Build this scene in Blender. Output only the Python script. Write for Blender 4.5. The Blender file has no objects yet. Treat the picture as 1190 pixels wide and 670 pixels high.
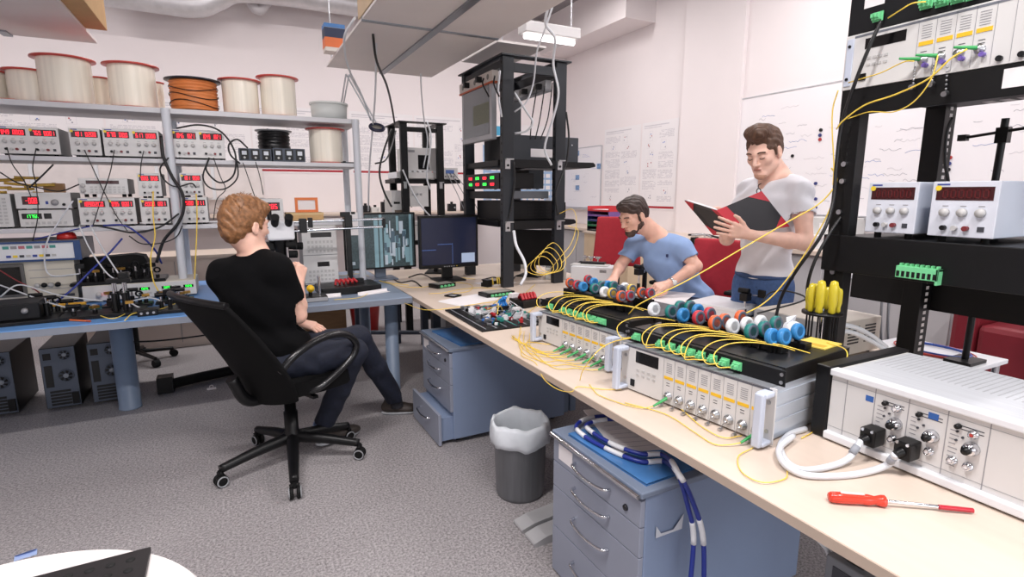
import bpy, bmesh, math, random
import numpy as np
from mathutils import Vector, Matrix
random.seed(7)
PI = math.pi
C = bpy.context.scene.collection
SC = bpy.context.scene
# ------------------------------------------------------------------ camera
FPX, PITCH, EYE, YAW = 629.0, math.radians(10.05), 1.45, math.radians(27)
cam_d = bpy.data.cameras.new('camera'); cam = bpy.data.objects.new('camera', cam_d); C.objects.link(cam)
cam_d.sensor_width = 36; cam_d.lens = FPX / 1190 * 36; cam_d.clip_start = 0.02
cam.location = (0, 0, EYE); cam.rotation_euler = (PI / 2 - PITCH, 0, -YAW)
SC.camera = cam
# ------------------------------------------------------------------ light and exposure
W = bpy.data.worlds.new('world'); SC.world = W; W.use_nodes = True
W.node_tree.nodes['Background'].inputs[0].default_value = (.9, .93, 1, 1)
W.node_tree.nodes['Background'].inputs[1].default_value = .3
SC.view_settings.view_transform = 'Standard'; SC.view_settings.look = 'None'
SC.view_settings.gamma = 1; SC.view_settings.use_curve_mapping = False
SC.view_settings.exposure = 0.12
def area(name, loc, rot, sx, sy, watts, col):
    d = bpy.data.lights.new(name, 'AREA'); d.shape = 'RECTANGLE'; d.size = sx; d.size_y = sy
    d.energy = watts; d.color = col
    o = bpy.data.objects.new(name, d); o.location = loc; o.rotation_euler = rot; C.objects.link(o); return o
WARM = (1, .955, .95); COOL = (.90, .95, 1)
# fill light added at two assumed, unseen window bays behind the photographer
area('window_daylight', (-1.6, -2.9, 1.9), (PI / 2, 0, 0), 2.6, 1.5, 22, COOL)
area('window_daylight', (2.2, -2.9, 1.9), (PI / 2, 0, 0), 2.6, 1.5, 60, COOL)
# ceiling lights added out of view to brighten the room (housings built below)
ADDED_LAMPS = ((-2.2, 5.9, 50), (0.6, 5.9, 46), (3.2, 5.9, 48), (3.6, 3.2, 58), (-.8, 1.0, 105), (.9, -.4, 95), (4.0, .4, 50))
for (lx, ly, w) in ADDED_LAMPS: area('ceiling_tube_light', (lx, ly, 4.05), (0, 0, 0), 1.5, .12, w, WARM)
# ------------------------------------------------------------------ picture rays (used only to size and set out real things)
_F = (math.sin(YAW), math.cos(YAW)); _R = (math.cos(YAW), -math.sin(YAW))
def ray(x, y):
    u = (x - 595) / FPX; v = (335 - y) / FPX
    a = math.cos(PITCH) + v * math.sin(PITCH); z = -math.sin(PITCH) + v * math.cos(PITCH)
    return Vector((_F[0] * a + _R[0] * u, _F[1] * a + _R[1] * u, z))
def onZ(x, y, Z): d = ray(x, y); t = (Z - EYE) / d.z; return Vector((d.x * t, d.y * t, Z))
def onX(x, y, X): d = ray(x, y); t = X / d.x; return Vector((X, d.y * t, EYE + d.z * t))
def onY(x, y, Y): d = ray(x, y); t = Y / d.y; return Vector((d.x * t, Y, EYE + d.z * t))
def at(x, y, a):   # a = horizontal distance in front of the viewpoint
    d = ray(x, y); t = a / (d.x * _F[0] + d.y * _F[1]); return Vector((d.x * t, d.y * t, EYE + d.z * t))
# ------------------------------------------------------------------ materials
def lin(c):
    c = c / 255
    return c / 12.92 if c <= .04045 else ((c + .055) / 1.055) ** 2.4
_mats = {}
def M(name, rgb=None, rough=.5, metal=0, var=.06, scale=8, bump=0, emit=0, alpha=1, trans=0, stretch=None, spec=.5):
    if name in _mats: return _mats[name]
    m = bpy.data.materials.new(name); m.use_nodes = True; _mats[name] = m
    nt = m.node_tree; p = nt.nodes['Principled BSDF']
    c = [lin(v) for v in rgb]
    p.inputs['Base Color'].default_value = (*c, 1); p.inputs['Roughness'].default_value = rough; p.inputs['Metallic'].default_value = metal
    p.inputs['Specular IOR Level'].default_value = spec
    if trans: p.inputs['Transmission Weight'].default_value = trans
    if alpha < 1: p.inputs['Alpha'].default_value = alpha
    if emit: p.inputs['Emission Color'].default_value = (*c, 1); p.inputs['Emission Strength'].default_value = emit
    if var or bump:
        tc = nt.nodes.new('ShaderNodeTexCoord'); mp = nt.nodes.new('ShaderNodeMapping'); nz = nt.nodes.new('ShaderNodeTexNoise')
        nz.inputs['Scale'].default_value = scale; nz.inputs['Detail'].default_value = 3
        nt.links.new(tc.outputs['Object'], mp.inputs[0]); nt.links.new(mp.outputs[0], nz.inputs['Vector'])
        if stretch: mp.inputs['Scale'].default_value = stretch
        if var:
            r = nt.nodes.new('ShaderNodeValToRGB'); r.color_ramp.elements[0].position = .3; r.color_ramp.elements[1].position = .7
            r.color_ramp.elements[0].color = (*[max(0, v * (1 - var)) for v in c], 1); r.color_ramp.elements[1].color = (*[min(1, v * (1 + var)) for v in c], 1)
            nt.links.new(nz.outputs['Fac'], r.inputs[0]); nt.links.new(r.outputs[0], p.inputs['Base Color'])
        if bump:
            b = nt.nodes.new('ShaderNodeBump'); b.inputs['Strength'].default_value = bump; b.inputs['Distance'].default_value = .01
            nt.links.new(nz.outputs['Fac'], b.inputs['Height']); nt.links.new(b.outputs[0], p.inputs['Normal'])
    return m
# ------------------------------------------------------------------ mesh builder
I4 = Matrix.Identity(4)
def frame(o, xd, yd=None, zd=None):
    xd = Vector(xd).normalized()
    zd = Vector(zd if zd is not None else (0, 0, 1)); yd = zd.cross(xd).normalized(); zd = xd.cross(yd)
    m = Matrix((xd, yd, zd)).transposed().to_4x4(); m.translation = Vector(o); return m
def zframe(o, zd):
    zd = Vector(zd).normalized(); a = Vector((1, 0, 0)) if abs(zd.x) < .9 else Vector((0, 1, 0))
    xd = (a - zd * a.dot(zd)).normalized(); yd = zd.cross(xd)
    m = Matrix((xd, yd, zd)).transposed().to_4x4(); m.translation = Vector(o); return m
def smooth_path(pts, n=8):
    P = [Vector(p) for p in pts]
    if len(P) < 3: return P
    Q = [P[0] * 2 - P[1]] + P + [P[-1] * 2 - P[-2]]; out = []
    for i in range(1, len(Q) - 2):
        a, b, c, d = Q[i - 1], Q[i], Q[i + 1], Q[i + 2]
        for k in range(n):
            t = k / n
            out.append(.5 * ((2 * b) + (c - a) * t + (2 * a - 5 * b + 4 * c - d) * t * t + (3 * b - a - 3 * c + d) * t ** 3))
    out.append(P[-1]); return out
class MB:
    def __init__(s, T=None): s.v = []; s.f = []; s.mi = []; s.sm = []; s.T = T or I4
    def add(s, vs, fs, m=0, sm=False):
        o = len(s.v)
        for p in vs: s.v.append(tuple(s.T @ Vector(p)))
        for f in fs: s.f.append([i + o for i in f]); s.mi.append(m); s.sm.append(sm)
        return s
    def box(s, x0, x1, y0, y1, z0, z1, m=0, T=None):
        vs = [(x, y, z) for z in (z0, z1) for y in (y0, y1) for x in (x0, x1)]
        if T is not None: vs = [T @ Vector(p) for p in vs]
        return s.add(vs, [(0, 2, 3, 1), (4, 5, 7, 6), (0, 1, 5, 4), (2, 6, 7, 3), (0, 4, 6, 2), (1, 3, 7, 5)], m)
    def cbox(s, c, sx, sy, sz, m=0, rz=0, T=None):
        X = Matrix.Translation(Vector(c)) @ Matrix.Rotation(rz, 4, 'Z')
        if T is not None: X = Matrix.Translation(Vector(c)) @ T
        return s.box(-sx / 2, sx / 2, -sy / 2, sy / 2, -sz / 2, sz / 2, m, X)
    def lathe(s, prof, o=(0, 0, 0), axis=(0, 0, 1), n=20, m=0, sm=True):
        X = zframe(o, axis); vs = []; fs = []
        for (r, z) in prof:
            for k in range(n):
                a = 2 * PI * k / n; vs.append(X @ Vector((r * math.cos(a), r * math.sin(a), z)))
        for i in range(len(prof) - 1):
            for k in range(n):
                k2 = (k + 1) % n; fs.append((i * n + k, i * n + k2, (i + 1) * n + k2, (i + 1) * n + k))
        s.add(vs, fs, m, sm); o0 = len(s.v) - len(vs)
        if prof[0][0] > 1e-6: s.f.append([o0 + k for k in reversed(range(n))]); s.mi.append(m); s.sm.append(False)
        if prof[-1][0] > 1e-6: s.f.append([o0 + (len(prof) - 1) * n + k for k in range(n)]); s.mi.append(m); s.sm.append(False)
        return s
    def cyl(s, a, b, r, r2=None, n=14, m=0):
        a = Vector(a); b = Vector(b); L = (b - a).length
        r2 = r if r2 is None else r2
        X = zframe(a, b - a); vs = []
        for (rr, z) in ((r, 0), (r2, L)):
            for k in range(n):
                t = 2 * PI * k / n; vs.append(X @ Vector((rr * math.cos(t), rr * math.sin(t), z)))
        s.add(vs, [(k, (k + 1) % n, n + (k + 1) % n, n + k) for k in range(n)], m, True)
        return s.add(vs, [list(reversed(range(n))), list(range(n, 2 * n))], m, False)
    def tube(s, pts, r, n=7, m=0, sub=8):
        P = smooth_path(pts, sub) if sub else [Vector(p) for p in pts]
        N = len(P); vs = []; up = None
        for i, p in enumerate(P):
            t = (P[min(i + 1, N - 1)] - P[max(i - 1, 0)])
            if t.length < 1e-9: t = Vector((0, 0, 1))
            t.normalize()
            if up is None:
                up = Vector((0, 0, 1)) if abs(t.z) < .9 else Vector((1, 0, 0))
            up = up - t * up.dot(t)
            if up.length < 1e-6: up = Vector((1, 0, 0)) - t * t.x
            up.normalize(); sd = t.cross(up)
            rr = r(i / (N - 1)) if callable(r) else r
            for k in range(n):
                a = 2 * PI * k / n; vs.append(p + (up * math.cos(a) + sd * math.sin(a)) * rr)
        fs = [(i * n + k, i * n + (k + 1) % n, (i + 1) * n + (k + 1) % n, (i + 1) * n + k) for i in range(N - 1) for k in range(n)]
        s.add(vs, fs, m, True)
        o = len(s.v) - len(vs)
        s.f.append([o + k for k in reversed(range(n))]); s.mi.append(m); s.sm.append(False)
        s.f.append([o + (N - 1) * n + k for k in range(n)]); s.mi.append(m); s.sm.append(False)
        return s
    def torus(s, c, R, r, axis=(0, 0, 1), n=24, k=8, m=0):
        X = zframe(c, axis); vs = []
        for i in range(n):
            a = 2 * PI * i / n
            for j in range(k):
                b = 2 * PI * j / k; q = R + r * math.cos(b)
                vs.append(X @ Vector((q * math.cos(a), q * math.sin(a), r * math.sin(b))))
        fs = [(i * k + j, ((i + 1) % n) * k + j, ((i + 1) % n) * k + (j + 1) % k, i * k + (j + 1) % k) for i in range(n) for j in range(k)]
        return s.add(vs, fs, m, True)
    def prism(s, poly, d0, d1, X=None, m=0, sm=False):   # poly in the frame's x,y ; extruded along its z
        X = X or I4; n = len(poly)
        vs = [X @ Vector((p[0], p[1], d0)) for p in poly] + [X @ Vector((p[0], p[1], d1)) for p in poly]
        s.add(vs, [(k, (k + 1) % n, n + (k + 1) % n, n + k) for k in range(n)], m, sm)
        return s.add(vs, [list(reversed(range(n))), list(range(n, 2 * n))], m)
    def ball(s, c, r, m=0, n=16, k=9, sc=(1, 1, 1)):
        prof = [(r * math.sin(PI * i / k), -r * math.cos(PI * i / k)) for i in range(k + 1)]
        prof[0] = (0, -r); prof[-1] = (0, r)
        b = MB().lathe(prof, (0, 0, 0), (0, 0, 1), n)
        return s.add([(c[0] + p[0] * sc[0], c[1] + p[1] * sc[1], c[2] + p[2] * sc[2]) for p in b.v], b.f, m, True)
    def mesh(s, name, mats):
        me = bpy.data.meshes.new(name); me.from_pydata(s.v, [], s.f)
        for m in (mats if isinstance(mats, (list, tuple)) else [mats]): me.materials.append(m)
        me.polygons.foreach_set('material_index', s.mi); me.polygons.foreach_set('use_smooth', s.sm)
        bm = bmesh.new(); bm.from_mesh(me); bmesh.ops.recalc_face_normals(bm, faces=bm.faces); bm.to_mesh(me); bm.free()
        me.update(); return me
    def build(s, name, mats, parent=None, bev=0, **kw):
        o = bpy.data.objects.new(name, s.mesh(name, mats)); C.objects.link(o)
        if parent is not None: o.parent = parent
        if bev:
            b = o.modifiers.new('bevel', 'BEVEL'); b.width = bev; b.segments = 2; b.limit_method = 'ANGLE'; b.angle_limit = .7
        for k, v in kw.items(): o[k] = v
        return o
def tag(o, label, cat, group=None):
    o['label'] = label; o['category'] = cat
    if group: o['group'] = group
    return o
def thing(name, label, cat, loc=(0, 0, 0), rz=0, group=None):
    o = bpy.data.objects.new(name, None); C.objects.link(o); o.location = loc; o.rotation_euler = (0, 0, rz)
    o.empty_display_size = .05
    return tag(o, label, cat, group)
def struct(mb, name, mats, bev=0):
    o = mb.build(name, mats, None, bev); o['kind'] = 'structure'; return o
def dup(root, loc, rz=None, label=None, group=None):
    r = root.copy(); C.objects.link(r); r.location = loc
    if rz is not None: r.rotation_euler = (0, 0, rz)
    if label: r['label'] = label
    if group: r['group'] = group
    def rec(src, dst):
        for ch in src.children:
            c = ch.copy(); C.objects.link(c); c.parent = dst; rec(ch, c)
    rec(root, r); return r
# seven-segment digits laid in the x-z plane, facing -y
SEG = {'0': 'abcdef', '1': 'bc', '2': 'abged', '3': 'abgcd', '4': 'fgbc', '5': 'afgcd', '6': 'afgedc', '7': 'abc', '8': 'abcdefg', '9': 'abcdfg', '-': 'g', ' ': ''}
def digits(mb, text, x0, z0, w, h, y=-.0015, m=0):
    n = sum(1 for c in text if c != '.'); cw = w / max(n, 1); t = min(cw * .15, h * .12); i = 0
    for c in text:
        if c == '.':
            mb.box(x0 + i * cw - t * .6, x0 + i * cw + t * .4, y, 0, z0, z0 + t); continue
        a = x0 + i * cw + cw * .12; b = x0 + (i + 1) * cw - cw * .16; zm = z0 + h / 2
        S = {'a': (a, b, z0 + h - t, z0 + h), 'd': (a, b, z0, z0 + t), 'g': (a, b, zm - t / 2, zm + t / 2), 'f': (a, a + t, zm, z0 + h), 'b': (b - t, b, zm, z0 + h), 'e': (a, a + t, z0, zm), 'c': (b - t, b, z0, zm)}
        for k in SEG[c]: q = S[k]; mb.box(q[0], q[1], y, 0, q[2], q[3], m)
        i += 1
# common materials
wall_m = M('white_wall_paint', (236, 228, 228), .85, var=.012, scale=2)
steel = M('steel', (190, 192, 196), .3, 1, .05)
chrome = M('chrome', (215, 217, 222), .12, 1, 0)
dark_metal = M('black_powder_coat', (20, 21, 24), .45, 0, .08, 20, spec=.3)
black_pl = M('black_plastic', (10, 10, 12), .4, 0, .05, spec=.35)
black_rub = M('black_rubber', (9, 9, 10), .7, 0, .05, spec=.3)
case_g = M('light_grey_case', (204, 203, 200), .45, 0, .03)
panel_g = M('pale_instrument_panel', (214, 213, 212), .4, 0, .02)
case_w = M('white_case', (226, 228, 232), .4, 0, .02)
led_red = M('red_led_digits', (255, 40, 60), .5, 0, 0, emit=2.2)
led_grn = M('green_led_digits', (60, 255, 90), .5, 0, 0, emit=1.8)
lens_red = M('dark_red_display_window', (58, 8, 12), .2, 0, 0)
lens_blk = M('black_display_window', (5, 5, 7), .2, 0, 0)
yellow_f = M('yellow_fibre_jacket', (244, 210, 84), .4, 0, .03)
green_c = M('green_connector', (116, 205, 146), .4, 0, .05)
mark_g = M('grey_panel_print', (150, 150, 154), .6, 0, 0)
mark_d = M('dark_panel_print', (60, 62, 70), .6, 0, 0)
brand_b = M('blue_panel_print', (50, 70, 150), .5, 0, 0)
dot_y = M('yellow_indicator', (240, 210, 60), .4, 0, 0)
label_y = M('yellow_warning_strip', (238, 190, 40), .5, 0, 0)
# ================================================================== the room
floor_m = M('speckled_grey_floor', (140, 135, 137), .55, 0, 0)
def floor_nodes(m):
    nt = m.node_tree; p = nt.nodes['Principled BSDF']; tc = nt.nodes.new('ShaderNodeTexCoord')
    n1 = nt.nodes.new('ShaderNodeTexNoise'); n1.inputs['Scale'].default_value = 95; n1.inputs['Detail'].default_value = 4; n1.inputs['Roughness'].default_value = .8
    n2 = nt.nodes.new('ShaderNodeTexVoronoi'); n2.inputs['Scale'].default_value = 110
    r = nt.nodes.new('ShaderNodeValToRGB'); e = r.color_ramp.elements
    e[0].position = .34; e[0].color = (*[lin(v) for v in (96, 92, 94)], 1); e[1].position = .66; e[1].color = (*[lin(v) for v in (186, 181, 182)], 1)
    r2 = nt.nodes.new('ShaderNodeValToRGB'); r2.color_ramp.elements[0].position = .05; r2.color_ramp.elements[0].color = (.25, .25, .27, 1); r2.color_ramp.elements[1].position = .2; r2.color_ramp.elements[1].color = (1, 1, 1, 1)
    mx = nt.nodes.new('ShaderNodeMix'); mx.data_type = 'RGBA'; mx.blend_type = 'MULTIPLY'; mx.inputs[0].default_value = .8
    nt.links.new(tc.outputs['Object'], n1.inputs['Vector']); nt.links.new(tc.outputs['Object'], n2.inputs['Vector'])
    nt.links.new(n1.outputs['Fac'], r.inputs[0]); nt.links.new(n2.outputs['Distance'], r2.inputs[0])
    nt.links.new(r.outputs[0], mx.inputs[6]); nt.links.new(r2.outputs[0], mx.inputs[7]); nt.links.new(mx.outputs[2], p.inputs['Base Color'])
floor_nodes(floor_m)
XL, XR, YF, YB, ZC = -4.6, 5.2, -3.0, 8.2, 4.2
struct(MB().box(XL - .1, XR + .1, YF - .1, YB + .1, -.1, 0), 'floor', floor_m)
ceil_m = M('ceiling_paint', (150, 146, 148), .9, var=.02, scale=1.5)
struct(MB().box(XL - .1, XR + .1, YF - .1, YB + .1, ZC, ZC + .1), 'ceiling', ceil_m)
struct(MB().box(XL, XR, YB, YB + .1, 0, ZC), 'wall_back', wall_m)
struct(MB().box(XR, XR + .1, YF, YB, 0, ZC), 'wall_right', wall_m)
struct(MB().box(XL - .1, XL, YF, YB, 0, ZC), 'wall_left', wall_m)
# wall behind the photographer with two unseen window bays added for the light
wf = MB(); wf.box(XL, XR, YF - .1, YF, 0, 1.1).box(XL, XR, YF - .1, YF, 2.7, ZC).box(XL, -3, YF - .1, YF, 1.1, 2.7).box(-.3, .8, YF - .1, YF, 1.1, 2.7).box(3.55, XR, YF - .1, YF, 1.1, 2.7)
struct(wf, 'wall_front', wall_m)
frame_m = M('window_frame_white', (225, 225, 225), .5)
for i, (a, b) in enumerate(((-3, -.3), (.8, 3.55))):
    w = MB(); w.box(a, b, YF - .09, YF - .03, 1.1, 1.16).box(a, b, YF - .09, YF - .03, 2.64, 2.7)
    for q in (a, (a + b) / 2 - .03, b - .06): w.box(q, q + .06, YF - .09, YF - .03, 1.16, 2.64)
    struct(w, 'window_%d' % (i + 1), frame_m)
# pillar on the right wall between the poster and the whiteboard, and the boxed-in duct up by the ceiling
pa, pb = onX(858, 200, XR).y, onX(791, 200, XR).y
struct(MB().box(XR - .05, XR, pa, pb, 0, ZC), 'trim_1', wall_m, .004)
d0 = onX(727, 20, XR - .5)
struct(MB().box(XR - .5, XR, d0.y, YB, d0.z, ZC), 'trim_2', wall_m, .004)
skirt = M('skirting', (196, 190, 192), .6)
struct(MB().box(XL, XR, YB - .015, YB, 0, .08), 'baseboard_back', skirt)
struct(MB().box(XR - .015, XR, YF, YB, 0, .08), 'baseboard_right', skirt)
# ceiling tube fittings
tube_on = M('lit_tube', (255, 250, 248), .5, 0, 0, emit=3)
fit_m = M('lamp_fitting_white', (220, 218, 218), .5)
def tube_lamp(label, c, L, along, group=None):
    t = thing('tube_lamp', label, 'ceiling lamp', c, 0 if along == 'x' else PI / 2, group)
    MB().box(-L / 2, L / 2, -.06, .06, .03, .10).build('housing', fit_m, t, .006)
    MB().cyl((-L / 2 + .02, 0, .012), (L / 2 - .02, 0, .012), .018).build('tube', tube_on, t)
    for s in (-1, 1): MB().cyl((s * L * .4, 0, .1), (s * L * .4, 0, ZC - c[2] - .0), .006, n=8).build('suspension_rod', steel, t)
    return t
l0, l1 = onY(608, 42, 3.47), onY(668, 51, 3.47)
tube_lamp('lit white tube lamp hanging in front of the boxed duct above the tall rack', ((l0.x + l1.x) / 2, 3.47, l0.z - .01), l1.x - l0.x + .02, 'x')
for k, (lx, ly, w) in enumerate(ADDED_LAMPS):
    struct(MB().box(lx - .78, lx + .78, ly - .09, ly + .09, 4.07, ZC), 'trim_%d' % (k + 3), fit_m, .005)  # housings for the added, unseen ceiling lights
# hanging storage platforms under the ceiling
plat_m = M('platform_underside', (226, 220, 218), .7, 0, .02, 3)
alu = M('aluminium_channel', (150, 155, 162), .35, .8, .08)
card = M('cardboard', (196, 160, 112), .8, 0, .06, 10)
wood = M('pale_plywood', (205, 180, 140), .6, 0, .08, 6, stretch=(1, 8, 1))
zP = 2.5
t = thing('hanging_platform', 'large pale hanging platform with crossed metal channels above the back shelving', 'platform', (0, 0, 0))
for (x0, x1) in ((.80, 1.262), (1.288, 1.735)):
    for (y0, y1) in ((3.63, 5.05), (2.1, 3.60)):
        MB().box(x0, x1, y0, y1, zP, zP + .018).build('panel', plat_m, t, .002)
MB().box(1.25, 1.30, 2.1, 5.06, zP - .012, zP + .05).build('channel', alu, t)
MB().box(.80, 1.735, 3.598, 3.632, zP - .006, zP + .04).build('channel', alu, t)
for (x, y) in ((.84, 5.0), (1.70, 5.0), (.84, 2.4), (1.70, 2.4), (1.275, 3.9)):
    MB().cyl((x, y, zP + .02), (x, y, ZC), .006, n=8).build('suspension_rod', steel, t)
t = thing('ceiling_tile', 'narrow pale ceiling panel beyond the edge of the crossed platform by the tube lamp', 'ceiling tile', (0, 0, 0))
MB().box(1.76, 2.16, 3.68, 4.36, zP + .0, zP + .016).build('panel', plat_m, t, .002)
for (x, y) in ((1.8, 3.75), (2.1, 4.3)): MB().cyl((x, y, zP + .016), (x, y, ZC), .005, n=8).build('suspension_rod', steel, t)
t = thing('hanging_platform', 'pale hanging platform cut by the top left corner of the photo', 'platform', (0, 0, 0))
MB().box(-2.6, -.775, 2.3, 5.03, zP, zP + .018).build('panel', plat_m, t, .002)
MB().box(-1.29, -1.24, 4.9, 5.03, zP - .012, zP).build('bracket', alu, t)
for (x, y) in ((-.85, 4.9), (-.85, 2.6), (-2.4, 4.9)): MB().cyl((x, y, zP + .018), (x, y, ZC), .006, n=8).build('suspension_rod', steel, t)
# boxes stored on the platforms
def crate(label, x0, x1, y0, y1, z, h, mat, name='storage_box', cat='box'):
    t = thing(name, label, cat, ((x0 + x1) / 2, (y0 + y1) / 2, z)); w = (x1 - x0) / 2; d = (y1 - y0) / 2
    MB().box(-w, w, -d, d, 0, h).build('body', mat, t, .003)
    MB().box(-w - .004, w + .004, -d - .004, d + .004, h, h + .02).build('lid', mat, t, .002)
    MB().box(-.02, .02, -d - .001, d + .001, h + .0201, h + .0215).build('tape', M('parcel_tape', (170, 130, 80), .35), t)
    return t
crate('cardboard box jutting over the edge of the top left platform', -.86, -.66, 3.2, 4.7, zP + .02, .2, card)
crate('cardboard box over the left edge of the crossed platform', .795, 1.1, 3.0, 3.7, zP + .02, .16, M('pale_carton', (206, 182, 150), .8, 0, .05, 10))
# small orange and blue carton hanging over the platform's left edge
t = thing('carton', 'small orange and dark blue carton on the left end of the crossed platform', 'carton', (.80, 4.62, zP + .019))
MB().box(-.075, .075, -.06, .06, 0, .2).build('body', M('carton_white', (222, 215, 208), .6), t, .002)
MB().box(-.0765, .0765, -.0615, .0615, .03, .10).build('orange_band', M('carton_orange', (226, 120, 70), .6), t)
MB().box(-.0765, .0765, -.0615, .0615, .10, .17).build('dark_band', M('carton_navy', (48, 58, 84), .6), t)
MB().box(-.0765, .0765, -.0615, .0615, .172, .2005).build('blue_band', M('carton_blue', (80, 130, 190), .6), t)
# silver ventilation pipe along the back wall
duct_m = M('silver_duct_wrap', (206, 204, 206), .35, .35, .06, 14, .2)
y0 = 7.7
P = [onY(x, y, y0) for x, y in ((118, -2), (170, 5), (226, 12), (252, 4), (275, -5), (330, -1), (420, 12), (520, 22))]
tag(MB().tube([p + Vector((0, 0, .06)) for p in P], .14, 16).build('ventilation_pipe', duct_m), 'silver ventilation pipe bending along the top of the back wall', 'pipe')
P = [onY(x, y, 7.85) for x, y in ((285, -8), (300, 12), (316, -6))]
tag(MB().tube(P, .06, 10).build('hose', M('flexible_hose', (190, 186, 188), .5)), 'small pale hose looping down beside the ventilation pipe', 'hose')
# ------------------------------------------------------------------ posters and boards
paper_w = M('poster_paper', (236, 232, 233), .6, 0, .01)
red_strip = M('poster_red', (168, 40, 52), .5)
ink = M('faint_ink', (205, 201, 206), .7); ink2 = M('mid_ink', (160, 158, 168), .7); ink_b = M('blue_ink', (110, 130, 190), .7)
def text_lines(mb, x0, x1, z0, z1, rows, rnd, m=0, y=-.0012, cut=.5):
    h = (z1 - z0) / rows
    for r in range(rows):
        x = x0; z = z1 - (r + .75) * h
        while x < x1 - .01:
            w = rnd.uniform(.012, .05)
            if rnd.random() < .85: mb.box(x, min(x + w, x1), y, y + .0006, z, z + h * cut, m)
            x += w + .008
def poster(label, loc, rz, w, h, seed, footer=True, cols=2):
    rnd = random.Random(seed); t = thing('poster', label, 'poster', loc, rz)
    MB().box(0, w, -.001, 0, 0, h).build('sheet', paper_w, t)
    a = MB(); cw = (w - .08) / cols
    a.box(.04, w * .75, -.0016, -.001, h - .055, h - .04); a.box(.04, w * .55, -.0016, -.001, h - .08, h - .07)
    for c in range(cols):
        z = h - .12; x = .04 + c * cw
        while z > .12:
            bh = rnd.uniform(.06, .14)
            if rnd.random() < .6: text_lines(a, x, x + cw - .03, z - bh, z, max(2, int(bh / .016)), rnd, 0, -.0016)
            else:
                f = MB(); xx = x + rnd.uniform(.02, cw * .4); ww = rnd.uniform(.06, .14)
                for s in ((xx, xx + ww, z - bh, z - bh + .002), (xx, xx + ww, z - .002, z), (xx, xx + .002, z - bh, z), (xx + ww - .002, xx + ww, z - bh, z)): a.box(s[0], s[1], -.0016, -.001, s[2], s[3])
                for q in range(3): a.cbox((xx + rnd.uniform(.02, ww - .01), -.0014, z - rnd.uniform(.02, bh - .01)), .016, .0006, .016, rnd.choice((1, 1, 2, 3)))
            z -= bh + .025
    a.build('printing', [ink, ink2, red_strip, ink_b], t)
    if footer: MB().box(.03, w - .02, -.0018, -.001, .02, .05).build('red_footer', red_strip, t)
    return t
# right wall posters (plane X = XR), seen between the small board and the pillar
def rightwall(x_l, x_r, yt, yb, fn, *a, **k):
    A = onX(x_l, yt, XR - .003); B = onX(x_r, yt, XR - .003); D = onX(x_l, yb, XR - .003)
    return fn(*a, loc=(XR - .003, A.y, D.z), rz=-PI / 2, w=A.y - B.y, h=A.z - D.z, **k)
rightwall(703, 745, 151, 243, lambda label, loc, rz, w, h: poster(label, loc, rz, w, h, 11), 'tall white research poster next to the small board on the right wall')
rightwall(747, 789, 143.5, 243, lambda label, loc, rz, w, h: poster(label, loc, rz, w, h, 23), 'tall white research poster touching the pillar on the right wall')
board_m = M('whiteboard_face', (238, 234, 236), .25, 0, .01, 2)
alu_edge = M('board_edge', (190, 190, 194), .4, .4)
def whiteboard(label, loc, rz, w, h, seed, magnets=(), tray=True):
    rnd = random.Random(seed); t = thing('whiteboard', label, 'whiteboard', loc, rz)
    MB().box(0, w, -.015, 0, 0, h).build('panel', board_m, t)
    f = MB(); f.box(-.012, 0, -.02, 0, -.012, h + .012).box(w, w + .012, -.02, 0, -.012, h + .012).box(0, w, -.02, 0, -.012, 0).box(0, w, -.02, 0, h, h + .012)
    f.build('rim', alu_edge, t)
    if tray: MB().box(0, w, -.09, -.02, -.03, -.018).build('pen_tray', alu_edge, t)
    s = MB()
    for k in range(int(w * h * 26)):
        x = rnd.uniform(.08, w - .2); z = rnd.uniform(.12, h - .1)
        pts = [(x + i * .02 + rnd.uniform(-.003, .003), -.0155, z + rnd.uniform(-.012, .012)) for i in range(rnd.randint(4, 12))]
        s.tube(pts, .0016, 4, rnd.choice((0, 0, 1, 2)), 2)
    s.build('handwriting', [ink, ink_b, ink2], t)
    mcols = {'k': black_pl, 'b': M('blue_magnet', (50, 60, 120), .4), 'r': M('red_magnet', (170, 50, 50), .4)}
    for (mx, mz, c) in magnets: MB().cyl((mx, -.015, mz), (mx, -.026, mz), .016).build('magnet', mcols[c], t)
    return t
WBL = onX(863, 116, XR); 
wb_bot = onX(985, 250, XR).z
def wbx(px, py): q = onX(px, py, XR - .02); return (WBL.y - q.y, q.z - wb_bot)
mags = [(*wbx(954, 151), 'k'), (*wbx(953, 157), 'b'), (*wbx(953, 162), 'r'), (*wbx(921, 181), 'k'), (*wbx(948, 213), 'b'), (*wbx(948, 231), 'b'), (*wbx(948, 241), 'b'), (*wbx(1104, 183), 'r'), (*wbx(1103, 190), 'b'), (*wbx(1102, 197), 'k'), (*wbx(1100, 208), 'b')]
WBR = onX(1103, 150, XR).y
whiteboard('wide whiteboard with coloured magnets behind the standing man', (XR - .002, WBL.y, wb_bot), -PI / 2, WBL.y - WBR, WBL.z - wb_bot, 5, mags)
WB2 = onX(1112, 130, XR).y
whiteboard('whiteboard behind the right rack next to the wide magnet board', (XR - .002, WB2, wb_bot), -PI / 2, 1.6, WBL.z - wb_bot + .05, 9)
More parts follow.
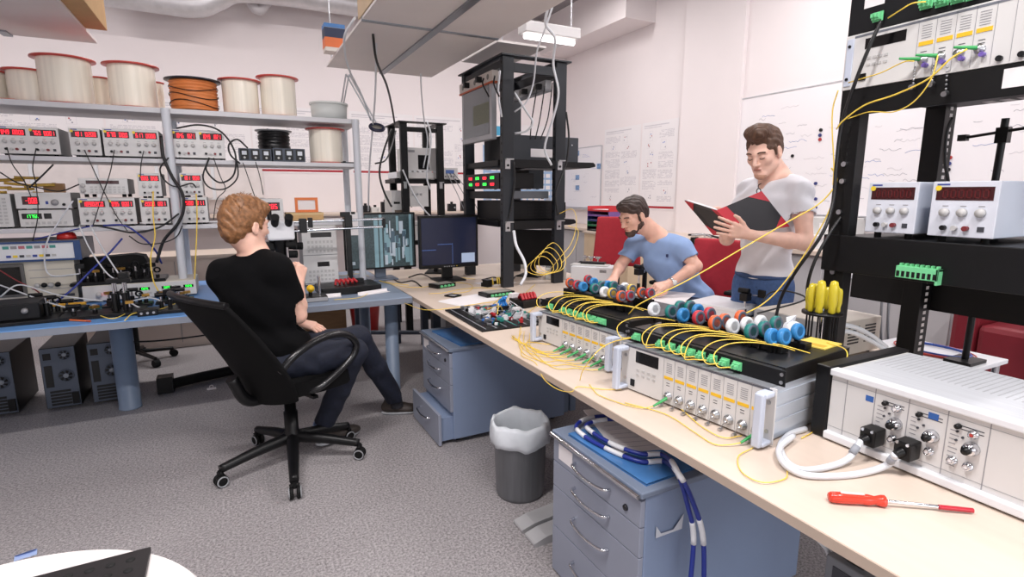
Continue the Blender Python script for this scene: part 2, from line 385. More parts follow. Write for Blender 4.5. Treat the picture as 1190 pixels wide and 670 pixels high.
# small board with photos left of the posters
A = onX(655, 175, XR); B = onX(700, 166, XR); zb = onX(690, 241, XR).z
wb3 = whiteboard('small whiteboard with pinned photos beside the tall rack', (XR - .002, A.y, zb), -PI / 2, A.y - B.y, A.z - zb, 3)
ph_m = M('photo_print', (120, 150, 190), .4, 0, .5, 30)
for k, (px, py) in enumerate(((671, 178), (696, 193), (671, 206), (671, 218))):
    q = onX(px, py, XR - .02)
    tag(MB().box(q.x - .002, q.x, q.y - .055, q.y + .055, q.z - .04, q.z + .04).build('photo_print', ph_m),
        ['small blue photo at the top of the small whiteboard', 'small photo near the right edge of the small whiteboard', 'small photo in the middle of the small whiteboard', 'lowest small photo on the small whiteboard'][k], 'photo', 'photos pinned on the small whiteboard')
# back wall: long row of wide white posters with red footers
yb = YB - .004
xs = [onY(p, 130, yb).x for p in (-40, 120, 290, 404, 480, 552)]
zt = onY(470, 133, yb).z; zb = onY(470, 203, yb).z
for i in range(5):
    poster(['wide white poster on the back wall behind the left power supplies', 'wide white poster on the back wall behind the shelf post', 'white poster on the back wall behind the dark meters', 'white poster on the back wall under the round desk lamp', 'white poster on the back wall behind the open black rack'][i],
           (xs[i] + .01, yb, zb), 0, xs[i + 1] - xs[i] - .02, zt - zb, 40 + i, True, 3)
# ================================================================== the long bench and the shelving on it
blue_top = M('blue_bench_top', (92, 140, 196), .45, 0, .03, 6)
grey_top = M('blue_grey_bench_top', (132, 146, 166), .45, 0, .03, 6)
leg_m = M('blue_grey_leg_paint', (120, 136, 158), .45, 0, .03)
edge_g = M('grey_edge_band', (128, 134, 146), .5)
BZ = .74
def bench(label, x0, x1, y0, y1, top, legs, z=BZ, th=.045):
    t = thing('lab_bench', label, 'bench', (0, 0, 0))
    MB().box(x0, x1, y0, y1, z - th, z).build('worktop', [top], t, .004)
    MB().box(x0, x1, y0 - .003, y0, z - th + .002, z - .006).build('front_edge', edge_g, t)
    for (x, y, r) in legs:
        g = MB(); g.lathe([(r, 0), (r, .01), (r * .96, .012), (r * .96, z - th)], (x, y, 0), n=24)
        g.build('leg', leg_m, t)
    MB().box(x0 + .1, x1 - .1, (y0 + y1) / 2 - .02, (y0 + y1) / 2 + .02, z - th - .06, z - th).build('rail', dark_metal, t)
    return t
bench('long lab bench with a bright blue top under the shelving', -2.6, .02, 3.63, 5.05, blue_top, [(-.735, 4.32, .068), (-2.2, 4.32, .068)])
bench('lab bench with a blue grey top beside the beige desk corner', .03, 1.055, 3.59, 5.05, grey_top, [(.965, 3.84, .05), (.12, 4.9, .05), (.99, 4.9, .05)])
# shelving
shelf_m = M('pale_grey_shelf', (206, 206, 210), .5, 0, .02, 4)
post_m = M('pale_grey_post', (204, 208, 215), .4, 0, .02)
SY0, SY1 = 4.45, 4.95
t = thing('shelving_unit', 'pale grey steel shelving standing on the benches with spools on its top board', 'shelving', (0, 0, 0))
ZT, Z2, Z3 = 2.01, 1.676, 1.227
for (z, x0, x1, th) in ((ZT, -2.4, .93, .035), (Z2, -2.4, .93, .03), (Z3, -2.4, .93, .03)):
    MB().box(x0, x1, SY0, SY1, z - th, z).build('shelf', shelf_m, t, .004)
for x in (-1.85, -.355, .895):
    for y in (SY0 - .022, SY1 - .03):
        MB().cyl((x, y, BZ), (x, y, ZT - .004), .027, n=16).build('post', post_m, t)
# ------------------------------------------------------------------ fibre spools
pearl = M('wound_bare_fibre', (243, 237, 222), .25, .0, .09, 30, stretch=(1, 1, .02))
fl_red = M('translucent_red_flange', (205, 84, 76), .3, 0, .05)
fl_blk = M('dark_spool_flange', (30, 32, 44), .35)
or_cable = M('orange_wound_cable', (205, 120, 62), .5, 0, .12, 10)
def spool(label, c, r, h, core=pearl, fl=fl_red, group=None, wound=False):
    t = thing('fibre_spool', label, 'spool', c, 0, group)
    MB().lathe([(r, 0), (r, .008), (r * .3, .009), (r * .3, .0)], n=36).build('flange', fl, t)
    MB().lathe([(r * .3, h - .009), (r, h - .008), (r, h), (r * .25, h)], n=36).build('flange', fl, t)
    w = MB(); rc = r * .83
    if wound:
        prof = []
        n = 9
        for i in range(n * 4 + 1):
            z = .009 + (h - .018) * i / (n * 4); prof.append((rc * .98 + .006 * abs(math.sin(PI * i / 4)) + .003 * math.sin(i * 1.7), z))
        w.lathe(prof, n=36)
    else: w.lathe([(rc * .99, .009), (rc, .02), (rc * 1.0, h - .02), (rc * .99, h - .009)], n=36)
    w.build('winding', core, t)
    MB().lathe([(r * .28, h), (r * .28, h + .002), (r * .12, h + .002), (r * .12, h)], n=18).build('hub', M('spool_hub', (60, 62, 66), .5), t)
    if wound:
        for k in range(3):
            a = MB(); z = h * (.25 + .22 * k)
            a.tube([(rc * 1.04 * math.cos(q / 24 * 2 * PI), rc * 1.04 * math.sin(q / 24 * 2 * PI), z + .02 * math.sin(q * .5 + k)) for q in range(25)], .003, 5, 0, 2)
            a.build('dark_strand', black_pl, t)
    return t
def spool_px(label, cx, yt, ybt, hw, Y, **k):
    q = onY(cx, ybt, Y); dist = q.x * _F[0] + q.y * _F[1]
    r = hw * dist / FPX * .97; h = onY(cx, yt + 1, Y).z - ZT
    return spool(label, (q.x, Y, ZT), r, h, **k)
spool_px('tall red flanged fibre spool third from the left on the top shelf, biggest of all', 80, 68, 118, 30, 4.66)
spool_px('big red flanged fibre spool just left of the orange cable reel, front row', 157, 76, 122, 27.5, 4.66)
spool_px('red flanged fibre spool left of the biggest spool and partly behind it', 37, 82, 117, 23.5, 4.72)
spool_px('small red flanged fibre spool peeking out between the two biggest spools', 119, 90, 117, 12.5, 4.87)
spool_px('small red flanged fibre spool showing behind the spool left of the orange reel', 184, 95, 121, 8, 4.88)
spool_px('cable reel wound with orange cable between dark flanges on the top shelf', 227, 93, 126, 28.5, 4.66, core=or_cable, fl=fl_blk, wound=True)
spool_px('red flanged fibre spool directly right of the orange cable reel', 281, 93, 129, 22.5, 4.66)
spool_px('red flanged fibre spool at the right end of the spool row beside the translucent box', 325, 90, 132, 22.5, 4.66)
spool_px('fibre spool cut by the left picture edge on the top shelf', -8, 82, 113, 17, 4.75)
t = thing('spool_flange', 'loose orange red flange disc lying at the left end of the top shelf', 'flange', (*onY(11, 113, 4.6).xy, ZT))
MB().lathe([(.075, 0), (.08, .003), (.08, .012), (.02, .014), (.02, 0)], n=30).build('disc', M('orange_red_disc', (226, 120, 80), .4), t)
MB().lathe([(.02, .014), (.02, .017), (.012, .017), (.012, .014)], n=14).build('bushing', fl_red, t)
# translucent tub
frost = M('frosted_plastic', (228, 232, 230), .35, 0, .02, 5, alpha=.75)
t = thing('plastic_tub', 'frosted translucent tub on the right end of the top shelf', 'tub', (.74, 4.66, ZT))
g = MB(); g.lathe([(.132, 0), (.14, .125), (.136, .125), (.128, .006), (0, .006)], n=32); g.build('bowl', frost, t)
MB().lathe([(.143, .118), (.147, .118), (.147, .134), (0, .137)], n=32).build('lid', frost, t)
q = onY(381, 186, 4.6)
spool('red flanged fibre spool on the second shelf at its right end', (q.x, 4.66, Z2), 21.5 * 4.4 / FPX, .27)
q = onY(320, 172, 4.7)
spool('small black wound spool standing behind the dark meters on the second shelf', (q.x, 4.78, Z2), .135, onY(320, 152, 4.78).z - Z2, core=M('black_winding', (20, 20, 22), .35, 0, .3, 30), fl=M('grey_clear_flange', (150, 152, 156), .3), wound=True)
q = onY(405, 185, 4.6)
t = thing('tool_clip', 'flat dark plastic clip lying at the right end of the second shelf', 'clip', (.85, 4.56, Z2))
MB().box(-.06, .06, -.03, .03, 0, .012).build('clip_body', black_pl, t, .003); MB().cyl((-.03, 0, .012), (-.03, 0, .02), .012).build('stud', black_pl, t)
# ------------------------------------------------------------------ power supplies
knob_g = M('pale_grey_knob', (190, 189, 188), .45)
side_g = M('grey_case_side', (150, 150, 152), .5, .2, .03)
def psu(label, c, w, h, d, vals, rz=0, ch=None, group=None, grn=False, body=None, face=None, dim=False, feet=.012, detail=1):
    t = thing('power_supply', label, 'power supply', c, rz, group); n = len(vals); z0 = feet
    MB().box(.002, w - .002, .006, d, z0, h).build('case', body or side_g, t, .003)
    MB().box(0, w, 0, .006, z0, h).build('front_panel', face or panel_g, t, .002)
    for (fx, fy) in ((.03, .03), (w - .03, .03), (.03, d - .04), (w - .03, d - .04)):
        MB().cyl((fx, fy, 0), (fx, fy, z0), .011, n=10).build('foot', black_rub, t)
    hh = h - z0; cw = w / n
    pr = MB()
    for i, v in enumerate(vals):
        a = i * cw
        dw = MB().box(a + cw * .07, a + cw * .93, -.001, 0, z0 + hh * .66, z0 + hh * .90).build('display', lens_red if not grn else lens_blk, t)
        dg = MB(); digits(dg, v, a + cw * .16, z0 + hh * .70, cw * .72, hh * .15, -.002)
        dg.build('digit_readout', (M('dim_red_digits', (92, 14, 18), .5, 0, 0, emit=.08) if dim else led_grn if grn else led_red), dw)
        MB().cyl((a + cw * .1, -.001, z0 + hh * .88), (a + cw * .1, -.003, z0 + hh * .88), min(.009, hh * .05), n=10).build('indicator', dot_y, t)
        for k in range(3):
            x = a + cw * (.24 + .27 * k)
            MB().lathe([(min(.014, cw * .08), 0), (min(.0125, cw * .07), .013), (0, .014)], (x, 0, z0 + hh * .44), (0, -1, 0), 14).build('knob', knob_g, t)
            pr.box(x - .008, x + .008, -.0008, 0, z0 + hh * .55, z0 + hh * .565)
            tx = a + cw * (.26 + .17 * k)
            MB().cyl((tx, 0, z0 + hh * .16), (tx, -.014, z0 + hh * .16), min(.008, cw * .05), n=10).build('terminal', (black_pl, knob_g, M('red_terminal', (120, 40, 44), .4))[k], t)
        pr.box(a + cw * .76, a + cw * .86, -.002, 0, z0 + hh * .11, z0 + hh * .2, 1)
    pr.box(.012, .012 + min(.04, w * .2), -.0008, 0, z0 + hh * .93, z0 + hh * .96, 2)
    pr.build('panel_print', [mark_g, mark_d, brand_b], t)
    return t
def psu_px(label, x0, x1, yt, ybt, Y, z, vals, d=.3, **k):
    a, b = onY(x0, ybt, Y), onY(x1, ybt, Y); h = onY((x0 + x1) / 2, yt, Y).z - z
    return psu(label, (a.x, Y, z), b.x - a.x, h, d, vals, **k)
YF2 = 4.47
psu_px('double power supply reading 8.49 at the left end of the second shelf', -1, 71, 147, 179, YF2, Z2, ['849 0000', '769 0001'], face=panel_g)
psu_px('single power supply with one red readout, second from the left on the second shelf', 83, 119, 149, 180, YF2, Z2, ['181 0200'])
psu_px('double power supply just left of the front shelf post, second shelf', 122, 187, 150, 181, YF2, Z2, ['670 000', '617 0000'])
psu_px('double power supply just right of the front shelf post, second shelf', 201, 262, 151, 182, YF2, Z2, ['1046 1821', '1049 1821'])
# third shelf stacks
YF3 = 4.47
psu_px('single power supply beside the shelf post, lower of its stack, third shelf', 165, 199, 230, 259.5, YF3, Z3, ['2000 001'])
zt = onY(182, 230, YF3).z
psu_px('single power supply stacked on another one, left of the shelf post', 162, 189, 201, 229, YF3, zt, ['000 05.0'])
psu_px('single power supply right of the shelf post, lower of its stack, third shelf', 213, 243, 229, 258.5, YF3, Z3, ['500 81.1'])
zt = onY(228, 229, YF3).z
psu_px('single power supply stacked on another one, right of the shelf post', 211, 237, 201, 228.5, YF3, zt, ['181 000'])
psu_px('double power supply under the signal generator on the third shelf', 94, 160, 230, 262, YF3, Z3, ['18902.00', '095 0001'])
# generator on top of it
def box_instrument(name, label, cat, c, w, h, d, rz=0, face=None, body=None, feet=.01, group=None):
    t = thing(name, label, cat, c, rz, group)
    MB().box(.003, w - .003, .008, d, feet, h).build('case', body or side_g, t, .004)
    MB().box(0, w, 0, .008, feet, h).build('front_panel', face or panel_g, t, .003)
    for (fx, fy) in ((.03, .03), (w - .03, .03), (.03, d - .04), (w - .03, d - .04)):
        MB().cyl((fx, fy, 0), (fx, fy, feet), .012, n=10).build('foot', black_rub, t)
    return t
def px_box(x0, x1, yt, ybt, Y, z): a, b = onY(x0, ybt, Y), onY(x1, ybt, Y); return (a.x, Y, z), b.x - a.x, onY((x0 + x1) / 2, yt, Y).z - z
def button_grid(t, x0, x1, z0, z1, nx, nz, mat, fill=.55, name='button', dep=.005):
    for i in range(nx):
        for j in range(nz):
            cx = x0 + (i + .5) * (x1 - x0) / nx; cz = z0 + (j + .5) * (z1 - z0) / nz
            sx = (x1 - x0) / nx * fill / 2; sz = (z1 - z0) / nz * fill / 2
            MB().box(cx - sx, cx + sx, -dep, 0, cz - sz, cz + sz).build(name, mat, t)
zt = onY(128, 229, YF3).z
c, w, h = px_box(93, 150, 207, 227, YF3 - .01, zt)
t = box_instrument('signal_generator', 'grey signal generator with a dark red readout strip lying on a double power supply', 'signal generator', c, w, h, .3, feet=.02)
dw = MB().box(w * .15, w * .82, -.001, 0, h * .7, h * .88).build('display', lens_red, t)
dg = MB(); digits(dg, '10.000000', w * .2, h * .74, w * .55, h * .1); dg.build('digit_readout', M('dim_red_digits', (92, 14, 18), .5, 0, 0, emit=.08), dw)
button_grid(t, w * .2, w * .95, h * .2, h * .6, 8, 3, knob_g)
for zz in (.35, .6): MB().lathe([(.014, 0), (.012, .012), (0, .013)], (w * .08, 0, h * zz), (0, -1, 0), 12).build('knob', knob_g, t)
# left stack with a red and a green readout
c, w, h = px_box(24, 86, 243.5, 263.5, YF3, Z3)
t = box_instrument('bench_meter', 'bench meter with a green readout, below the red readout meter on the third shelf', 'meter', c, w, h, .28, feet=.008)
dw = MB().box(w * .05, w * .42, -.001, 0, h * .5, h * .8).build('display', lens_blk, t)
dg = MB(); digits(dg, '1775.8', w * .12, h * .56, w * .24, h * .17); dg.build('digit_readout', led_grn, dw)
MB().box(w * .46, w * .6, -.001, 0, h * .5, h * .8).build('side_display', lens_blk, t)
button_grid(t, w * .08, w * .9, h * .15, h * .4, 8, 1, knob_g)
zt = Z3 + h
c, w, h = px_box(19, 84, 223.5, 243, YF3 - .02, zt)
t = box_instrument('bench_meter', 'bench meter with a red readout on top of the green readout meter', 'meter', c, w, h, .28, feet=.008)
dw = MB().box(w * .12, w * .42, -.001, 0, h * .3, h * .78).build('display', lens_red, t)
dg = MB(); digits(dg, '-00.8', w * .17, h * .38, w * .22, h * .3); dg.build('digit_readout', led_red, dw)
MB().lathe([(.02, 0), (.018, .018), (0, .02)], (w * .7, 0, h * .42), (0, -1, 0), 16).build('knob', side_g, t)
MB().lathe([(.009, 0), (.008, .008), (0, .009)], (w * .86, 0, h * .3), (0, -1, 0), 12).build('terminal', black_pl, t)
MB().box(w * .53, w * .58, -.001, 0, h * .32, h * .5).build('blue_key', brand_b, t)
c, w, h = px_box(-40, 17, 225, 264, YF3, Z3)
t = box_instrument('keypad_instrument', 'pale instrument with rows of keys cut by the left picture edge, third shelf', 'instrument', c, w, h, .28)
button_grid(t, w * .45, w * .92, h * .12, h * .9, 4, 8, knob_g, .6)
# wooden block, black tray with yellow lugs behind
t = thing('wooden_block', 'small wooden block standing behind the red readout meter', 'block', (*onY(64, 222, 4.85).xy, Z3)); zz = onY(64, 213, 4.85).z - Z3
MB().box(-.055, .055, -.03, .03, 0, zz).build('block', M('raw_pine', (205, 160, 116), .7, 0, .08, 9), t, .004); MB().cyl((0, 0, zz), (0, 0, zz + .004), .012).build('plug', wood, t)
t = thing('connector_tray', 'black tray full of yellow cable lugs at the left end of the third shelf', 'tray', (-1.42, 4.8, Z3))
MB().box(-.25, .3, -.12, .12, .17, .21).build('tray', black_pl, t, .004)
for sx in (-.22, .27): MB().box(sx - .01, sx + .01, -.1, .1, 0, .17).build('tray_leg', black_pl, t)
rnd = random.Random(3); lug = M('yellow_lug', (205, 165, 70), .45)
for k in range(16):
    x = rnd.uniform(-.2, .3); z = .21 + rnd.random() * .12; a = rnd.uniform(-.5, .5)
    MB().tube([(x, -.1, z), (x + .06, -.08, z + .02 * a), (x + .13 + .05 * a, -.06, z + .03 * a)], .009, 6, 0, 4).build('yellow_lug', lug, t)
# dark panel meters on the second shelf
navy = M('slate_meter_case', (62, 70, 84), .5); meter_face = M('meter_face', (205, 210, 218), .4)
for (lab, x0, x1) in (('slate box of three small meters, left of the pair on the second shelf', 278, 316), ('slate box of three small meters, right of the pair on the second shelf', 317.5, 355)):
    c, w, h = px_box(x0, x1, 172.5, 185, 4.5, Z2)
    t = thing('meter_box', lab, 'meter box', c)
    MB().box(0, w, 0, .12, 0, h).build('case', navy, t, .003)
    for k in range(3):
        a = w * (k / 3 + .04); b = w * ((k + 1) / 3 - .04)
        f = MB().box(a, b, -.003, 0, h * .12, h * .92).build('bezel', black_pl, t)
        MB().box(a + .012, b - .012, -.0045, -.003, h * .5, h * .8).build('meter_face', meter_face, f)
        MB().cyl(((a + b) / 2, -.003, h * .28), ((a + b) / 2, -.012, h * .28), .008, n=10).build('knob', knob_g, t)
# behind the seated man's head: bench meter with red readout, cardboard block and orange frame
c, w, h = px_box(262, 330, 231, 252, 4.5, Z3)
t = box_instrument('bench_meter', 'bench meter with a red readout right behind the seated man in black', 'meter', c, w, h, .28)
dw = MB().box(w * .55, w * .94, -.001, 0, h * .5, h * .85).build('display', lens_red, t)
dg = MB(); digits(dg, '00.185', w * .6, h * .57, w * .3, h * .2); dg.build('digit_readout', led_red, dw)
for k in range(3): MB().lathe([(.014, 0), (.012, .012), (0, .013)], (w * (.62 + .13 * k), 0, h * .28), (0, -1, 0), 12).build('knob', knob_g, t)
q = onY(354, 255, 4.6)
t = thing('cardboard_box', 'flat cardboard box under the orange frame on the third shelf', 'box', (q.x - .0, 4.6, Z3))
MB().box(-.135, .135, -.08, .1, 0, .065).build('body', card, t, .003); MB().box(-.137, .137, -.082, .102, .05, .068).build('lid', M('light_card', (214, 186, 140), .8), t, .002)
t = thing('orange_frame', 'orange frame holding a white card, standing on the flat cardboard box', 'frame', (q.x + .02, 4.58, Z3 + .069))
g = MB(); fw, fh = .085, .115
g.box(-fw, fw, 0, .02, 0, .02).box(-fw, fw, 0, .02, fh - .02, fh).box(-fw, -fw + .02, 0, .02, .02, fh - .02).box(fw - .02, fw, 0, .02, .02, fh - .02)
g.build('surround', M('orange_plastic', (222, 118, 50), .4), t); MB().box(-fw + .02, fw - .02, .008, .012, .02, fh - .02).build('card', paper_w, t)
# ------------------------------------------------------------------ instruments standing on the blue bench under the shelving
off_w = M('aged_cream_panel', (206, 200, 186), .5, 0, .03)
c, w, h = px_box(-60, 93, 305, 353, 4.42, BZ)
t = box_instrument('oscilloscope', 'old cream oscilloscope with a dark screen at the left end of the blue bench', 'oscilloscope', c, w, h, .45, face=off_w, feet=.015)
fx = (0 - -60) / 153
MB().box(w * .12, w * .60, -.012, 0, h * .22, h * .98).build('screen_bezel', M('scope_bezel_grey', (96, 94, 92), .5), t, .006)
MB().box(w * .15, w * .57, -.014, -.012, h * .28, h * .9).build('screen', M('dark_green_crt', (14, 18, 18), .15), t)
for k in range(4): MB().lathe([(.016, 0), (.014, .016), (0, .018)], (w * (.68 + .055 * k), 0, h * .45), (0, -1, 0), 14).build('knob', (knob_g, black_pl)[k % 2], t)
MB().box(w * .84, w * .97, -.006, 0, h * .16, h * .22).build('slot', mark_d, t)
for zz in (.35, .62, .8): MB().box(w * .63, w * .98, -.001, 0, h * zz, h * zz + .004).build('panel_line', mark_g, t)
c2, w2, h2 = px_box(-60, 95, 281, 304, 4.40, BZ + h)
t = box_instrument('pulse_generator', 'wide pale instrument with a dark blue frame on top of the old oscilloscope', 'instrument', c2, w2, h2, .42, face=case_w, feet=.004)
f = MB(); nb = M('dark_blue_frame', (40, 70, 120), .4)
f.box(-.006, w2 + .006, -.012, .0, h2 - .012, h2).box(-.006, w2 + .006, -.012, 0, .004, .016).box(w2 - .03, w2 + .006, -.012, 0, .016, h2 - .012); f.build('blue_frame', nb, t)
rr = random.Random(5)
for k in range(8): MB().box(w2 * (.42 + .05 * k), w2 * (.42 + .05 * k) + .022, -.004, 0, h2 * .25, h2 * .36).build('button', (brand_b, dot_y, mark_d, knob_g)[k % 4], t)
for k in range(7): MB().box(w2 * (.4 + .06 * k), w2 * (.4 + .06 * k) + .03, -.002, 0, h2 * .66, h2 * .8).build('label_strip', (M('teal_label', (70, 150, 140), .5), mark_g, M('pink_label', (190, 110, 120), .5))[k % 3], t)
ztop = BZ + h + h2
t = thing('red_dome', 'red domed lid standing on the blue framed instrument', 'dome', (*onY(78, 279, 4.52).xy, ztop))
MB().lathe([(.052, 0), (.052, .02), (.045, .038), (.03, .05), (0, .055)], n=24).build('dome', M('red_gloss', (190, 40, 36), .25), t); MB().lathe([(.054, 0), (.054, .006), (.04, .007)], n=24).build('base_ring', M('dark_red', (120, 24, 24), .4), t)
# long laser box with red pilot lamp
a, b = onZ(97, 353, BZ), onZ(226, 341, BZ); h = over_h = onY(160, 329, a.y).z - BZ
t = thing('laser_box', 'long cream laser box with a red pilot lamp on the blue bench', 'laser box', (a.x, a.y + .02, BZ), .0)
L = b.x - a.x + .02
MB().box(0, L, 0, .3, .01, h).build('case', off_w, t, .004); MB().box(.0, L, -.004, 0, .012, h - .004).build('front_panel', panel_g, t)
for x in (.04, L - .04): MB().box(x - .02, x + .02, .05, .25, 0, .01).build('foot', black_rub, t)
MB().lathe([(.008, 0), (.007, .008), (0, .012)], (.12, -.004, .055), (0, -1, 0), 12).build('pilot_lamp', M('red_lamp', (255, 60, 70), .4, 0, 0, emit=2.5), t)
MB().lathe([(.018, 0), (.015, .02), (0, .022)], (.085, -.004, .05), (0, -1, 0), 14).build('knob', knob_g, t)
for k in range(3):
    d = MB().box(L * (.48 + .2 * k), L * (.48 + .2 * k) + .06, -.006, -.004, h * .55, h * .72).build('display', lens_blk, t)
    dg = MB(); digits(dg, '025', L * (.48 + .2 * k) + .012, h * .58, .04, h * .11, -.008); dg.build('digit_readout', led_grn, d)
for k in range(5): MB().box(.2 + .05 * k, .225 + .05 * k, -.008, -.004, h * .3, h * .42).build('button', (mark_d, knob_g)[k % 2], t)
# optics stage on the laser box
def post(mb, x, y, z0, z1, r=.0064, m=0): mb.cyl((x, y, z0), (x, y, z1), r, n=10, m=m)
def breadboard(label, c, sx, sy, seed, nposts, rz=0, name='optics_breadboard', hmax=.1, parts=True):
    r = random.Random(seed); t = thing(name, label, 'breadboard', c, rz)
    MB().box(-sx, sx, -sy, sy, 0, .022).build('plate', black_pl, t, .003)
    MB().box(-sx - .003, sx + .003, -sy - .002, -sy, .004, .012).build('edge_strip', dark_metal, t)
    for k in range(nposts):
        x = -sx * .9 + 1.8 * sx * (k + .5) / nposts; y = r.uniform(-sy * .7, sy * .7); hh = r.uniform(.35, 1) * hmax
        b = MB(); b.cyl((x, y, .022), (x, y, .022 + hh * .6), .012, n=12).build('post_holder', black_pl, t)
        MB().cyl((x, y, .022 + hh * .6), (x, y, .022 + hh), .006, n=10).build('post', chrome, t)
        k2 = r.randint(0, 3)
        if k2 == 0: MB().torus((x, y, .022 + hh + .018), .017, .006, (0, 1, .3), 18, 6).build('lens_mount', black_pl, t)
        elif k2 == 1: MB().cbox((x, y, .022 + hh + .014), .05, .04, .028, rz=r.random()).build('stage_block', dark_metal, t, .002)
        elif k2 == 2: MB().cyl((x - .03, y, .022 + hh + .012), (x + .035, y, .022 + hh + .012), .012, n=12).build('barrel', black_pl, t)
        else: MB().cbox((x, y, .022 + hh + .008), .04, .03, .016, rz=r.random()).build('clamp', M('brass', (180, 140, 70), .35, .8), t, .001)
    return t
zL = BZ + h
breadboard('black optics stage crowded with mounts on the long laser box', (a.x + .2, a.y + .13, zL), .26, .11, 8, 11, hmax=.09)
t = thing('microscope_cover', 'black rounded hood behind the crowded optics stage', 'hood', (onY(140, 310, 4.62).x, 4.66, zL))
MB().prism([(-.24, 0), (.16, 0), (.17, .10), (.15, .155), (.09, .17), (-.22, .15)], -.06, .08, frame((0, 0, 0), (1, 0, 0), zd=(0, -1, 0)) ).build('hood', black_rub, t, .012)
MB().box(-.24, .17, -.085, .065, 0, .012).build('base_flange', dark_metal, t)
# items on the front of the blue bench
t = thing('optics_box', 'low black optics box with grey knobs on the left front of the blue bench', 'box', (onZ(12, 372, BZ).x, 3.86, BZ), .1)
MB().box(-.3, .24, -.12, .22, 0, .02).build('tray', black_pl, t, .003); MB().box(-.1, .16, -.06, .16, .02, .11).build('housing', dark_metal, t, .006)
for (kx, kz) in ((-.04, .06), (.1, .07)): MB().lathe([(.016, 0), (.014, .02), (0, .022)], (kx, -.06, kz), (0, -1, 0), 14).build('knob', side_g, t)
MB().cyl((.18, .02, .02), (.18, .02, .09), .014).build('post', black_pl, t); MB().cyl((.18, .02, .09), (.18, .02, .12), .006).build('post_tip', chrome, t)
MB().box(-.28, -.19, -.13, -.1, .02, .03).build('orange_tab', M('orange_plastic', (222, 118, 50), .4), t)
a_, b_ = onZ(64, 372, BZ), onZ(103, 374, BZ)
t = thing('marker_pen', 'thin orange pen lying on the blue bench top', 'pen', ((a_.x + b_.x) / 2, (a_.y + b_.y) / 2, BZ + .006), math.atan2(b_.y - a_.y, b_.x - a_.x))
L2 = (b_ - a_).length / 2
MB().cyl((-L2 + .03, 0, 0), (L2, 0, 0), .005).build('barrel', M('orange_pen', (222, 110, 60), .4), t); MB().cyl((-L2 + .03, 0, 0), (-L2, 0, -.003), .005, .0015).build('tip', M('pen_tip', (190, 90, 60), .5), t); MB().cyl((L2 - .01, 0, 0), (L2 + .012, 0, 0), .0056).build('cap', M('pen_cap', (190, 84, 46), .4), t)
bb = breadboard('black breadboard with two tall pairs of post holders in the middle of the blue bench', (onZ(120, 368, BZ).x, 3.86, BZ), .2, .1, 21, 4, hmax=.05)
for dx in (.06, .11):
    for dy in (-.03, .04):
        MB().cyl((dx, dy, .022), (dx, dy, .13), .015).build('post_holder', black_pl, bb); MB().cyl((dx, dy, .13), (dx, dy, .19), .0064).build('post', chrome, bb)
MB().cbox((.085, 0, .2), .12, .05, .025).build('bridge_plate', black_pl, bb, .003); MB().cbox((.11, .02, .225), .05, .06, .04).build('camera_block', black_pl, bb, .004)
t = breadboard('small black mount block with silver posts beside the seated man', (onZ(196, 366, BZ).x, 3.82, BZ), .075, .09, 33, 3, hmax=.09)
# long yellow cable bundle and small parts
t = thing('circuit_board', 'bare green circuit board among the fibres on the blue bench', 'circuit board', (onZ(100, 360, BZ).x, 4.1, BZ), .3)
MB().box(-.1, .1, -.05, .05, .004, .008).build('board', M('pcb_green', (40, 90, 70), .4), t)
for k in range(6): MB().cbox((-.08 + .03 * k, rnd.uniform(-.03, .03), .016), .02, .015, .016).build('chip', (black_pl, case_w, M('pcb_blue', (60, 110, 180), .4))[k % 3], t)
for (sx, sy) in ((-.09, -.04), (.09, .04)): MB().cyl((sx, sy, 0), (sx, sy, .006), .004, n=8).build('standoff', chrome, t)
breadboard('black optics breadboard left of the tall post holders on the blue bench', (onZ(62, 361, BZ).x, 4.02, BZ), .12, .08, 51, 6, .05, hmax=.09)
breadboard('low black breadboard at the far edge of the blue bench beside the shelf post', (onZ(205, 349, BZ).x, 4.12, BZ), .10, .07, 52, 5, -.05, hmax=.08)
breadboard('black breadboard in front of the long laser box on the blue bench', (onZ(150, 356, BZ).x, 4.08, BZ), .13, .05, 53, 6, .0, hmax=.07)
for k, (px, py, lab, rz) in enumerate(((35, 364, 'small black driver box beside the low optics box', .2), (88, 364, 'little black box in front of the circuit board on the blue bench', -.1), (172, 366, 'small black box with silver ports near the breadboard with tall holders', .1))):
    c = onZ(px, py, BZ); t = thing('driver_box', lab, 'box', (c.x, c.y, BZ), rz)
    MB().box(-.05, .05, -.03, .05, 0, .04).build('case', black_pl, t, .003)
    for j in range(3): MB().cyl((-.03 + .03 * j, -.03, .02), (-.03 + .03 * j, -.042, .02), .007, n=10).build('port', steel, t)
# ------------------------------------------------------------------ microscope workstation at the grey bench
t = thing('stereo_microscope', 'white stereo microscope head the seated man in black looks into', 'microscope', (.22, 4.02, BZ))
MB().box(-.12, .16, -.02, .22, 0, .02).build('base_plate', black_pl, t, .004)
MB().cyl((.0, .14, .02), (.0, .14, .62), .016).build('column', black_pl, t)
q0 = onY(326, 266, 4.0); q0 = q0 - Vector((.22, 4.02, BZ))
MB().cbox((q0.x, q0.y + .03, q0.z - .01), .17, .14, .13).build('head', case_w, t, .015)
for dx in (-.035, .05):
    MB().cyl((q0.x + dx, q0.y - .02, q0.z + .03), (q0.x + dx, q0.y - .1, q0.z + .085), .024, .027).build('eyepiece', black_rub, t)
MB().cyl((q0.x, q0.y + .03, q0.z - .075), (q0.x, q0.y + .03, q0.z - .20), .05, .036).build('objective', black_pl, t)
MB().cbox((q0.x - .06, q0.y + .08, q0.z - .12), .16, .08, .06).build('arm', black_pl, t, .01)
for s in (0, 1): MB().cyl((q0.x + .03, q0.y - .03, q0.z - .11 - .06 * s), (q0.x + .09, q0.y - .05, q0.z - .11 - .06 * s), .026).build('focus_knob', black_rub, t)
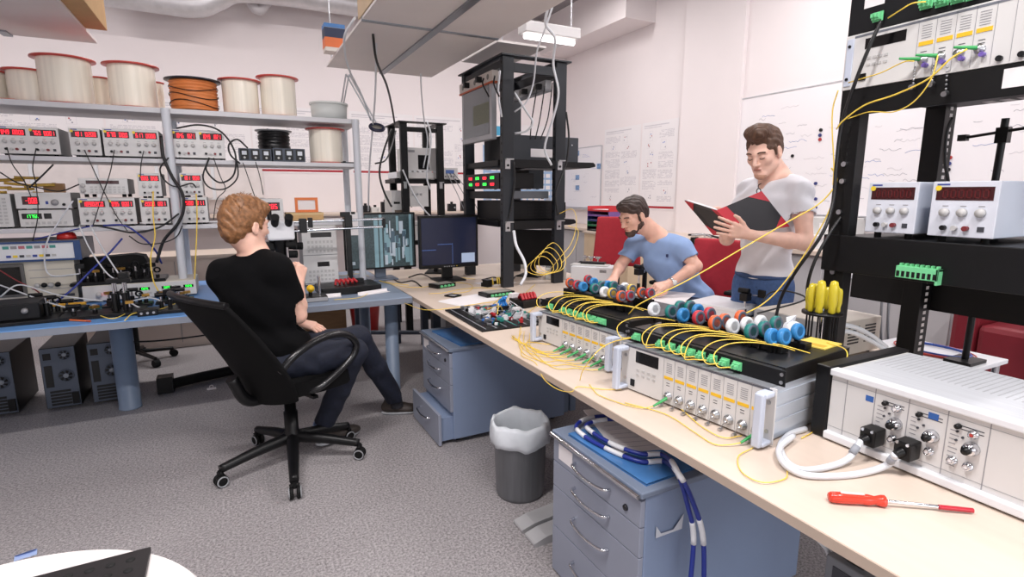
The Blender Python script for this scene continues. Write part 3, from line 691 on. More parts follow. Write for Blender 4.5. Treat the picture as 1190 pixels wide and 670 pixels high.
MB().cyl((q0.x + .03, q0.y - .06, q0.z - .12), (q0.x + .03, q0.y - .06, q0.z - .19), .008).build('lever', chrome, t)
# rail assembly: vertical clamp post with two pairs of horizontal rods
pA = onY(398, 330, 4.06); 
t = thing('rail_stand', 'black clamp post carrying two long steel rods in front of the left monitor', 'stand', (onZ(398, 327, BZ).x, 4.12, BZ))
o = Vector((t.location.x, 4.12, BZ))
top = onY(397, 252, 4.12).z - BZ
MB().box(-.018, .018, -.018, .018, 0, top).build('upright', black_pl, t, .003); MB().box(-.05, .05, -.05, .05, 0, .012).build('foot_plate', black_pl, t)
MB().cbox((0, -.01, top - .03), .055, .07, .09).build('clamp', black_pl, t, .005)
MB().cbox((-.02, -.03, top + .02), .07, .03, .035).build('clamp_top', black_pl, t, .005)
for (ya, yb_) in ((258, 254), (268.5, 263)):
    A1 = onY(338, ya, 4.10) - o; A2 = onY(447, yb_, 4.10) - o
    MB().cyl(A1, A2, .009, n=12).build('rod', chrome, t)
A1 = onY(352, 262, 4.1) - o; MB().cbox(A1, .05, .05, .10).build('rod_clamp', black_pl, t, .004); MB().cbox(A1 + Vector((.05, 0, .02)), .03, .05, .07).build('rod_clamp', black_pl, t, .004)
A1 = onY(446, 259, 4.1) - o; MB().cbox(A1, .02, .04, .07).build('end_plate', black_pl, t, .003)
A1 = onY(341, 286, 4.1) - o; MB().cyl(A1 + Vector((0, .02, .12)), A1 + Vector((0, .02, -.02)), .03).build('camera', black_pl, t); MB().cyl(A1 + Vector((0, .02, .0)), A1 + Vector((.06, .0, .0)), .026).build('drive_wheel', black_rub, t)
# function generator behind the rods
c, w, h = px_box(353, 393, 262, 310, 4.36, BZ); 
t = box_instrument('function_generator', 'grey function generator with two key fields standing behind the steel rods', 'signal generator', (c[0], 4.36, BZ), w, onY(374, 262, 4.36).z - BZ, .3); h = onY(374, 262, 4.36).z - BZ
for (za, zb_, dw_) in ((.52, .97, .6), (.05, .48, .35)):
    d = MB().box(w * (.25 if dw_ > .5 else .4), w * (.25 if dw_ > .5 else .4) + w * dw_, -.001, 0, h * (zb_ - .16), h * (zb_ - .08)).build('display', lens_blk, t)
    button_grid(t, w * .12, w * .9, h * (za + .02), h * (zb_ - .2), 7, 3, knob_g)
    MB().box(0, w, -.0015, 0, h * za - .003, h * za).build('panel_seam', mark_d, t)
t = thing('paper_sheet', 'blank white sheet hanging beside the left monitor screen', 'paper', (0, 0, 0))
a_, b_ = onY(401, 247, 4.413), onY(419, 273, 4.413)
MB().box(a_.x, b_.x + .0, 4.412, 4.4135, b_.z, a_.z).build('sheet', paper_w, t); MB().box((a_.x + b_.x) / 2 - .01, (a_.x + b_.x) / 2 + .02, 4.409, 4.413, a_.z - .012, a_.z + .006).build('clip', black_pl, t)
# things lying on the grey bench
c = onZ(405, 340, BZ)
t = thing('probe_station', 'low black plate with red clamps on the grey bench', 'plate', (c.x, c.y + .05, BZ), .05)
MB().box(-.2, .22, -.12, .14, 0, .055).build('plate', black_pl, t, .005)
cr = M('red_clamp', (180, 40, 46), .4)
for k in range(5): MB().tube([(-.08 + .03 * k, 0, .055), (-.07 + .03 * k, .01, .09), (-.05 + .03 * k, -.02, .07)], .009, 6).build('red_clamp', cr, t)
MB().cyl((.02, .04, .055), (.02, .04, .11), .008).build('post', chrome, t); MB().cbox((.1, .04, .07), .06, .05, .03).build('stage_block', dark_metal, t)
c = onZ(362, 350, BZ)
t = thing('sample_stage', 'small black stage with two yellow knobs in front of the microscope', 'stage', (c.x, c.y + .02, BZ))
MB().box(-.1, .1, -.06, .1, 0, .035).build('base', black_pl, t, .003); MB().box(-.1, .1, -.061, -.06, .004, .03).build('front_plate', side_g, t)
yk = M('yellow_knob', (235, 190, 40), .4)
for dx in (-.06, .0): MB().lathe([(.024, 0), (.024, .02), (.012, .022), (.012, .03), (0, .03)], (dx, .0, .085), (0, -1, 0), 18).build('yellow_knob', yk, t); MB().cyl((dx, .01, .035), (dx, .01, .085), .012).build('knob_post', black_pl, t)
MB().cyl((.06, .03, .035), (.06, .03, .16), .01).build('post', chrome, t)
for i, (px, py, L_, lab) in enumerate(((435, 341, .12, 'white folded paper strip lying on the grey bench edge'), (388, 345, .05, 'small white paper tag beside the yellow knobs'))):
    c = onZ(px, py, BZ); t = thing('paper_strip', lab, 'paper', (c.x, c.y, BZ + .001), .35 * (1 - i))
    MB().box(-L_, L_, -.02, .02, 0, .002).build('strip', paper_w, t); MB().box(-L_, L_, .018, .02, .002, .022).build('fold', paper_w, t)
# ------------------------------------------------------------------ monitors
mon_m = M('monitor_black', (12, 12, 14), .4, 0, .03, spec=.3)
def monitor(label, c, w, h, rz, tilt=0, scr=None, stand=None, back=False, z=None):
    t = thing('monitor', label, 'monitor', c, rz); zc = z
    MB().box(-w / 2, w / 2, 0, .035, zc - h / 2, zc + h / 2).build('bezel', mon_m, t, .006)
    MB().box(-w * .3, w * .3, .035, .07, zc - h * .3, zc + h * .3).build('rear_housing', mon_m, t, .01)
    if scr: scr(t, w, h, zc)
    MB().box(-.045, .045, .055, .09, .012, zc).build('stand', stand or black_pl, t, .006)
    MB().box(-.12, .12, -.06, .16, 0, .014).build('base', stand or black_pl, t, .006)
    return t
def screen_sem(t, w, h, zc):
    b = .016; s = MB().box(-w / 2 + b, w / 2 - b, -.002, 0, zc - h / 2 + b, zc + h / 2 - b).build('screen', M('screen_dark_green', (52, 66, 70), .3, 0, .4, 60, emit=.3), t)
    r = random.Random(4); cols = [M('screen_cyan', (112, 142, 152), .3, 0, 0, emit=.35), M('screen_pale', (160, 170, 180), .3, 0, 0, emit=.4), M('screen_slate', (70, 90, 104), .3, 0, 0, emit=.3)]
    g = MB(); W0 = w - 2 * b; H0 = h - 2 * b; x0 = -w / 2 + b; z0 = zc - H0 / 2
    g.box(x0 + W0 * .4, x0 + W0 * .46, -.003, -.002, z0 + .0, z0 + H0 * .95, 0).box(x0 + W0 * .48, x0 + W0 * .52, -.003, -.002, z0, z0 + H0, 0)
    g.box(x0 + W0 * .93, x0 + W0 * .97, -.003, -.002, z0, z0 + H0, 0)
    for k in range(44):
        x = x0 + W0 * r.uniform(.54, .88); z = z0 + H0 * r.uniform(.02, .7); g.box(x, x + W0 * r.uniform(.015, .06), -.003 - .0001 * k, -.002, z, z + H0 * r.uniform(.08, .3), r.choice((0, 0, 1, 2)))
    g.box(x0 + W0 * .07, x0 + W0 * .085, -.003, -.002, z0 + H0 * .07, z0 + H0 * .13, 1).box(x0 + W0 * .09, x0 + W0 * .11, -.003, -.002, z0 + H0 * .07, z0 + H0 * .13, 1)
    g.build('micrograph', cols, s)
def screen_plot(t, w, h, zc):
    b = .02; s = MB().box(-w / 2 + b, w / 2 - b, -.002, 0, zc - h / 2 + b * 1.5, zc + h / 2 - b).build('screen', M('screen_navy', (22, 28, 52), .25, 0, .1, 3, emit=.25), t)
    g = MB(); cols = [M('plot_blue', (60, 90, 150), .3, 0, 0, emit=.5), M('plot_white', (150, 165, 190), .3, 0, 0, emit=.5)]
    x0 = -w / 2 + b; W0 = w - 2 * b; z0 = zc - h / 2 + b * 1.5
    g.box(x0 + W0 * .0, x0 + W0 * .25, -.003, -.002, z0 + h * .28, z0 + h * .29).box(x0 + W0 * .28, x0 + W0 * .55, -.003, -.002, z0 + h * .38, z0 + h * .39).box(x0 + W0 * .55, x0 + W0 * .556, -.003, -.002, z0, z0 + h * .4)
    g.box(x0 + W0 * .72, x0 + W0 * .97, -.003, -.002, z0 + h * .02, z0 + h * .2, 1)
    g.build('plot', cols, s); MB().cyl((.06, 0, zc - h / 2 + .013), (.06, -.003, zc - h / 2 + .013), .004, n=8).build('power_led', dot_y, t)
    for k in range(5): MB().box(-.05 + .02 * k, -.04 + .02 * k, -.003, 0, zc - h / 2 + .009, zc - h / 2 + .016).build('button', mark_g, t)
gst = M('monitor_stand_grey', (96, 106, 122), .4)
ym = 4.42
a_, b_ = onY(402, 315, ym), onY(484, 312, ym); zt_ = onY(443, 247, ym).z
monitor('left monitor showing a pale micrograph behind the steel rods', ((a_.x + b_.x) / 2, ym, BZ), b_.x - a_.x, zt_ - a_.z, -.0, scr=screen_sem, stand=gst, z=(zt_ + a_.z) / 2 - BZ)
ym = 4.12
a_, b_ = onY(488, 312, ym), onY(556, 311, ym); zt_ = onY(521, 250, ym).z; zb_ = onY(521, 311, ym).z
monitor('middle monitor with a dark plot screen left of the tall rack', ((a_.x + b_.x) / 2, ym, BZ), b_.x - a_.x, zt_ - zb_, -.0, scr=screen_plot, z=(zt_ + zb_) / 2 - BZ)
t = monitor('black monitor seen edge on between the plot monitor and the tall rack', (1.655, 4.60, BZ), .36, .38, 1.1, scr=None, z=.30)
# round magnifier lamp hanging at the right end of the shelving
t = thing('magnifier_lamp', 'round dark magnifier lamp on thin arms above the open black rack', 'lamp', (0, 0, 0))
q = onY(438, 148, 4.7)
MB().torus(q, .055, .014, (0, -.55, .83), 28, 8).build('ring', M('lamp_navy', (36, 40, 66), .4), t)
MB().lathe([(0, -.003), (.05, -.003), (.05, .003), (0, .003)], q, (0, -.55, .83), 28).build('lens', M('lamp_lens', (150, 146, 138), .15), t)
e = onY(402, 86, 4.7); e2 = onY(384, 140, 4.72)
for dx in (0, .025):
    MB().cyl(q + Vector((-.03 + dx, 0, .04)), e + Vector((dx, 0, 0)), .006, n=8).build('arm', steel, t); MB().cyl(e + Vector((dx, 0, 0)), Vector((.83 + dx * .5, 4.8, ZT)), .006, n=8).build('arm', steel, t)
MB().cyl((.83, 4.8, ZT), (.83, 4.8, ZT + .05), .02).build('base', black_pl, t)
# ------------------------------------------------------------------ desktop computers under the blue bench
pc_m = M('computer_black', (12, 12, 14), .5, 0, .05); pc_back = M('computer_back_plate', (88, 96, 110), .45, .4, .05)
def tower_pc(label, c, rz=0):
    t = thing('desktop_computer', label, 'computer', c, rz); w, h, d = .19, .43, .45
    MB().box(-w / 2, w / 2, .0, d, .012, h).build('case', pc_m, t, .004)
    MB().box(-w / 2 + .004, w / 2 - .004, -.003, 0, .016, h - .004).build('back_panel', pc_back, t)
    MB().box(-w / 2 + .012, w / 2 - .012, -.005, -.003, h - .1, h - .012).build('supply_plate', M('supply_plate', (84, 92, 106), .5, .3), t)
    for (fx, fz, fr) in ((.035, h - .055, .036), (.03, h - .2, .045)):
        MB().lathe([(fr, 0), (fr, .004), (fr * .9, .004), (fr * .85, .0)], (fx, -.005, fz), (0, -1, 0), 22).build('fan_ring', pc_back, t)
        MB().lathe([(0, .002), (fr * .35, .002), (fr * .35, 0)], (fx, -.005, fz), (0, -1, 0), 16).build('fan_hub', M('fan_hub', (150, 156, 166), .5), t)
        for k in range(7):
            a = 2 * PI * k / 7; MB().add([(fx + math.cos(a) * fr * .35, -.006, fz + math.sin(a) * fr * .35), (fx + math.cos(a + .35) * fr * .35, -.006, fz + math.sin(a + .35) * fr * .35), (fx + math.cos(a + .6) * fr * .84, -.009, fz + math.sin(a + .6) * fr * .84), (fx + math.cos(a + .1) * fr * .84, -.006, fz + math.sin(a + .1) * fr * .84)], [(0, 1, 2, 3)]).build('fan_blade', black_pl, t)
    MB().box(-w / 2 + .018, -w / 2 + .06, -.006, -.003, h - .08, h - .035).build('socket', black_pl, t)
    MB().box(-w / 2 + .016, -w / 2 + .058, -.006, -.003, .16, h - .12).build('port_plate', pc_m, t)
    for k in range(5): MB().box(-w / 2 + .03, w / 2 - .05, -.006, -.003, .03 + .022 * k, .045 + .022 * k).build('slot_cover', pc_m, t)
    MB().box(w / 2 - .045, w / 2 - .008, -.02, -.003, .03, .11).build('plug_block', black_pl, t)
    for (fx, fy) in ((-.07, .05), (.07, .05), (-.07, .4), (.07, .4)): MB().cyl((fx, fy, 0), (fx, fy, .012), .014, n=10).build('foot', black_rub, t)
    return t
tower_pc('black computer seen from behind, next to the blue grey bench leg', (-.875, 4.5, 0), .04)
tower_pc('black computer seen from behind, second from the bench leg', (-1.13, 4.5, 0), .04)
tower_pc('black computer seen from behind at the left picture edge under the blue bench', (-1.47, 4.52, 0), .02)
# ================================================================== the long beige desk
desk_m = M('beige_laminate', (214, 197, 182), .4, 0, .025, 5, stretch=(6, .6, 1))
desk_e = M('beige_edge_band', (190, 172, 156), .5, 0, .03)
DZ = .74; DX0, DX1, DY0, DY1 = 1.062, 2.64, .18, 4.95
t = thing('work_desk', 'long double beige desk running from the monitors to the red screwdriver', 'desk', (0, 0, 0))
MB().box(DX0, DX1, DY0, DY1, DZ - .027, DZ).build('desktop', desk_m, t, .002)
MB().box(DX0 - .002, DX0, DY0, DY1, DZ - .027, DZ - .002).build('front_edge', desk_e, t)
for (lx, ly) in ((1.865, 2.86), (1.865, 1.86), (1.865, .55), (1.865, 4.6)):
    g = MB(); g.box(lx - .05, lx - .005, ly - .03, ly + .03, .03, DZ - .027).box(lx + .005, lx + .05, ly - .03, ly + .03, .03, DZ - .027); g.build('leg', leg_m, t, .006)
foot_m = M('pale_grey_foot', (176, 176, 178), .45, .2)
for ly in (1.905, 1.80):
    X = frame((0, ly, 0), (1, 0, 0), zd=(0, -1, 0))
    pr = [(1.0, 0), (1.0, .018), (1.06, .034), (1.3, .055), (1.85, .065), (2.4, .055), (2.65, .03), (2.7, .0)]
    MB().prism(pr, -.042, .042, X).build('foot', foot_m, t, .008)
MB().box(1.84, 1.89, .3, 4.8, DZ - .09, DZ - .028).build('beam', dark_metal, t)
# ------------------------------------------------------------------ drawer pedestals
ped_m = M('pedestal_blue_grey', (128, 144, 172), .45, 0, .03, 4); ped_f = M('pedestal_front', (148, 154, 170), .45, .15, .03, 4)  # bluish tint of the shadows is put into these colours
def pedestal(label, c, rz, w, d, h, drawers, open_last=0, lock=True):
    t = thing('drawer_pedestal', label, 'drawer unit', c, rz)
    MB().box(0, w, .018, d, .03, h - .02).build('carcass', ped_m, t, .003)
    MB().box(-.006, w + .006, -.004, d + .004, h - .02, h).build('top_plate', M('pedestal_top', (120, 132, 152), .4, .1), t, .004)
    for (x, y) in ((.05, .06), (w - .05, .06), (.05, d - .06), (w - .05, d - .06)): MB().cyl((x, y - .01, .018), (x, y + .01, .018), .018, n=12).build('caster', black_pl, t)
    MB().cyl((0, -.012, h - .012), (w, -.012, h - .012), .008, n=10).build('front_rail', chrome, t)
    z = h - .03
    for k, dh in enumerate(drawers):
        off = -open_last if k == len(drawers) - 1 and open_last else 0
        dr = MB().box(.002, w - .002, off, off + .018, z - dh + .003, z).build('drawer', ped_f, t, .002)
        if off: MB().box(.02, w - .02, off + .018, .02, z - dh + .02, z - .03).build('drawer_box', ped_m, dr)
        zz = z - dh * .36 if dh > .1 else z - dh * .4
        MB().tube([(w * .30, off, zz), (w * .33, off - .022, zz - .001), (w * .5, off - .03, zz - .006), (w * .67, off - .022, zz - .001), (w * .70, off, zz)], .0055, 8).build('handle', chrome, dr)
        z -= dh
    if lock: MB().lathe([(.011, 0), (.009, .006), (0, .006)], (w * .86, 0, h - .03 - drawers[0] * .6), (0, -1, 0), 14).build('lock', M('dark_chrome', (70, 70, 74), .25, .9), t)
    MB().box(w * .08, w * .26, -.0012, 0, h - .03 - drawers[0] * .75, h - .03 - drawers[0] * .1).build('paper_label', paper_w, t)
    return t

DR = [.09, .10, .165, .19]
pedestal('blue grey drawer unit with coiled blue cables on it, front of the photo', (1.0, 1.62, 0), -PI / 2 + .01, .49, .78, .58, DR)
pedestal('blue grey drawer unit with its bottom drawer pulled open, beside the waste bin', (1.02, 3.28, 0), -PI / 2 + .01, .49, .78, .58, DR, open_last=.075)
# plastic folders on the pedestals, torn label
clearblue = M('blue_plastic_folder', (70, 120, 176), .2, 0, .15, 8)
for (lab, c, r) in (('blue plastic folder on top of the nearer drawer unit', (1.19, 1.36, .58), .05), ('blue plastic folder on top of the farther drawer unit', (1.24, 3.02, .58), .1)):
    t = thing('plastic_folder', lab, 'folder', c, r)
    MB().box(-.16, .2, -.2, .2, 0, .004).build('cover', clearblue, t); MB().box(-.14, .19, -.19, .19, .004, .007).build('sheet', paper_w, t); MB().box(-.16, .2, -.2, .2, .007, .009).build('cover', clearblue, t)
t = thing('printed_chart', 'printed sheet with blue, green and yellow stripes on the nearer drawer unit', 'paper', (1.32, 1.45, .589), -.3)
MB().box(-.2, .3, -.17, .2, 0, .003).build('sheet', paper_w, t)
g = MB()
for k in range(9):
    x = -.02 + .03 * k; g.box(x, x + .013, -.15, .18, .003, .0036, k % 3)
g.build('striped_table', [M('stripe_yellow', (220, 200, 90), .6), M('stripe_blue', (110, 150, 190), .6), M('stripe_green', (120, 165, 130), .6)], t)
g = MB()
for k in range(9): g.box(-.17, -.05, -.14 + .035 * k, -.135 + .035 * k, .003, .0035)
g.build('printed_lines', ink, t)
# blue cable coil with white markers
blue_c = M('blue_cable', (32, 50, 140), .35, 0, .04)

def coil_cable(label, arc, z, hang):
    t = thing('coiled_cable', label, 'cable', onZ(*arc[0], z))
    o = Vector(t.location); pts = [onZ(x, y, z) - o for x, y in arc] + [onY(x, y, yy) - o for x, y, yy in hang]
    MB().tube(pts, .0075, 8, 0, 8).build('cable', blue_c, t)
    S = smooth_path(pts, 8); wm = M('white_cable_marker', (222, 224, 228), .5)
    for f in (.10, .24, .38, .52, .66, .84):
        i = int(f * len(S)); MB().tube(S[i:i + 6], .0086, 8, 0, 0).build('marker', wm, t)
coil_cable('outer coil of blue cable with white markers hanging over the nearer drawer unit', ((735, 483), (690, 484), (670, 494), (680, 507), (712, 524), (745, 536), (772, 536)), .598, ((790, 552, 1.08), (806, 585, 1.07), (817, 625, 1.06), (818, 690, 1.06)))
coil_cable('inner coil of blue cable with white markers hanging over the nearer drawer unit', ((742, 488), (705, 487), (682, 493), (690, 503), (715, 517), (745, 527), (770, 528)), .612, ((786, 545, 1.10), (800, 590, 1.09), (806, 625, 1.08), (801, 690, 1.07)))
t = thing('torn_label', 'torn remains of a white sticker on the side of the nearer drawer unit', 'sticker', (0, 0, 0))
q = onY(776, 612, 1.129); MB().add([(q.x - .05, 1.125, q.z - .02), (q.x - .05, 1.125, q.z + .02), (q.x - .03, 1.125, q.z - .01), (q.x + .02, 1.125, q.z - .012), (q.x + .06, 1.125, q.z + .03), (q.x + .055, 1.125, q.z - .02)], [(0, 2, 1), (0, 3, 2), (3, 5, 4), (0, 5, 3)]).build('sticker', M('sticker_white', (200, 205, 214), .6), t)
# waste bin with a clear bag
t = thing('waste_bin', 'round grey metal waste bin lined with a clear plastic bag', 'bin', (1.15, 2.17, 0))
bm_ = M('brushed_bin_metal', (112, 114, 118), .38, .35, .1, 60, stretch=(1, 1, .05))
MB().lathe([(.105, .012), (.108, .0), (.112, .0), (.118, .02), (.128, .33), (.131, .335), (.131, .34), (.125, .34), (.114, .02), (0, .016)], n=40).build('body', bm_, t)
rb = random.Random(8); g = MB(); prof = []
n = 56; rows = [(.128, .27), (.142, .275), (.147, .30), (.146, .33), (.142, .36), (.132, .382), (.124, .37), (.118, .30), (.108, .16), (.09, .05)]
vs = []
for i, (r0, z0) in enumerate(rows):
    for k in range(n):
        a = 2 * PI * k / n; w_ = .003 * math.sin(a * 7 + i) + .0025 * math.sin(a * 17 + 2.1 * i) + rb.uniform(-.0015, .0015)
        zz = z0 + (.006 * math.sin(a * 5 + 1) + .003 * math.sin(11 * a)) * (1 if i < 6 else .6)
        vs.append(((r0 + w_) * math.cos(a), (r0 + w_) * math.sin(a), zz))
g.add(vs, [(i * n + k, i * n + (k + 1) % n, (i + 1) * n + (k + 1) % n, (i + 1) * n + k) for i in range(len(rows) - 1) for k in range(n)], 0, True)
g.build('bag', M('milky_bag', (232, 238, 244), .3, 0, .04, 12, .4, alpha=.86), t)
# ------------------------------------------------------------------ laser mainframes with black fan-out panels
def onP(t, px, py, yl):   # point of a thing's own vertical plane y = yl, in its own axes
    c, s_ = math.cos(t.rotation_euler.z), math.sin(t.rotation_euler.z); n = Vector((-s_, c, 0)); xd = Vector((c, s_, 0))
    E_ = Vector((0, 0, EYE)); P0 = Vector(t.location) + n * yl; d = ray(px, py); k = (P0 - E_).dot(n) / d.dot(n); p = E_ + d * k - Vector(t.location)
    return Vector((p.dot(xd), yl, p.z))
rib_m = M('ribbed_case_side', (205, 212, 222), .4, .3, .03)
def mainframe(label, c, rz, w, h, d, slots, strip_z=.53, handles=True, name='laser_mainframe', lcd=(.115, .29, .66, .90), conn_z=.2, boots=()):
    t = thing(name, label, 'laser controller', c, rz)
    MB().box(.02, w - .02, .004, d, .006, h - .003).build('case', rib_m, t, .002)
    for zz in (.25, .5, .75):
        for x0 in (.0175, w - .02): MB().box(x0, x0 + .0025, .02, d - .01, h * zz - .018, h * zz + .018).build('side_rib', rib_m, t)
    MB().box(0, w, -.002, .004, .006, h).build('front_panel', panel_g, t, .001)
    for (fx, fy) in ((.06, .04), (w - .06, .04), (.06, d - .05), (w - .06, d - .05)): MB().cyl((fx, fy, 0), (fx, fy, .006), .014, n=10).build('foot', black_rub, t)
    MB().box(.02, w - .02, -.006, d * .99, h - .002, h + .001).build('top_cover', M('grey_top_cover', (150, 154, 160), .4, .3), t)
    hm = M('light_blue_grey_handle', (196, 204, 220), .4)
    if handles:
        for x in (.002, w - .036):
            g = MB(); g.box(x, x + .034, -.045, -.002, .008, .022).box(x, x + .034, -.045, -.002, h - .022, h - .006).box(x + .004, x + .03, -.058, -.036, .008, h - .006)
            g.build('handle', hm, t, .005)
            for zz in (.25, .75): MB().cyl((x + .017, -.002, h * zz), (x + .017, -.005, h * zz), .006, n=10).build('screw', steel, t)
    d_ = MB().box(w * lcd[0], w * lcd[1], -.003, -.002, h * lcd[2], h * lcd[3]).build('display', lens_blk, t)
    for i in range(4):
        for j in range(2): MB().box(w * (.125 + .042 * i), w * (.125 + .042 * i) + .012, -.004, -.002, h * (.38 + .1 * j), h * (.38 + .1 * j) + .008).build('button', knob_g, t)
    s_ = MB().box(w * .082, w * .112, -.006, -.002, h * .13, h * .27).build('power_switch', black_pl, t)
    x0 = w * .33; sw = (w * .955 - x0) / slots; pr = MB()
    for k in range(slots):
        a = x0 + k * sw
        pr.box(a - .0008, a + .0004, -.0026, -.002, .01, h - .004, 0)
        for r_ in range(6): pr.box(a + sw * .25, a + sw * .75, -.0026, -.002, h * (.66 + .036 * r_), h * (.66 + .036 * r_) + .0022, 0)
        for r_ in range(2): pr.box(a + sw * .3, a + sw * .6, -.0026, -.002, h * (.4 + .05 * r_), h * (.4 + .05 * r_) + .002, 1)
        MB().box(a + sw * .08, a + sw * .88, -.0032, -.002, h * strip_z, h * strip_z + .010).build('yellow_strip', label_y, t)
        cx = a + sw * .55; cz = h * conn_z
        b = MB().lathe([(.0155, 0), (.0155, .004), (.010, .005), (.010, .016), (.006, .016), (.006, .004), (0, .004)], (cx, -.002, cz), (0, -1, 0), 16).build('fibre_port', steel, t)
        MB().cyl((cx, -.004, cz), (cx, -.014, cz), .0045, n=8).build('ferrule', chrome, b)
        if k in boots:
            e = Vector((cx + .004, -.016, cz - .004)); g = MB().cyl(e, e + Vector((-.012, -.05, -.02)), .006, .0035, 10).build('green_boot', M('green_boot', (60, 160, 90), .4), t)
        cap = MB().tube([(cx - .012, -.004, cz - .012), (cx - .018, -.012, cz - .03), (cx - .01, -.02, max(.004, cz - .045))], .0012, 5).build('cap_chain', steel, t)
        MB().cyl((cx - .01, -.02, max(.006, cz - .045)), (cx - .01, -.034, max(.006, cz - .045)), .0055, n=10).build('dust_cap', steel, cap)
    pr.box(w * .02, w * .98, -.0026, -.002, h - .010, h - .004, 2)
    pr.build('panel_print', [mark_g, mark_d, M('dark_header_strip', (110, 114, 124), .5)], t)
    return t
U1 = mainframe('nearer white laser mainframe with big handles and yellow strips on the desk front', (1.233, 1.524, DZ), math.radians(-83.1), .589, .172, .30, 8, boots=(0, 7))
U2 = mainframe('farther white laser mainframe with big handles and yellow strips on the desk front', (1.279, 2.222, DZ), math.radians(-84.6), .566, .152, .34, 7, boots=(0, 1, 2, 3, 4, 5, 6))
def adapter(mb, x, z, y=0, s=1):
    mb.box(x - .013 * s, x + .013 * s, y - .016 * s, y, z - .011 * s, z + .011 * s).box(x - .016 * s, x + .016 * s, y - .004, y - .001, z - .015 * s, z + .015 * s).box(x - .009 * s, x - .002 * s, y - .03 * s, y - .016 * s, z - .006 * s, z + .006 * s).box(x + .003 * s, x + .01 * s, y - .03 * s, y - .016 * s, z - .006 * s, z + .006 * s)
def fan_panel(label, base, x0, x1, y0, y1, z0, h, ports):
    t = thing('fibre_patch_unit', label, 'fibre panel', base.location, base.rotation_euler.z)
    MB().box(x0 + .015, x1 - .015, y0, y1, z0, z0 + h - .001).build('chassis', black_pl, t, .002)
    MB().box(x0, x1, y0 - .004, y0, z0, z0 + h).build('front_panel', dark_metal, t)
    MB().box(x0 + .015, x1 - .015, y0 + .02, y1, z0 + h - .001, z0 + h + .002).build('lid', M('satin_black_lid', (30, 31, 34), .3), t)
    for x in (x0 + .01, x1 - .01):
        for zz in (.25, .75): MB().cyl((x, y0 - .004, z0 + h * zz), (x, y0 - .007, z0 + h * zz), .0055, n=10).build('screw', steel, t)
    for x in ports:
        g = MB(); adapter(g, x, z0 + h * .5, y0 - .004, .9); g.build('green_adapter', green_c, t)
    return t
Z1 = .173; Z2_ = .153
def front_ports(U, y, pts): return [onP(U, px, py, y).x for px, py in pts]
P1 = front_ports(U1, .03, ((741, 391), (769, 400), (781, 404), (793, 408), (804, 412), (815.5, 415.5), (829, 420), (843, 423.5), (857, 428)))
F1 = fan_panel('nearer black fibre panel with green adapters lying on the nearer mainframe', U1, -.012, .592, .035, .43, Z1, .046, P1)
P2 = front_ports(U2, .03, ((641, 351), (656, 357), (663, 359.5), (670, 362), (677, 364.5), (684, 367), (690.5, 369.5), (697, 372), (702, 373.5)))
F2 = fan_panel('farther black fibre panel with green adapters lying on the farther mainframe', U2, -.035, .575, .035, .45, Z2_, .046, P2)
# coloured fibre rings standing in strips on the two panels
COL = {'teal': (28, 120, 116), 'blue': (50, 130, 190), 'red': (190, 48, 60), 'orange': (222, 100, 52), 'white': (226, 228, 232), 'yellow': (222, 186, 70), 'navy': (54, 66, 90)}
ring_face = M('ring_grey_face', (86, 96, 112), .5)
def ring(lab, p, col, rz=.02, r=.027, zb=None):
    t = thing('fibre_ring', lab, 'fibre ring', p, rz, None)
    ax = (0, -1, .12); m = M('ring_' + col, COL[col], .4)
    MB().box(-.006, .006, -.006, .006, -.05, -r * .9).build('clip', black_pl, t)
    MB().lathe([(r * .5, -.008), (r * .9, -.009), (r, -.006), (r, .006), (r * .9, .009)], (0, 0, 0), ax, 22).build('rim', m, t)
    MB().lathe([(r * .9, .009), (r * .86, .0102), (r * .58, .0102), (r * .5, .008), (r * .5, -.008)], (0, 0, 0), ax, 22).build('face', ring_face if col not in ('blue', 'white') else m, t)
    return t
def strip_for(base, z, x0, x1, y, lab, h=.022):
    t = thing('ring_holder', lab, 'holder', base.location, base.rotation_euler.z)
    MB().box(x0, x1, y - .02, y + .02, z + .002, z + h).build('bar', black_pl, t, .002)
    for k in range(9):
        x = x0 + .02 + k * (x1 - x0 - .04) / 8; MB().box(x - .004, x + .004, y - .026, y - .02, z + .002, z + .03).build('clip', black_pl, t)
    return t
rows1f = [(780, 362, 'teal'), (794, 366, 'blue'), (812, 369, 'red'), (831, 375, 'orange'), (851.5, 379, 'white'), (873, 385, 'teal'), (897, 391, 'blue')]
rows1b = [(760, 359, 'white'), (790.5, 357, 'teal'), (802, 357, 'teal'), (811, 361, 'blue'), (824.6, 365, 'red'), (842, 373, 'orange'), (861, 369, 'orange'), (868, 377, 'white'), (884, 375, 'white'), (888, 382, 'teal'), (902, 376, 'teal'), (911, 391, 'blue'), (927, 385, 'blue')]
rows2 = [(662.5, 328.4, 'orange'), (671, 331, 'red'), (677.6, 333, 'blue'), (683.6, 324.6, 'red'), (690, 328, 'blue'), (691, 335, 'teal'), (699.5, 332, 'teal'), (706, 331.5, 'blue'), (713, 332, 'teal'), (702.5, 339, 'white'), (711.6, 340.5, 'yellow'), (721.5, 337, 'navy'), (726, 334, 'white'), (734, 336, 'yellow'), (722, 344, 'orange'), (732, 343.5, 'red'), (745.7, 339.8, 'orange'), (755.5, 340.5, 'red')]
ords = ['first', 'second', 'third', 'fourth', 'fifth', 'sixth', 'seventh', 'eighth', 'ninth', 'tenth', 'eleventh', 'twelfth', 'thirteenth', 'fourteenth', 'fifteenth', 'sixteenth', 'seventeenth', 'eighteenth']
zr1 = 1.012; zr2 = 1.010
for k, (px, py, c_) in enumerate(rows1f):
    o = ring('%s fibre ring, %s from the left, front row, nearer black panel' % (c_, ords[k]), onZ(px, py, zr1), c_); o['group'] = 'fibre rings on the nearer black panel'
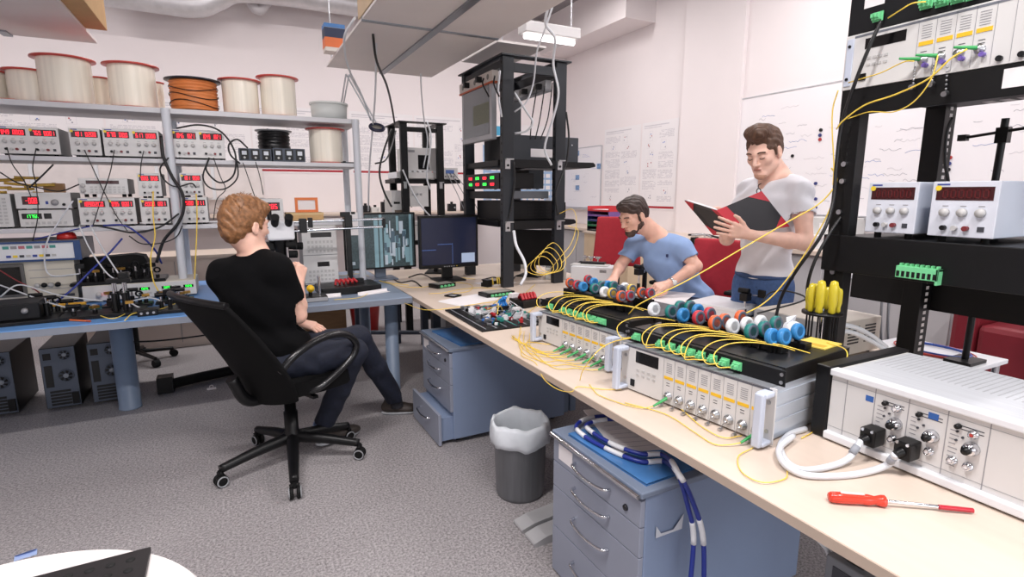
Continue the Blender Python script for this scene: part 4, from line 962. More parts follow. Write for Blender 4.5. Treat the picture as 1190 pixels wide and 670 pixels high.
for k, (px, py, c_) in enumerate(rows1b):
    o = ring('%s fibre ring, %s from the left, back row, nearer black panel' % (c_, ords[k]), onZ(px, py, zr1), c_); o['group'] = 'fibre rings on the nearer black panel'
for k, (px, py, c_) in enumerate(sorted(rows2)):
    o = ring('%s fibre ring, %s from the left on the farther black panel' % (c_, ords[k]), onZ(px, py, zr2), c_, r=.0245); o['group'] = 'fibre rings on the farther black panel'
strip_for(F1, Z1 + .048, .03, .50, .187, 'black strip of clips under the front row of rings, nearer panel')
strip_for(F1, Z1 + .048, .0, .52, .285, 'black strip of clips under the back row of rings, nearer panel')
strip_for(F2, Z2_ + .048, .0, .44, .165, 'black strip of clips under the front rings, farther panel', .044)
strip_for(F2, Z2_ + .048, -.03, .45, .285, 'black strip of clips under the back rings, farther panel', .044)
t = thing('yellow_card', 'small yellow card lying at the back corner of the nearer black panel', 'card', onZ(951, 399, DZ + Z1 + .049), -1.45)
MB().box(-.05, .05, -.06, .05, 0, .004).build('card', M('yellow_card_stock', (232, 206, 96), .6), t); MB().box(-.04, .04, -.05, -.02, .004, .0045).build('print', M('amber_print', (200, 160, 50), .6), t)
t = thing('tissue_wad', 'crumpled white tissue on the nearer black panel among blue rings', 'tissue', onZ(920, 381, DZ + Z1 + .07))
rr = random.Random(2); g = MB().ball((0, 0, 0), .03, 0, 12, 8); g.v = [(x * rr.uniform(.8, 1.25), y * rr.uniform(.8, 1.25), z * rr.uniform(.5, 1.0)) for x, y, z in g.v]; g.build('wad', M('tissue', (226, 228, 234), .8), t)
MB().add([(-.03, 0, .02), (.03, .01, .02), (.02, 0, .045), (-.02, .01, .04)], [(0, 1, 2, 3)]).build('corner', M('tissue', (1, 1, 1)), t)
# ------------------------------------------------------------------ big instrument at the right edge
t = R4 = thing('module_rack_case', 'big pale instrument case with black left end and round silver knobs', 'instrument', (1.50, .908, DZ), -PI / 2)
w, h, d = .64, .215, .37
MB().box(.0, w, .012, d, .012, h - .004).build('case', case_g, t, .003)
MB().box(.0, w, -.002, .012, .028, h - .018).build('front_panel', panel_g, t)
MB().box(-.002, w, -.014, .02, h - .02, h).build('top_rail', case_w, t, .004); MB().box(-.002, w, -.018, .02, .006, .028).build('bottom_rail', case_w, t, .004)
MB().box(-.046, -.002, -.01, d + .02, .002, h + .002).build('black_end', black_pl, t, .004)
g = MB()
for k in range(40): g.box(.02 + k * .0155, .024 + k * .0155, .16, d - .01, h - .004, h - .0032)
g.build('cooling_slots', M('slot_grey', (176, 178, 183), .5, .1), t)
MB().box(.01, w, .022, d - .002, h - .0042, h - .0035).build('cover_sheet', M('brushed_cover', (200, 203, 208), .45, .15, .06, 20, stretch=(.3, 6, 1)), t)
for (fx, fy) in ((.04, .05), (w - .04, .05), (.04, d - .05), (w - .04, d - .05)): MB().cyl((fx, fy, 0), (fx, fy, .014), .016, n=12).build('foot', black_rub, t)
pr = MB()
xs_ = [onP(R4, px, py, -.002).x for px, py in ((982, 470), (1015, 480), (1054, 490), (1099, 505), (1148, 520))]
for x in xs_: pr.box(x - .001, x + .001, -.0028, -.002, .03, h - .02)
pr.box(.0, w, -.0028, -.002, h - .034, h - .033).box(.0, w, -.0028, -.002, .042, .043)
rr = random.Random(6)
for a, b in ((xs_[1], xs_[2]), (xs_[2], xs_[3]), (xs_[3], xs_[4])):
    for k in range(9): pr.box(a + .008, a + .008 + rr.uniform(.01, .02), -.0028, -.002, .06 + .011 * k, .062 + .011 * k)
    for k in range(2): pr.box(a + .02, b - .01, -.0028, -.002, h - .05 - .008 * k, h - .048 - .008 * k, 1)
pr.build('panel_print', [mark_g, mark_d], t)
for px, py in ((1041, 492), (1083, 506), (1129.5, 521)):
    p = onP(R4, px, py, -.002); k_ = MB().lathe([(.0165, 0), (.0165, .006), (.0135, .012), (.0135, .02), (0, .02)], p, (0, -1, 0), 22).build('dial', chrome, t)
    MB().lathe([(.009, .02), (.0085, .034), (0, .035)], p, (0, -1, 0), 16).build('dial_cap', black_pl, k_)
for px, py in ((1030, 468), (1069.5, 481), (1114.5, 494.5)):
    p = onP(R4, px, py, -.002); MB().lathe([(.0065, 0), (.006, .012), (0, .013)], p, (0, -1, 0), 12).build('switch_knob', black_pl, t)
    for j in range(3): MB().cyl(p + Vector((-.001 + .012 * (j % 2), 0, -.014 - .011 * j)), p + Vector((-.001 + .012 * (j % 2), -.004, -.014 - .011 * j)), .0028, n=8).build('indicator', mark_d, t)
for k, (px, py) in enumerate(((1043, 474.5), (1037.6, 509.5), (1080, 524), (1107, 534), (1125.5, 541.5), (1132, 504.5))):
    p = onP(R4, px, py, -.002); b = MB().lathe([(.0105, 0), (.0105, .004), (.0078, .005), (.0078, .014), (.004, .014), (.004, .006), (0, .006)], p, (0, -1, 0), 16).build('bnc_socket', chrome, t)
    MB().cyl(p + Vector((0, -.005, 0)), p + Vector((0, -.0145, 0)), .0035, n=8).build('socket_core', M('red_core', (190, 60, 56), .4) if k == 5 else paper_w, b)
for px, py, s_ in ((1010.7, 463, .010), (1085, 483.5, .011)):
    p = onP(R4, px, py, -.002); MB().box(p.x - s_, p.x + s_, -.003, -.002, p.z - .008, p.z + .008).build('blue_label', M('blue_sticker', (46, 96, 170), .5), t)
for px, py in ((1029, 530), (1071, 547)):
    p = onP(R4, px, py, -.002); MB().box(p.x - .014, p.x + .014, -.003, -.002, p.z - .005, p.z + .005).build('grey_label', M('grey_sticker', (170, 174, 182), .5), t)
# thick white cables plugged into it
wh_c = M('white_cable', (216, 219, 224), .4, 0, .02)
def plug_cable(label, ppx, path):
    p = onP(R4, ppx[0], ppx[1], -.002); Rw = Matrix.Rotation(-PI / 2, 3, 'Z'); pw = Rw @ p + Vector(R4.location)
    t = thing('plug_cable', label, 'cable', pw)
    MB().box(-.05, .0, -.02, .02, -.024, .024).build('plug', black_pl, t, .004)
    MB().cyl((-.05, 0, -.002), (-.068, .004, -.006), .012, .009).build('strain_relief', black_pl, t)
    for s_ in (-1, 1): MB().cyl((-.02, s_ * .012, .02), (-.052, s_ * .012, .02), .004, n=8).build('thumbscrew', chrome, t)
    pts = [Vector((-.066, .004, -.006))] + [onZ(x, y, DZ + z) - pw for x, y, z in path]
    MB().tube(pts, .0085, 10).build('cord', wh_c, t); MB().tube([pts[0].lerp(pts[1], f) for f in (.3, .5, .7)], .0095, 10, 0, 0).build('marker_sleeve', M('cable_marker_grey', (150, 154, 162), .5), t)
plug_cable('white cable plugged into the left black connector of the big pale case', (1020, 504), ((985, 533, .02), (958, 543, .009), (930, 545, .009), (913, 534, .009), (907, 517, .009), (918, 504, .009), (936, 498, .009)))
plug_cable('white cable plugged into the right black connector of the big pale case', (1060.5, 519), ((1031, 540, .02), (998, 550, .009), (960, 553, .009), (930, 550, .011), (910, 537, .018), (906, 520, .02), (922, 506, .018)))
# screwdriver
a_, b_ = onZ(962, 583, DZ), onZ(1127, 596, DZ)
t = thing('screwdriver', 'red handled screwdriver with red tip guard lying on the desk front edge', 'screwdriver', (a_.x, a_.y, DZ + .0135), math.atan2(b_.y - a_.y, b_.x - a_.x)); L = (b_ - a_).length
rh = M('red_acetate_handle', (214, 62, 44), .18, 0, .04, 8)
MB().lathe([(.0, 0), (.010, .001), (.0125, .006), (.0135, .03), (.0115, .07), (.0125, .085), (.0095, .098), (.0135, .112), (.0135, .12), (.006, .124)], (0, 0, 0), (1, 0, 0), 10).build('handle', rh, t)
MB().cyl((.12, 0, 0), (L, 0, -.006), .0042, n=12).build('shaft', chrome, t)
MB().cyl((L * .78, -.002, -.003), (L + .004, -.002, -.005), .0055, n=10).build('tip_guard', M('red_guard', (186, 36, 52), .3), t)
MB().box(.025, .075, -.004, .004, .0125, .0142).build('white_lettering', M('lettering_white', (235, 210, 205), .5), t)
# ------------------------------------------------------------------ screwdriver holder behind the nearer panel
t = thing('driver_holder', 'round black holder full of yellow screwdrivers behind the nearer panel', 'tool holder', (1.86, 1.19, DZ))
zt = .28; yel = M('yellow_acetate', (226, 208, 60), .15, 0, .08, 10, trans=.25)
MB().lathe([(.05, 0), (.05, .006), (.012, .010), (0, .010)], n=24).build('base', black_pl, t)
MB().cyl((0, 0, .006), (0, 0, zt + .02), .008).build('column', chrome, t)
MB().lathe([(.012, zt), (.066, zt), (.066, zt + .009), (.012, zt + .009)], n=30).build('tray', black_pl, t)
MB().lathe([(.012, .05), (.05, .05), (.05, .056), (.012, .056)], n=30).build('lower_tray', black_pl, t)
for k, (a, s_) in enumerate(((200, 1.15), (250, 1.15), (300, .85), (340, .9), (20, .8), (70, .9), (120, .8), (160, 1))):
    x, y = .047 * math.cos(math.radians(a)), .047 * math.sin(math.radians(a)); 
    d_ = thing('screwdriver', 'yellow handled screwdriver standing in the round holder, %s clockwise from the front' % ords[k], 'screwdriver', (1.86 + x, 1.19 + y, DZ + zt + .0095), 0, 'yellow screwdrivers in the round holder')
    MB().lathe([(.006, 0), (.011 * s_, .006), (.0095 * s_, .02), (.0135 * s_, .035), (.0135 * s_, .085 * s_), (.010 * s_, .10 * s_), (0, .104 * s_)], n=10).build('handle', yel, d_)
    MB().cyl((0, 0, -.11), (0, 0, .0), .0032, n=8).build('shaft', dark_metal, d_)
# ------------------------------------------------------------------ cases, boxes and papers on the far side of the desk
t = thing('instrument_case', 'grey beige instrument case with side vents below the right rack', 'instrument', (2.20, 1.74, DZ), -PI / 2)
w, d, h = .38, .36, .165
MB().box(0, w, 0, d, .012, h).build('case', M('beige_case', (196, 188, 178), .5, 0, .02), t, .004)
MB().box(0, w, -.004, 0, .014, h - .004).build('front_panel', M('grey_front', (150, 152, 156), .5), t)
for (fx, fy) in ((.03, .03), (w - .03, .03), (.03, d - .04), (w - .03, d - .04)): MB().cyl((fx, fy, 0), (fx, fy, .012), .014, n=10).build('foot', black_rub, t)
for j in range(2):
    for k in range(6): MB().box(w, w + .001, .12 + .12 * j, .2 + .12 * j, .06 + .014 * k, .067 + .014 * k).build('vent_slot', black_pl, t)
for k in range(6): MB().box(.02 + .05 * k, .05 + .05 * k, -.0055, -.004, .08, .095).build('slot', black_pl, t)
t = thing('document_box', 'flat white box with a lid lying on the desk in front of the standing man', 'box', (*onZ(825, 366, DZ).xy, DZ), -1.35)
MB().box(-.15, .16, -.0, .3, 0, .055).build('body', case_w, t, .003); MB().box(-.153, .163, -.003, .303, .04, .062).build('lid', case_w, t, .003)
for k, (px, py, r_, lab) in enumerate(((768, 345, -.9, 'loose white papers beside the seated man in blue'), (545, 349, .35, 'white sheet with a small black frame on it on the beige desk'), (575, 329, .2, 'pale sheet lying behind the black cassettes on the beige desk'))):
    c = onZ(px, py, DZ); t = thing('paper_stack', lab, 'paper', (c.x, c.y, DZ), r_ if k else -1.0)
    sx, sy = ((.16, .22), (.17, .12), (.13, .1))[k]
    for j in range(3 if k == 0 else 2): MB().box(-sx + .012 * j, sx + .012 * j, -sy + .008 * j, sy + .006 * j, .0008 + .0016 * j, .0022 + .0016 * j).build('sheet', paper_w, t)
c = onZ(522, 344, DZ)
t = thing('picture_frame', 'small black square frame lying on the white sheet', 'frame', (c.x + .02, c.y - .02, DZ + .004), .5)
g = MB(); g.box(-.04, .04, -.045, -.036, 0, .008).box(-.04, .04, .036, .045, 0, .008).box(-.04, -.031, -.036, .036, 0, .008).box(.031, .04, -.036, .036, 0, .008); g.build('surround', black_pl, t); MB().box(-.031, .031, -.036, .036, 0, .003).build('glass', M('frame_glass', (190, 190, 192), .1), t)
def cassette(label, px, py, rz, sx, sy, h_, n, name='splice_cassette'):
    c = onZ(px, py, DZ); t = thing(name, label, 'cassette', (c.x, c.y, DZ), rz)
    MB().box(-sx, sx, -sy, sy, 0, h_).build('body', black_pl, t, .003); MB().box(-sx * .8, sx * .8, -sy * .8, sy * .8, h_, h_ + .002).build('top_label', M('grey_top_label', (150, 146, 138), .5), t)
    for k in range(n): g = MB(); adapter(g, -sx * .8 + 1.6 * sx * (k + .5) / n, h_ * .5, -sy, .6); g.build('green_adapter', green_c, t)
    return t
cassette('small black cassette with green connectors left of the white sheet', 514, 333, .35, .09, .055, .03, 4)
cassette('wide black cassette with green connectors behind the electronics tray', 577, 343, .15, .115, .06, .03, 6)
c = onZ(576, 332, DZ)
t = thing('fibre_spool', 'black twin reel block with yellow fibre loops in front of the tall rack', 'spool', (c.x, c.y + .02, DZ), .3)
MB().box(-.1, -.05, -.03, .03, 0, .055).build('end_block', black_pl, t, .003); MB().box(.06, .1, -.03, .03, 0, .055).build('end_block', black_pl, t, .003); MB().box(-.1, .1, .03, .045, 0, .03).build('bridge', black_pl, t)
for x in (-.02, .03, .05): MB().torus((x, 0, .034), .026, .0045, (.8, -.6, .1), 22, 6).build('fibre_loop', yellow_f, t)
# electronics tray
A_, B_, D_ = onZ(517, 361, DZ), onZ(560, 386, DZ), onZ(640, 372, DZ)
ang = math.atan2(B_.y - A_.y, B_.x - A_.x)
t = TR = thing('electronics_tray', 'black tray crowded with chips, wires and clamps on the desk edge', 'tray', (A_.x, A_.y, DZ), ang); L = (B_ - A_).length; wd = .42
MB().box(0, L, 0, wd, 0, .008).build('tray', black_pl, t, .002)
for k in range(6): MB().box(.02, L - .02, .03 + .06 * k, .034 + .06 * k, .008, .0095).build('groove', M('clear_film', (170, 174, 180), .15), t)
for (a_, b_, c_, d_) in ((.06, .22, .10, .30), (.26, .42, .20, .40), (.05, .2, .30, .41)): MB().box(a_, min(b_, L - .01), c_, d_, .0096, .0112).build('clear_film', M('cloudy_film', (176, 178, 182), .2, 0, .25, 20), t)
rr = random.Random(12)
cs = [M('pcb_blue', (60, 110, 180), .4), M('white_part', (224, 224, 226), .5), M('white_part', (1, 1, 1)), steel, black_pl, M('teal_part', (40, 130, 120), .4), steel, M('red_clamp', (180, 40, 46), .4)]
for k in range(80):
    x, y = rr.uniform(.05, L - .05), rr.uniform(.08, wd - .02); s_ = rr.uniform(.008, .022)
    MB().cbox((x, y, .0095 + s_ * .5), s_ * rr.uniform(1, 2.4), s_, s_, rz=rr.uniform(0, 3)).build('component', rr.choice(cs), t, .001)
for k in range(10):
    x, y = rr.uniform(.05, L - .05), rr.uniform(.08, wd - .02)
    MB().tube([(x, y, .012), (x + rr.uniform(-.05, .05), y + rr.uniform(-.05, .05), .03 + rr.random() * .03), (x + rr.uniform(-.1, .1), y + rr.uniform(-.1, .1), .012)], .0025, 5).build('wire', (cs + [yellow_f, yellow_f])[rr.randint(0, 9)], t)
c = onZ(580, 362, DZ)
t = thing('blue_clamp', 'bright blue plastic clamp standing on the electronics tray', 'clamp', (c.x + .03, c.y + .01, DZ + .03), .3)
g = MB()
for k in range(4): g.tube([(-.03 + .02 * k, 0, 0), (-.02 + .015 * k, .01, .03), (-.01 + .01 * k, -.01, .05 + .008 * (k % 2))], .008, 7)
g.build('jaws', M('bright_blue', (40, 130, 210), .35), t); MB().box(-.035, .035, -.02, .02, -.025, 0).build('base', black_pl, t)
c = onZ(607, 358, DZ)
t = thing('clamp_block', 'black block topped with red clips beside the farther mainframe', 'block', (c.x + .05, c.y + .05, DZ), .2)
MB().box(-.07, .07, -.06, .08, 0, .05).build('block', black_pl, t, .004)
for k in range(5): MB().tube([(-.05 + .025 * k, -.04, .05), (-.045 + .025 * k, -.01, .08), (-.03 + .022 * k, .03, .055)], .010, 7).build('red_clip', M('red_clamp', (180, 40, 46), .4), t)
MB().box(-.06, .0, .06, .10, .05, .075).build('white_terminal', paper_w, t)
# silver white box with a vent, clear boxes left of it
t = thing('vented_box', 'white box with a small dark vent in front of the seated man in blue', 'box', (*onZ(663, 326, DZ).xy, DZ), -.84)
w = (onZ(709, 330, DZ) - onZ(663, 326, DZ)).length; h = .12
MB().box(0, w, 0, .2, 0, h).build('case', case_w, t, .004)
for k in range(6): MB().box(w * .70, w * .86, -.001, 0, h * .66 + .004 * k, h * .66 + .002 + .004 * k).build('vent_slot', mark_d, t)
MB().box(-.02, w - .05, .05, .19, h, h + .006).build('lid', case_g, t)
t = thing('clear_box', 'clear plastic box with tan ends left of the vented white box', 'box', (*onZ(634, 325, DZ).xy, DZ), -.5)
cl = M('clear_acrylic', (214, 220, 218), .1, 0, 0, alpha=.55)
MB().box(0, .17, 0, .18, .0, .10).build('shell', cl, t, .004); MB().box(.02, .06, .01, .03, .002, .08).build('tan_card', card, t); MB().box(.12, .16, .01, .03, .002, .08).build('tan_card', card, t)
# optical mounts around the seated man
def mount(label, px, py, a_, hh, seed, z0=DZ):
    c = at(px, py, a_); r = random.Random(seed); t = thing('optics_mount', label, 'mount', (c.x, c.y, z0), r.random())
    MB().box(-.04, .04, -.03, .03, 0, .012).build('base', black_pl, t); MB().cyl((0, 0, .012), (0, 0, hh * .5), .012).build('post_holder', black_pl, t); MB().cyl((0, 0, hh * .5), (0, 0, hh), .0064).build('post', chrome, t)
    MB().cbox((0, 0, hh + .02), .06, .045, .045).build('stage_block', black_pl, t, .004); MB().cyl((.03, 0, hh + .02), (.055, 0, hh + .02), .012).build('drive_knob', steel, t)
    MB().cyl((0, -.02, hh + .055), (0, .04, hh + .055), .016).build('barrel', black_pl, t)
    return t
mount('tall black optics mount right in front of the seated man in blue', 742, 330, 3.85, .13, 1)
mount('black optics mount on the desk between seated and standing men, left of two', 866, 348, 3.05, .10, 3)
mount('black optics mount with a silver knob beside the standing man, right of two', 887, 348, 3.05, .12, 4)
c = onZ(694, 309, DZ + .12)
t = thing('optics_stage', 'low silver and black optics stage standing on the vented white box', 'stage', (c.x + .03, c.y + .1, DZ + .1265), -.84)
MB().box(-.1, .1, -.03, .05, 0, .014).build('rail', black_pl, t)
for x in (-.07, -.02, .04): MB().cyl((x, 0, .014), (x, 0, .05 + abs(x) * .3), .006).build('post', chrome, t); MB().cbox((x, 0, .05), .03, .03, .018).build('clamp', steel, t)
MB().cyl((-.05, .0, .055), (.07, .0, .055), .005).build('cross_rod', chrome, t)
# small white side table with looped red and blue wires behind the rack
t = thing('side_table', 'small white table with looped wires behind the right rack', 'table', (2.86, 1.28, 0))
MB().box(-.16, .16, -.22, .22, .70, .72).build('tabletop', case_w, t, .003)
for sx in (-.13, .13):
    for sy in (-.19, .19): MB().cyl((sx, sy, 0), (sx, sy, .70), .014).build('leg', steel, t)
for k, (col, nm, lab) in enumerate((((190, 70, 60), 'red_wire', 'loop of thin red wire on the small white table'), ((70, 100, 180), 'blue_wire', 'loop of thin blue wire on the small white table'))):
    m = M(nm, col, .4); g = MB()
    for j in range(2): g.tube([(2.86 + (.11 - .02 * k) * math.cos(a) , 1.28 + (.15 - .015 * k + .01 * j) * math.sin(a), .724 + .005 * j + .004 * k) for a in [i * PI / 9 + .3 * j for i in range(19)]], .0035, 6, 0, 4)
    tag(g.build('wire_loop', m), lab, 'wire')
# ------------------------------------------------------------------ round table corner in the foreground
t = thing('round_table', 'round white table top in the bottom left corner of the photo', 'table', (-.44, .935, 0))
MB().lathe([(0, .712), (.352, .712), (.358, .72), (.358, .732), (.352, .74), (0, .74)], n=96, sm=False).build('tabletop', M('white_laminate', (222, 216, 214), .4, 0, .01), t)
MB().cyl((0, 0, .02), (0, 0, .712), .035).build('column', steel, t); MB().lathe([(.24, 0), (.24, .008), (.04, .03), (0, .03)], n=40).build('base', steel, t)
c1, c2, c3 = onZ(175, 634, .752), onZ(30, 671, .752), onZ(164, 671, .752)
t = thing('perforated_plate', 'black perforated plate lying on the round white table', 'plate', (c1.x, c1.y, .741), math.atan2(c2.y - c1.y, c2.x - c1.x))
g = MB(); g.box(0, .32, 0, .27, 0, .010); g.build('plate', M('perforated_black', (26, 24, 26), .45, 0, .1, 6), t, .001)
for i in range(9):
    for j in range(7): MB().lathe([(.008, 0), (.008, .0006), (0, .0006)], (.03 + .032 * i, .03 + .034 * j, .0101), (0, 0, 1), 12).build('hole', M('hole_black', (6, 6, 7), .8), t)
c = onZ(30, 645, 0)
t = thing('paper_scrap', 'pale blue paper scrap on the floor beyond the round table', 'paper', (c.x, c.y, 0), .2)
MB().box(-.035, .035, -.02, .02, 0, .003).build('scrap', M('pale_blue_paper', (170, 190, 230), .6), t); MB().add([(-.035, .02, .003), (.035, .02, .003), (.03, .0, .016), (-.03, .002, .012)], [(0, 1, 2, 3)]).build('fold', M('pale_blue_paper', (1, 1, 1)), t)
# ================================================================== the tall black equipment rack on the desk
post_k = M('dark_slate_rack', (32, 36, 42), .45, .1, .05); rack_k = M('black_rack', (11, 11, 13), .45, 0, .06, spec=.3)
clipm = M('bright_bracket', (200, 202, 204), .3, .8)
t = thing('equipment_rack', 'tall open dark rack standing on the desk behind the plot monitor', 'rack', (0, 0, 0))
x0, x1, y0, y1, zt = 1.772, 2.306, 3.62, 4.40, 2.40
for (x, y) in ((x0, y0), (x1 - .088, y0), (x0, y1 - .05), (x1 - .088, y1 - .05)):
    g = MB(); g.box(x, x + .088, y, y + .012, DZ, zt).box(x, x + .012, y + .012, y + .05, DZ, zt).box(x + .076, x + .088, y + .012, y + .05, DZ, zt); g.build('post', post_k, t, .002)
    h = MB()
    for k in range(26): h.box(x - .0006, x, y + .02, y + .032, DZ + .06 + .062 * k, DZ + .078 + .062 * k)
    h.build('mounting_holes', M('hole_black', (6, 6, 7), .8), t)
g = MB()
g.box(x0 - .02, x1 + .03, y0 - .02, y0 + .06, zt, zt + .012).box(x0 - .02, x1 + .03, y1 - .06, y1 + .03, zt, zt + .012).box(x0 - .02, x0 + .08, y0 + .06, y1 - .06, zt, zt + .012).box(x1 - .08, x1 + .03, y0 + .06, y1 - .06, zt, zt + .012)
g.build('top_frame', post_k, t, .002)
g = MB(); g.box(x0 + .088, x1 - .088, y0, y0 + .03, 2.30, 2.36).box(x0 + .088, x1 - .088, y1 - .04, y1 - .01, 2.30, 2.36).box(x0 + .01, x0 + .05, y0 + .05, y1 - .05, 2.33, 2.38).box(x1 - .06, x1 - .02, y0 + .05, y1 - .05, 2.30, 2.38); g.build('cross_bar', post_k, t)
for z, xe in ((1.69, 2.68), (1.235, 2.50)):
    MB().prism([(x0 + .02, 0), (xe - .06, 0), (xe, .012), (xe, .03), (xe - .02, .045), (x0 + .02, .045)], -.0, .62, frame((0, y1 - .03, z - .045), (1, 0, 0), zd=(0, -1, 0))).build('shelf', rack_k, t, .003)
    MB().box(x0 + .09, x1 - .09, y0 + .0, y0 + .03, z - .06, z).build('shelf_lip', rack_k, t)
    for x in (x0 + .044, x1 - .044):
        b = MB(); b.box(x - .03, x + .03, y0 - .03, y0 - .001, z - .005, z + .003).box(x - .028, x + .012, y0 - .006, y0 - .001, z - .07, z - .005); b.build('bracket', clipm, t)
        MB().cyl((x - .008, y0 - .006, z - .045), (x - .008, y0 - .012, z - .045), .009, n=10).build('bolt', dark_metal, t)
# grey flat monitor on its left face
def faceX(label, name, cat, x, ya, yb, za, zb, mat, d=.04, **k):   # something facing -x
    t = thing(name, label, cat, (x, ya, za), -PI / 2); return t, ya - yb, zb - za
t, w, h = faceX('grey flat screen with an olive image fixed to the side of the tall rack', 'monitor', 'monitor', 1.745, 4.335, 3.76, 1.84, 2.28, None)
MB().box(0, w, 0, .045, 0, h).build('bezel', M('silver_bezel', (176, 178, 182), .4, .2), t, .006)
s_ = MB().box(.035, w - .035, -.002, 0, .04, h - .035).build('screen', M('grey_screen', (104, 108, 112), .25, 0, .02, emit=.06), t)
MB().box(w * .42, w - .036, -.003, -.002, h * .28, h * .62).build('olive_image', M('olive_image', (92, 98, 68), .4, 0, .12, 60), s_)
MB().box(w * .3, w * .7, .045, .03 + .045, h * .3, h * .7).build('mount', dark_metal, t)
def power_strip(label, x, ya, yb, z, h, mat, edge):
    t = thing('power_strip', label, 'power strip', (x, ya, z), -PI / 2); w = ya - yb
    MB().box(0, w, 0, .05, 0, h).build('body', mat, t, .004)
    MB().box(0, w, -.002, .05, -.012, .0).build('edge', edge, t)
    for k in range(5): MB().cyl((w * (.12 + .19 * k), -.001, h * .5), (w * (.12 + .19 * k), .004, h * .5), .02, n=16).build('socket', M('socket_grey', (120, 116, 110), .5), t)
    return t
st = power_strip('beige power strip with an orange edge high on the left of the tall rack', 1.735, 4.36, 3.72, 2.245, .075, M('beige_strip', (214, 206, 198), .5), M('orange_edge', (196, 92, 50), .5))
for k in (1, 3): MB().cbox((.64 * (.12 + .19 * k), -.02, .037), .035, .045, .04).build('plug', black_pl, st, .003)
st = power_strip('grey power strip high on the right of the tall rack', 2.17, 4.30, 3.70, 2.215, .07, M('grey_strip', (170, 170, 172), .45, .2), M('grey_strip_edge', (130, 132, 136), .45))
for k in (2, 4): MB().cbox((.60 * (.12 + .19 * k), -.02, .03), .035, .04, .04).build('plug', black_pl, st, .003)
# equipment on its shelves (fronts face the gangway)
def rack_box(label, x, ya, yb, z, h, d, mat, name='rack_instrument', cat='instrument', deco=None):
    t = thing(name, label, cat, (x, ya, z), -PI / 2); w = ya - yb
    MB().box(0, w, .004, d, .004, h).build('case', mat, t, .004); MB().box(-.005, w + .005, 0, .004, .002, h).build('front_panel', dark_metal, t)
    for (fx, fy) in ((.03, .03), (w - .03, .03), (.03, d - .04), (w - .03, d - .04)): MB().cyl((fx, fy, 0), (fx, fy, .004), .012, n=10).build('foot', black_rub, t)
    if deco: deco(t, w, h, d)
    return t
def leds(t, w, h, d):
    for i in range(4):
        for j in range(2):
            red = (i + j) % 2
            b = MB().box(w * (.1 + .22 * i), w * (.1 + .22 * i) + .085, -.003, 0, h * (.2 + .4 * j), h * (.2 + .4 * j) + .028).build('display', lens_blk, t)
            g = MB(); digits(g, '88.8', w * (.1 + .22 * i) + .01, h * (.2 + .4 * j) + .005, .065, .018, -.005); g.build('digit_readout', led_red if red else led_grn, b)
sideg = M('charcoal_case', (52, 56, 62), .5, .1, .05)
def vents(t, w, h, d):
    for i in range(4):
        for j in range(4): MB().box(w, w + .001, d * (.45 + .12 * i), d * (.45 + .12 * i) + .03, h * (.2 + .17 * j), h * (.2 + .17 * j) + .012).build('vent_slot', black_pl, t)
def plate(t, w, h, d): MB().box(w, w + .001, d * .3, d * .75, h * .18, h * .5).build('white_label', paper_w, t); MB().cyl((w, d * .9, h * .7), (w + .004, d * .9, h * .7), .006, n=8).build('screw', steel, t)
rack_box('charcoal case with a white side label on the upper shelf of the tall rack', 1.93, 4.30, 3.84, 1.69, .2, .64, sideg, deco=plate)
rack_box('dark meter panel with red and green readouts under the upper shelf of the tall rack', 1.775, 4.34, 3.70, 1.475, .12, .30, rack_k, deco=leds)
t2 = rack_box('charcoal case hanging under the upper shelf behind the meter panel', 2.08, 4.30, 3.80, 1.475, .15, .14, sideg)
rack_box('slim grey tray unit in the middle of the tall rack', 1.80, 4.33, 3.72, 1.40, .06, .42, M('mid_grey_case', (92, 96, 102), .5, .1), deco=None)
rack_box('black vented supply on the lower shelf of the tall rack', 1.86, 4.30, 3.78, 1.2352, .15, .46, rack_k, deco=vents)
rack_box('small black box at the right end of the lower shelf, tall rack', 2.335, 4.20, 3.90, 1.2352, .135, .16, rack_k, deco=vents)
for k, zz in enumerate((1.395, 1.47)):
    pass
t = thing('monitor', 'black monitor facing away on the desk inside the tall rack', 'monitor', (2.24, 4.05, DZ), 2.3)
MB().box(-.2, .2, 0, .03, .10, .40).build('bezel', mon_m, t, .005); MB().box(-.12, .12, -.04, 0, .15, .34).build('rear_housing', mon_m, t, .008); MB().box(-.04, .04, -.05, -.01, .01, .2).build('stand', black_pl, t); MB().box(-.1, .1, -.1, .08, 0, .012).build('base', black_pl, t, .004)
t = thing('vented_box', 'grey vented box behind the posts of the tall rack', 'box', (2.33, 4.52, DZ), -.5)
MB().box(-.12, .2, 0, .2, 0, .2).build('case', case_g, t, .004)
for k in range(5): MB().box(.1, .16, -.001, 0, .13 + .01 * k, .134 + .01 * k).build('vent_slot', mark_d, t)
# ------------------------------------------------------------------ the farther open black rack
t = thing('equipment_rack', 'smaller open black rack standing behind the monitors', 'rack', (0, 0, 0))
x0, x1, y0, y1, zt = 1.535, 1.985, 5.45, 5.95, 2.135
for (x, y) in ((x0, y0), (x1 - .07, y0), (x0, y1 - .05), (x1 - .07, y1 - .05)):
    MB().box(x, x + .07, y, y + .05, 0, zt).build('post', rack_k, t, .003)
g = MB(); g.box(x0 - .02, x1 + .03, y0 - .02, y0 + .06, zt, zt + .012).box(x0 - .02, x1 + .03, y1 - .06, y1 + .03, zt, zt + .012).box(x0 - .02, x0 + .07, y0 + .06, y1 - .06, zt, zt + .012).box(x1 - .06, x1 + .03, y0 + .06, y1 - .06, zt, zt + .012); g.build('top_frame', rack_k, t)
MB().box(x0 + .07, x1 - .07, y0 + .01, y0 + .03, 2.05, 2.09).build('cross_bar', rack_k, t)
